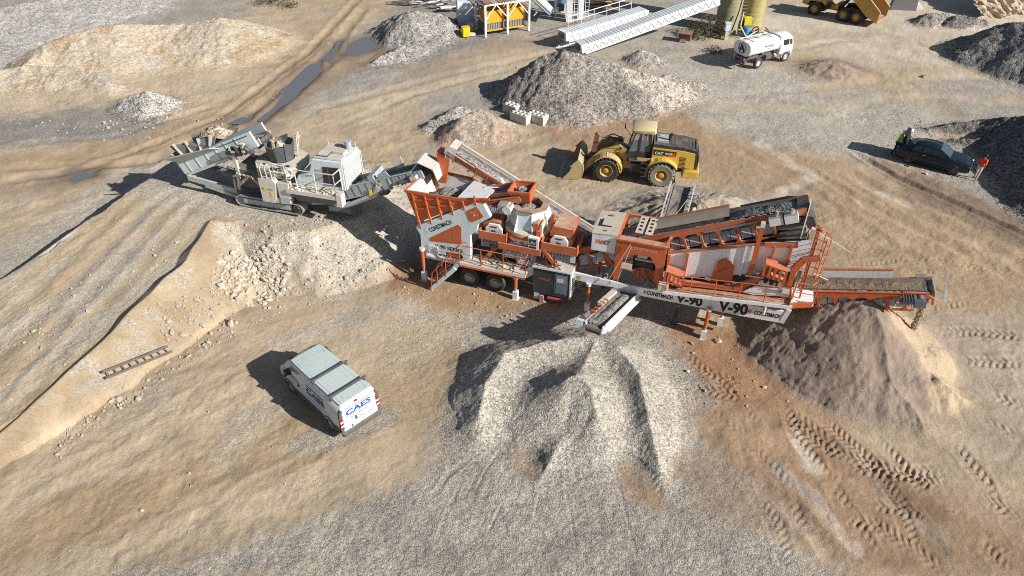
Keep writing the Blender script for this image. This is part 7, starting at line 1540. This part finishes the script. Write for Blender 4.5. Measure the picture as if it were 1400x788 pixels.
for i in range(2):
    b = MB(); x0 = .15 + i * (Lb / 2 - .05); x1 = x0 + Lb / 2 - .25; P = [(x0, .35, 2.15), (x1, .35, 2.2), (x1, 2.0, 2.2), (x0, 2.0, 2.15)]; Q = [(x0 + .3, .65, 1.0), (x1 - .3, .65, 1.05), (x1 - .3, 1.7, 1.05), (x0 + .3, 1.7, 1.0)]
    Q = [(x0 + .1, .42, 1.0), (x1 - .1, .42, 1.05), (x1 - .1, 1.8, 1.05), (x0 + .1, 1.8, 1.0)]
    for k in range(4): b.plate([Q[k], Q[(k + 1) % 4], P[(k + 1) % 4], P[k]], .05, AMBER)
    b.b(x0 - .05, x0 + .05, .3, .5, .4, 2.1, RUST); b.build('bin', BN)
b = MB(); b.b(.1, Lb - .1, .3, .9, .3, .42, AMBER); b.b(.2, Lb - .3, .5, .55, .45, 1.0, STEEL)
for i in range(22): b.b(.2 + i * .18, .24 + i * .18, .46, .5, .45, .98, DSTEEL)
b.b(.1, Lb, .6, 1.6, .42, .6, DSTEEL); b.build('weigh_belt', BN)
p = at(637, 49); b = MB(); b.b(-.35, .35, -.3, .3, .12, .95, flat('yellow_chest', (.75, .50, .01), .5)); b.b(-.3, .3, -.32, -.3, .2, .85, MATS['yellow_chest']); b.b(.4, .9, -.2, .2, .1, .35, CREAM); b.b(-.36, .36, -.31, .31, .95, 1.0, MATS['yellow_chest']); o = b.build('yellow_chest'); o.location = (p[0], p[1], gz1(p[0], p[1])); o.rotation_euler = (0, 0, R(20)); tag(o, 'small yellow metal chest at the end of the yellow bins', 'chest')
p = at(637, 37); b = MB(); b.prism([(-.75, .2), (.85, .2), (.9, 1.7), (.6, 2.1), (-.75, 2.6)], 0, 1.5, HSHADE); b.prism([(-.74, 1.6), (.86, 1.9), (.6, 2.12), (-.74, 2.62)], -.02, .0, CVW)  # blue body is bluish shade painted onto a white hopper
for x in (-.7, .7): b.b(x - .06, x + .06, .1, .2, -.1, .3, DSTEEL)
o = b.build('hopper_bin'); o.location = (p[0], p[1], gz1(p[0], p[1])); o.rotation_euler = (0, 0, R(10)); tag(o, 'white steel hopper with painted blue shade, left of the yellow bins', 'hopper')
for i, (u, v, lab) in enumerate(((643, 42, 'clear plastic tote in a cage behind the yellow chest'), (649, 41, 'second plastic tote in a cage, touching the yellow bins'))):
    p = at(u, v); o = thing('plastic_tote', lab, 'tote', (p[0], p[1] + .3, gz1(p[0], p[1]))); b = MB(); b.b(-.32, .32, -.28, .28, .1, .8, paint('tote_plastic', (.45, .47, .47), .4, .2)); b.build('tank', o); b = MB()
    for x in (-.34, 0, .34): b.tube((x, -.3, .0), (x, -.3, .85), .02, STEEL, 5)
    for z in (.1, .45, .82): b.tube((-.34, -.3, z), (.34, -.3, z), .02, STEEL, 5)
    b.build('cage', o)
# white scrap steel and rusty stack
random.seed(21)
def scrap(u, v, n, ln, mats, label, name='scrap_steel', zmax=1.0, spread=(3, 1.2), cat='scrap steel'):
    p = at(u, v); b = MB()
    for i in range(n):
        x, y, z = random.uniform(-1, 1) * spread[0], random.uniform(-1, 1) * spread[1], random.uniform(.1, zmax); a = random.gauss(.1, .35)
        b.beam((x - ln / 2 * math.cos(a), y - ln / 2 * math.sin(a), z), (x + ln / 2 * math.cos(a), y + ln / 2 * math.sin(a), z + random.uniform(-.05, .25)), random.uniform(.06, .16), random.uniform(.06, .14), random.choice(mats))
    o = b.build(name); o.location = (p[0], p[1], gz1(p[0], p[1])); return tag(o, label, cat)
scrap(585, 8, 34, 2.2, (CVW, CVW, CVW, WHITED, RUST), 'tangle of white steel trusses beyond the grey heap', zmax=1.3, spread=(2.6, .9)); scrap(618, 14, 26, 1.6, (CREAM, CVW, RUST, DSTEEL), 'pile of cream and rusty planks beside the white hopper', zmax=.7, spread=(1.4, .7)); scrap(690, -2, 24, 2.2, (CVW, DSTEEL, DSTEEL, PALEBL), 'dark and white steelwork lying beyond the yellow bins', zmax=.9, spread=(2.8, .8))
p = at(818, 12); b = MB(); random.seed(2)
for i in range(16): b.box((random.uniform(-.3, .3), random.uniform(-.3, .3), .08 + .09 * i), (2.6 + random.uniform(-.5, .4), 1.1, .075), random.choice((RUST, RUST, paint('rust_dark', (.12, .05, .04), .8, .15), CREAM)), rz=random.uniform(-.08, .08) + .2)
o = b.build('rusty_plates'); o.location = (p[0], p[1] + .5, gz1(p[0], p[1])); tag(o, 'stack of rusty red steel plates beyond the tower columns', 'steel plates')
# slab, cliff
p = at(1233, 14); b = MB(); b.prism([(-1.3, 0), (1.3, 0), (1.1, 2.6), (-1.0, 2.6)], -.4, .4, paint('dark_slab', (.20, .20, .21), .8, .15)); o = b.build('concrete_slab', None, bevel=.04); o.location = (p[0], p[1], gz1(p[0], p[1]) - .1); o.rotation_euler = (0, 0, R(-12)); tag(o, 'thick dark concrete slab standing upright near the dump truck', 'concrete slab')
p = at(1246, 12); b = MB(); b.add([(-.6, -.5, -.2), (1.2, -.7, -.2), (1.3, .8, -.2), (-.6, .7, -.2), (-.3, -.2, .8), (.6, -.3, .5), (.6, .4, .6), (-.3, .4, .9)], [(4, 5, 6, 7), (0, 1, 5, 4), (1, 2, 6, 5), (2, 3, 7, 6), (3, 0, 4, 7)], CONC); o = b.build('pale_boulder', None, bevel=.1); o.location = (p[0], p[1], gz1(p[0], p[1])); tag(o, 'pale broken block of stone lying against the upright slab', 'boulder')
xs = np.linspace(0, 1, 220); zs = np.linspace(0, 1, 90); U, V = np.meshgrid(xs, zs); c0 = Vector(at(1340, 28)); c1 = Vector(at(1500, 5)); dd = (c1 - c0); nrm = Vector((-dd.y, dd.x, 0)).normalized()
Hc = 5.5 * np.clip(.35 + U * 1.6, 0, 1); flute = fbm(U.ravel() * 46 + V.ravel() * 5, V.ravel() * 3.0, 7, 4, .6).reshape(U.shape) - .5; dep = V * 3.0 * .6 - flute * 1.6 + (fbm(U.ravel() * 8, V.ravel() * 5, 17, 4).reshape(U.shape) - .5) * 1.6
CX_ = c0.x + dd.x * U + nrm.x * dep; CY_ = c0.y + dd.y * U + nrm.y * dep; CZ_ = V * Hc - .2
col = np.array((.46, .37, .29)) * (.75 + .6 * fbm(U.ravel() * 30 + V.ravel() * 4, V.ravel() * 6, 27, 3))[:, None]
o = grid_object('cliff', CX_, CY_, CZ_, col, np.full(U.size, .3), ground_mat()); tag(o, 'fluted tan rock face at the far corner of the yard', 'rock face')
# falling stream of sand from the end conveyor
ex = Vector((math.cos(R(-18.8)), math.sin(R(-18.8)), 0)); ey = Vector((-ex.y, ex.x, 0)); P = Vector((-2.19, 28.28, 0)) + ex * 20.5 + ey * 1.75
FALL = flat('falling_grains', (.48, .35, .25), .9); b = MB(); random.seed(31)
for i in range(1500):
    t = random.random() ** .8; z = 3.65 - t * 2.9; s = random.uniform(.018, .042); w_ = .03 + .035 * t; c = Vector((P.x + random.gauss(.12, w_), P.y + random.gauss(0, w_), z))
    b.box(c, (s, s, s * 1.9), FALL, random.random(), random.random(), random.random())
o = b.build('falling_sand'); tag(o, 'thin brown stream of sand falling off the end of the conveyor', 'falling sand', kind='stuff')
# stones: rubble on the bank, and loose cobbles about the yard
ICO = None
def stones(name, pts, label, mat, seed):
    rn = random.Random(seed); b = MB(); t = (1 + 5 ** .5) / 2
    base = [Vector(v).normalized() for v in ((-1, t, 0), (1, t, 0), (-1, -t, 0), (1, -t, 0), (0, -1, t), (0, 1, t), (0, -1, -t), (0, 1, -t), (t, 0, -1), (t, 0, 1), (-t, 0, -1), (-t, 0, 1))]
    F = [(0, 11, 5), (0, 5, 1), (0, 1, 7), (0, 7, 10), (0, 10, 11), (1, 5, 9), (5, 11, 4), (11, 10, 2), (10, 7, 6), (7, 1, 8), (3, 9, 4), (3, 4, 2), (3, 2, 6), (3, 6, 8), (3, 8, 9), (4, 9, 5), (2, 4, 11), (6, 2, 10), (8, 6, 7), (9, 8, 1)]
    X = np.array([p[0] for p in pts]); Y = np.array([p[1] for p in pts]); Z = gz(X, Y)
    for (x, y, s), z in zip(pts, Z):
        M = Matrix.Rotation(rn.uniform(0, 6.28), 3, (rn.gauss(0, 1), rn.gauss(0, 1), rn.gauss(0, 1))); sc = (s * rn.uniform(.7, 1.3), s * rn.uniform(.6, 1.1), s * rn.uniform(.45, .8))
        b.add([Vector((x, y, z + s * .2)) + M @ Vector((v.x * sc[0] * rn.uniform(.8, 1.15), v.y * sc[1] * rn.uniform(.8, 1.15), v.z * sc[2] * rn.uniform(.8, 1.15))) for v in base], F, mat)
    o = b.build(name, sharp=20); o['kind'] = 'stuff'; tag(o, label, 'stones'); return o
RUB = paint('pale_rubble', (.50, .45, .38), .9, .5, scale=1.5)
rn = random.Random(8); pts = []
zone = [onb(*q)[:2] for q in ((300, 345), (375, 330), (400, 370), (372, 415), (330, 420), (285, 400))]; zx = [z[0] for z in zone]; zy = [z[1] for z in zone]
while len(pts) < 520:
    x, y = rn.uniform(min(zx), max(zx)), rn.uniform(min(zy), max(zy)); d = sdf(np.array([x]), np.array([y]), zone)[0]
    if d < 0 or rn.random() < .12 * math.exp(-d): pts.append((x, y, min(.3, rn.lognormvariate(math.log(.085), .5))))
stones('rubble', pts, 'pale broken rock spilled down the bank below the crusher', RUB, 1)
pts = []
def strew(poly, n, s0, sg=.45):
    P = [onb(*q)[:2] for q in poly]; ax = [p[0] for p in P]; ay = [p[1] for p in P]; k = 0
    while k < n:
        x, y = rn.uniform(min(ax), max(ax)), rn.uniform(min(ay), max(ay))
        if sdf(np.array([x]), np.array([y]), P)[0] < 0: pts.append((x, y, min(.22, rn.lognormvariate(math.log(s0), sg)))); k += 1
strew([(70, 600), (130, 560), (270, 470), (400, 420), (300, 470), (140, 580), (80, 630)], 220, .045); strew([(200, 420), (300, 390), (330, 440), (230, 470)], 160, .06); strew([(320, 310), (520, 300), (560, 360), (420, 420)], 300, .05); strew([(20, 420), (280, 300), (120, 480), (0, 560)], 160, .04)
strew([(500, 380), (740, 410), (860, 450), (620, 440)], 140, .04); strew([(860, 440), (1040, 450), (1120, 560), (960, 560)], 120, .04); strew([(0, 660), (600, 430), (560, 640), (100, 780)], 120, .025); strew([(560, 100), (900, 60), (1000, 160), (600, 210)], 160, .05); strew([(1180, 150), (1400, 170), (1400, 280), (1240, 240)], 160, .05); strew([(0, 170), (250, 150), (400, 120), (250, 210)], 140, .06)
pts.append((*at(982, 469)[:2], .22)); pts.append((*at(600, 365)[:2], .2)); pts.append((*at(316, 444)[:2], .25)); pts.append((*at(1262, 106)[:2], .3))
stones('loose_stones', pts, 'loose stones scattered over the dirt of the yard', paint('mixed_stones', (.40, .36, .31), .9, .4, scale=.8), 2)
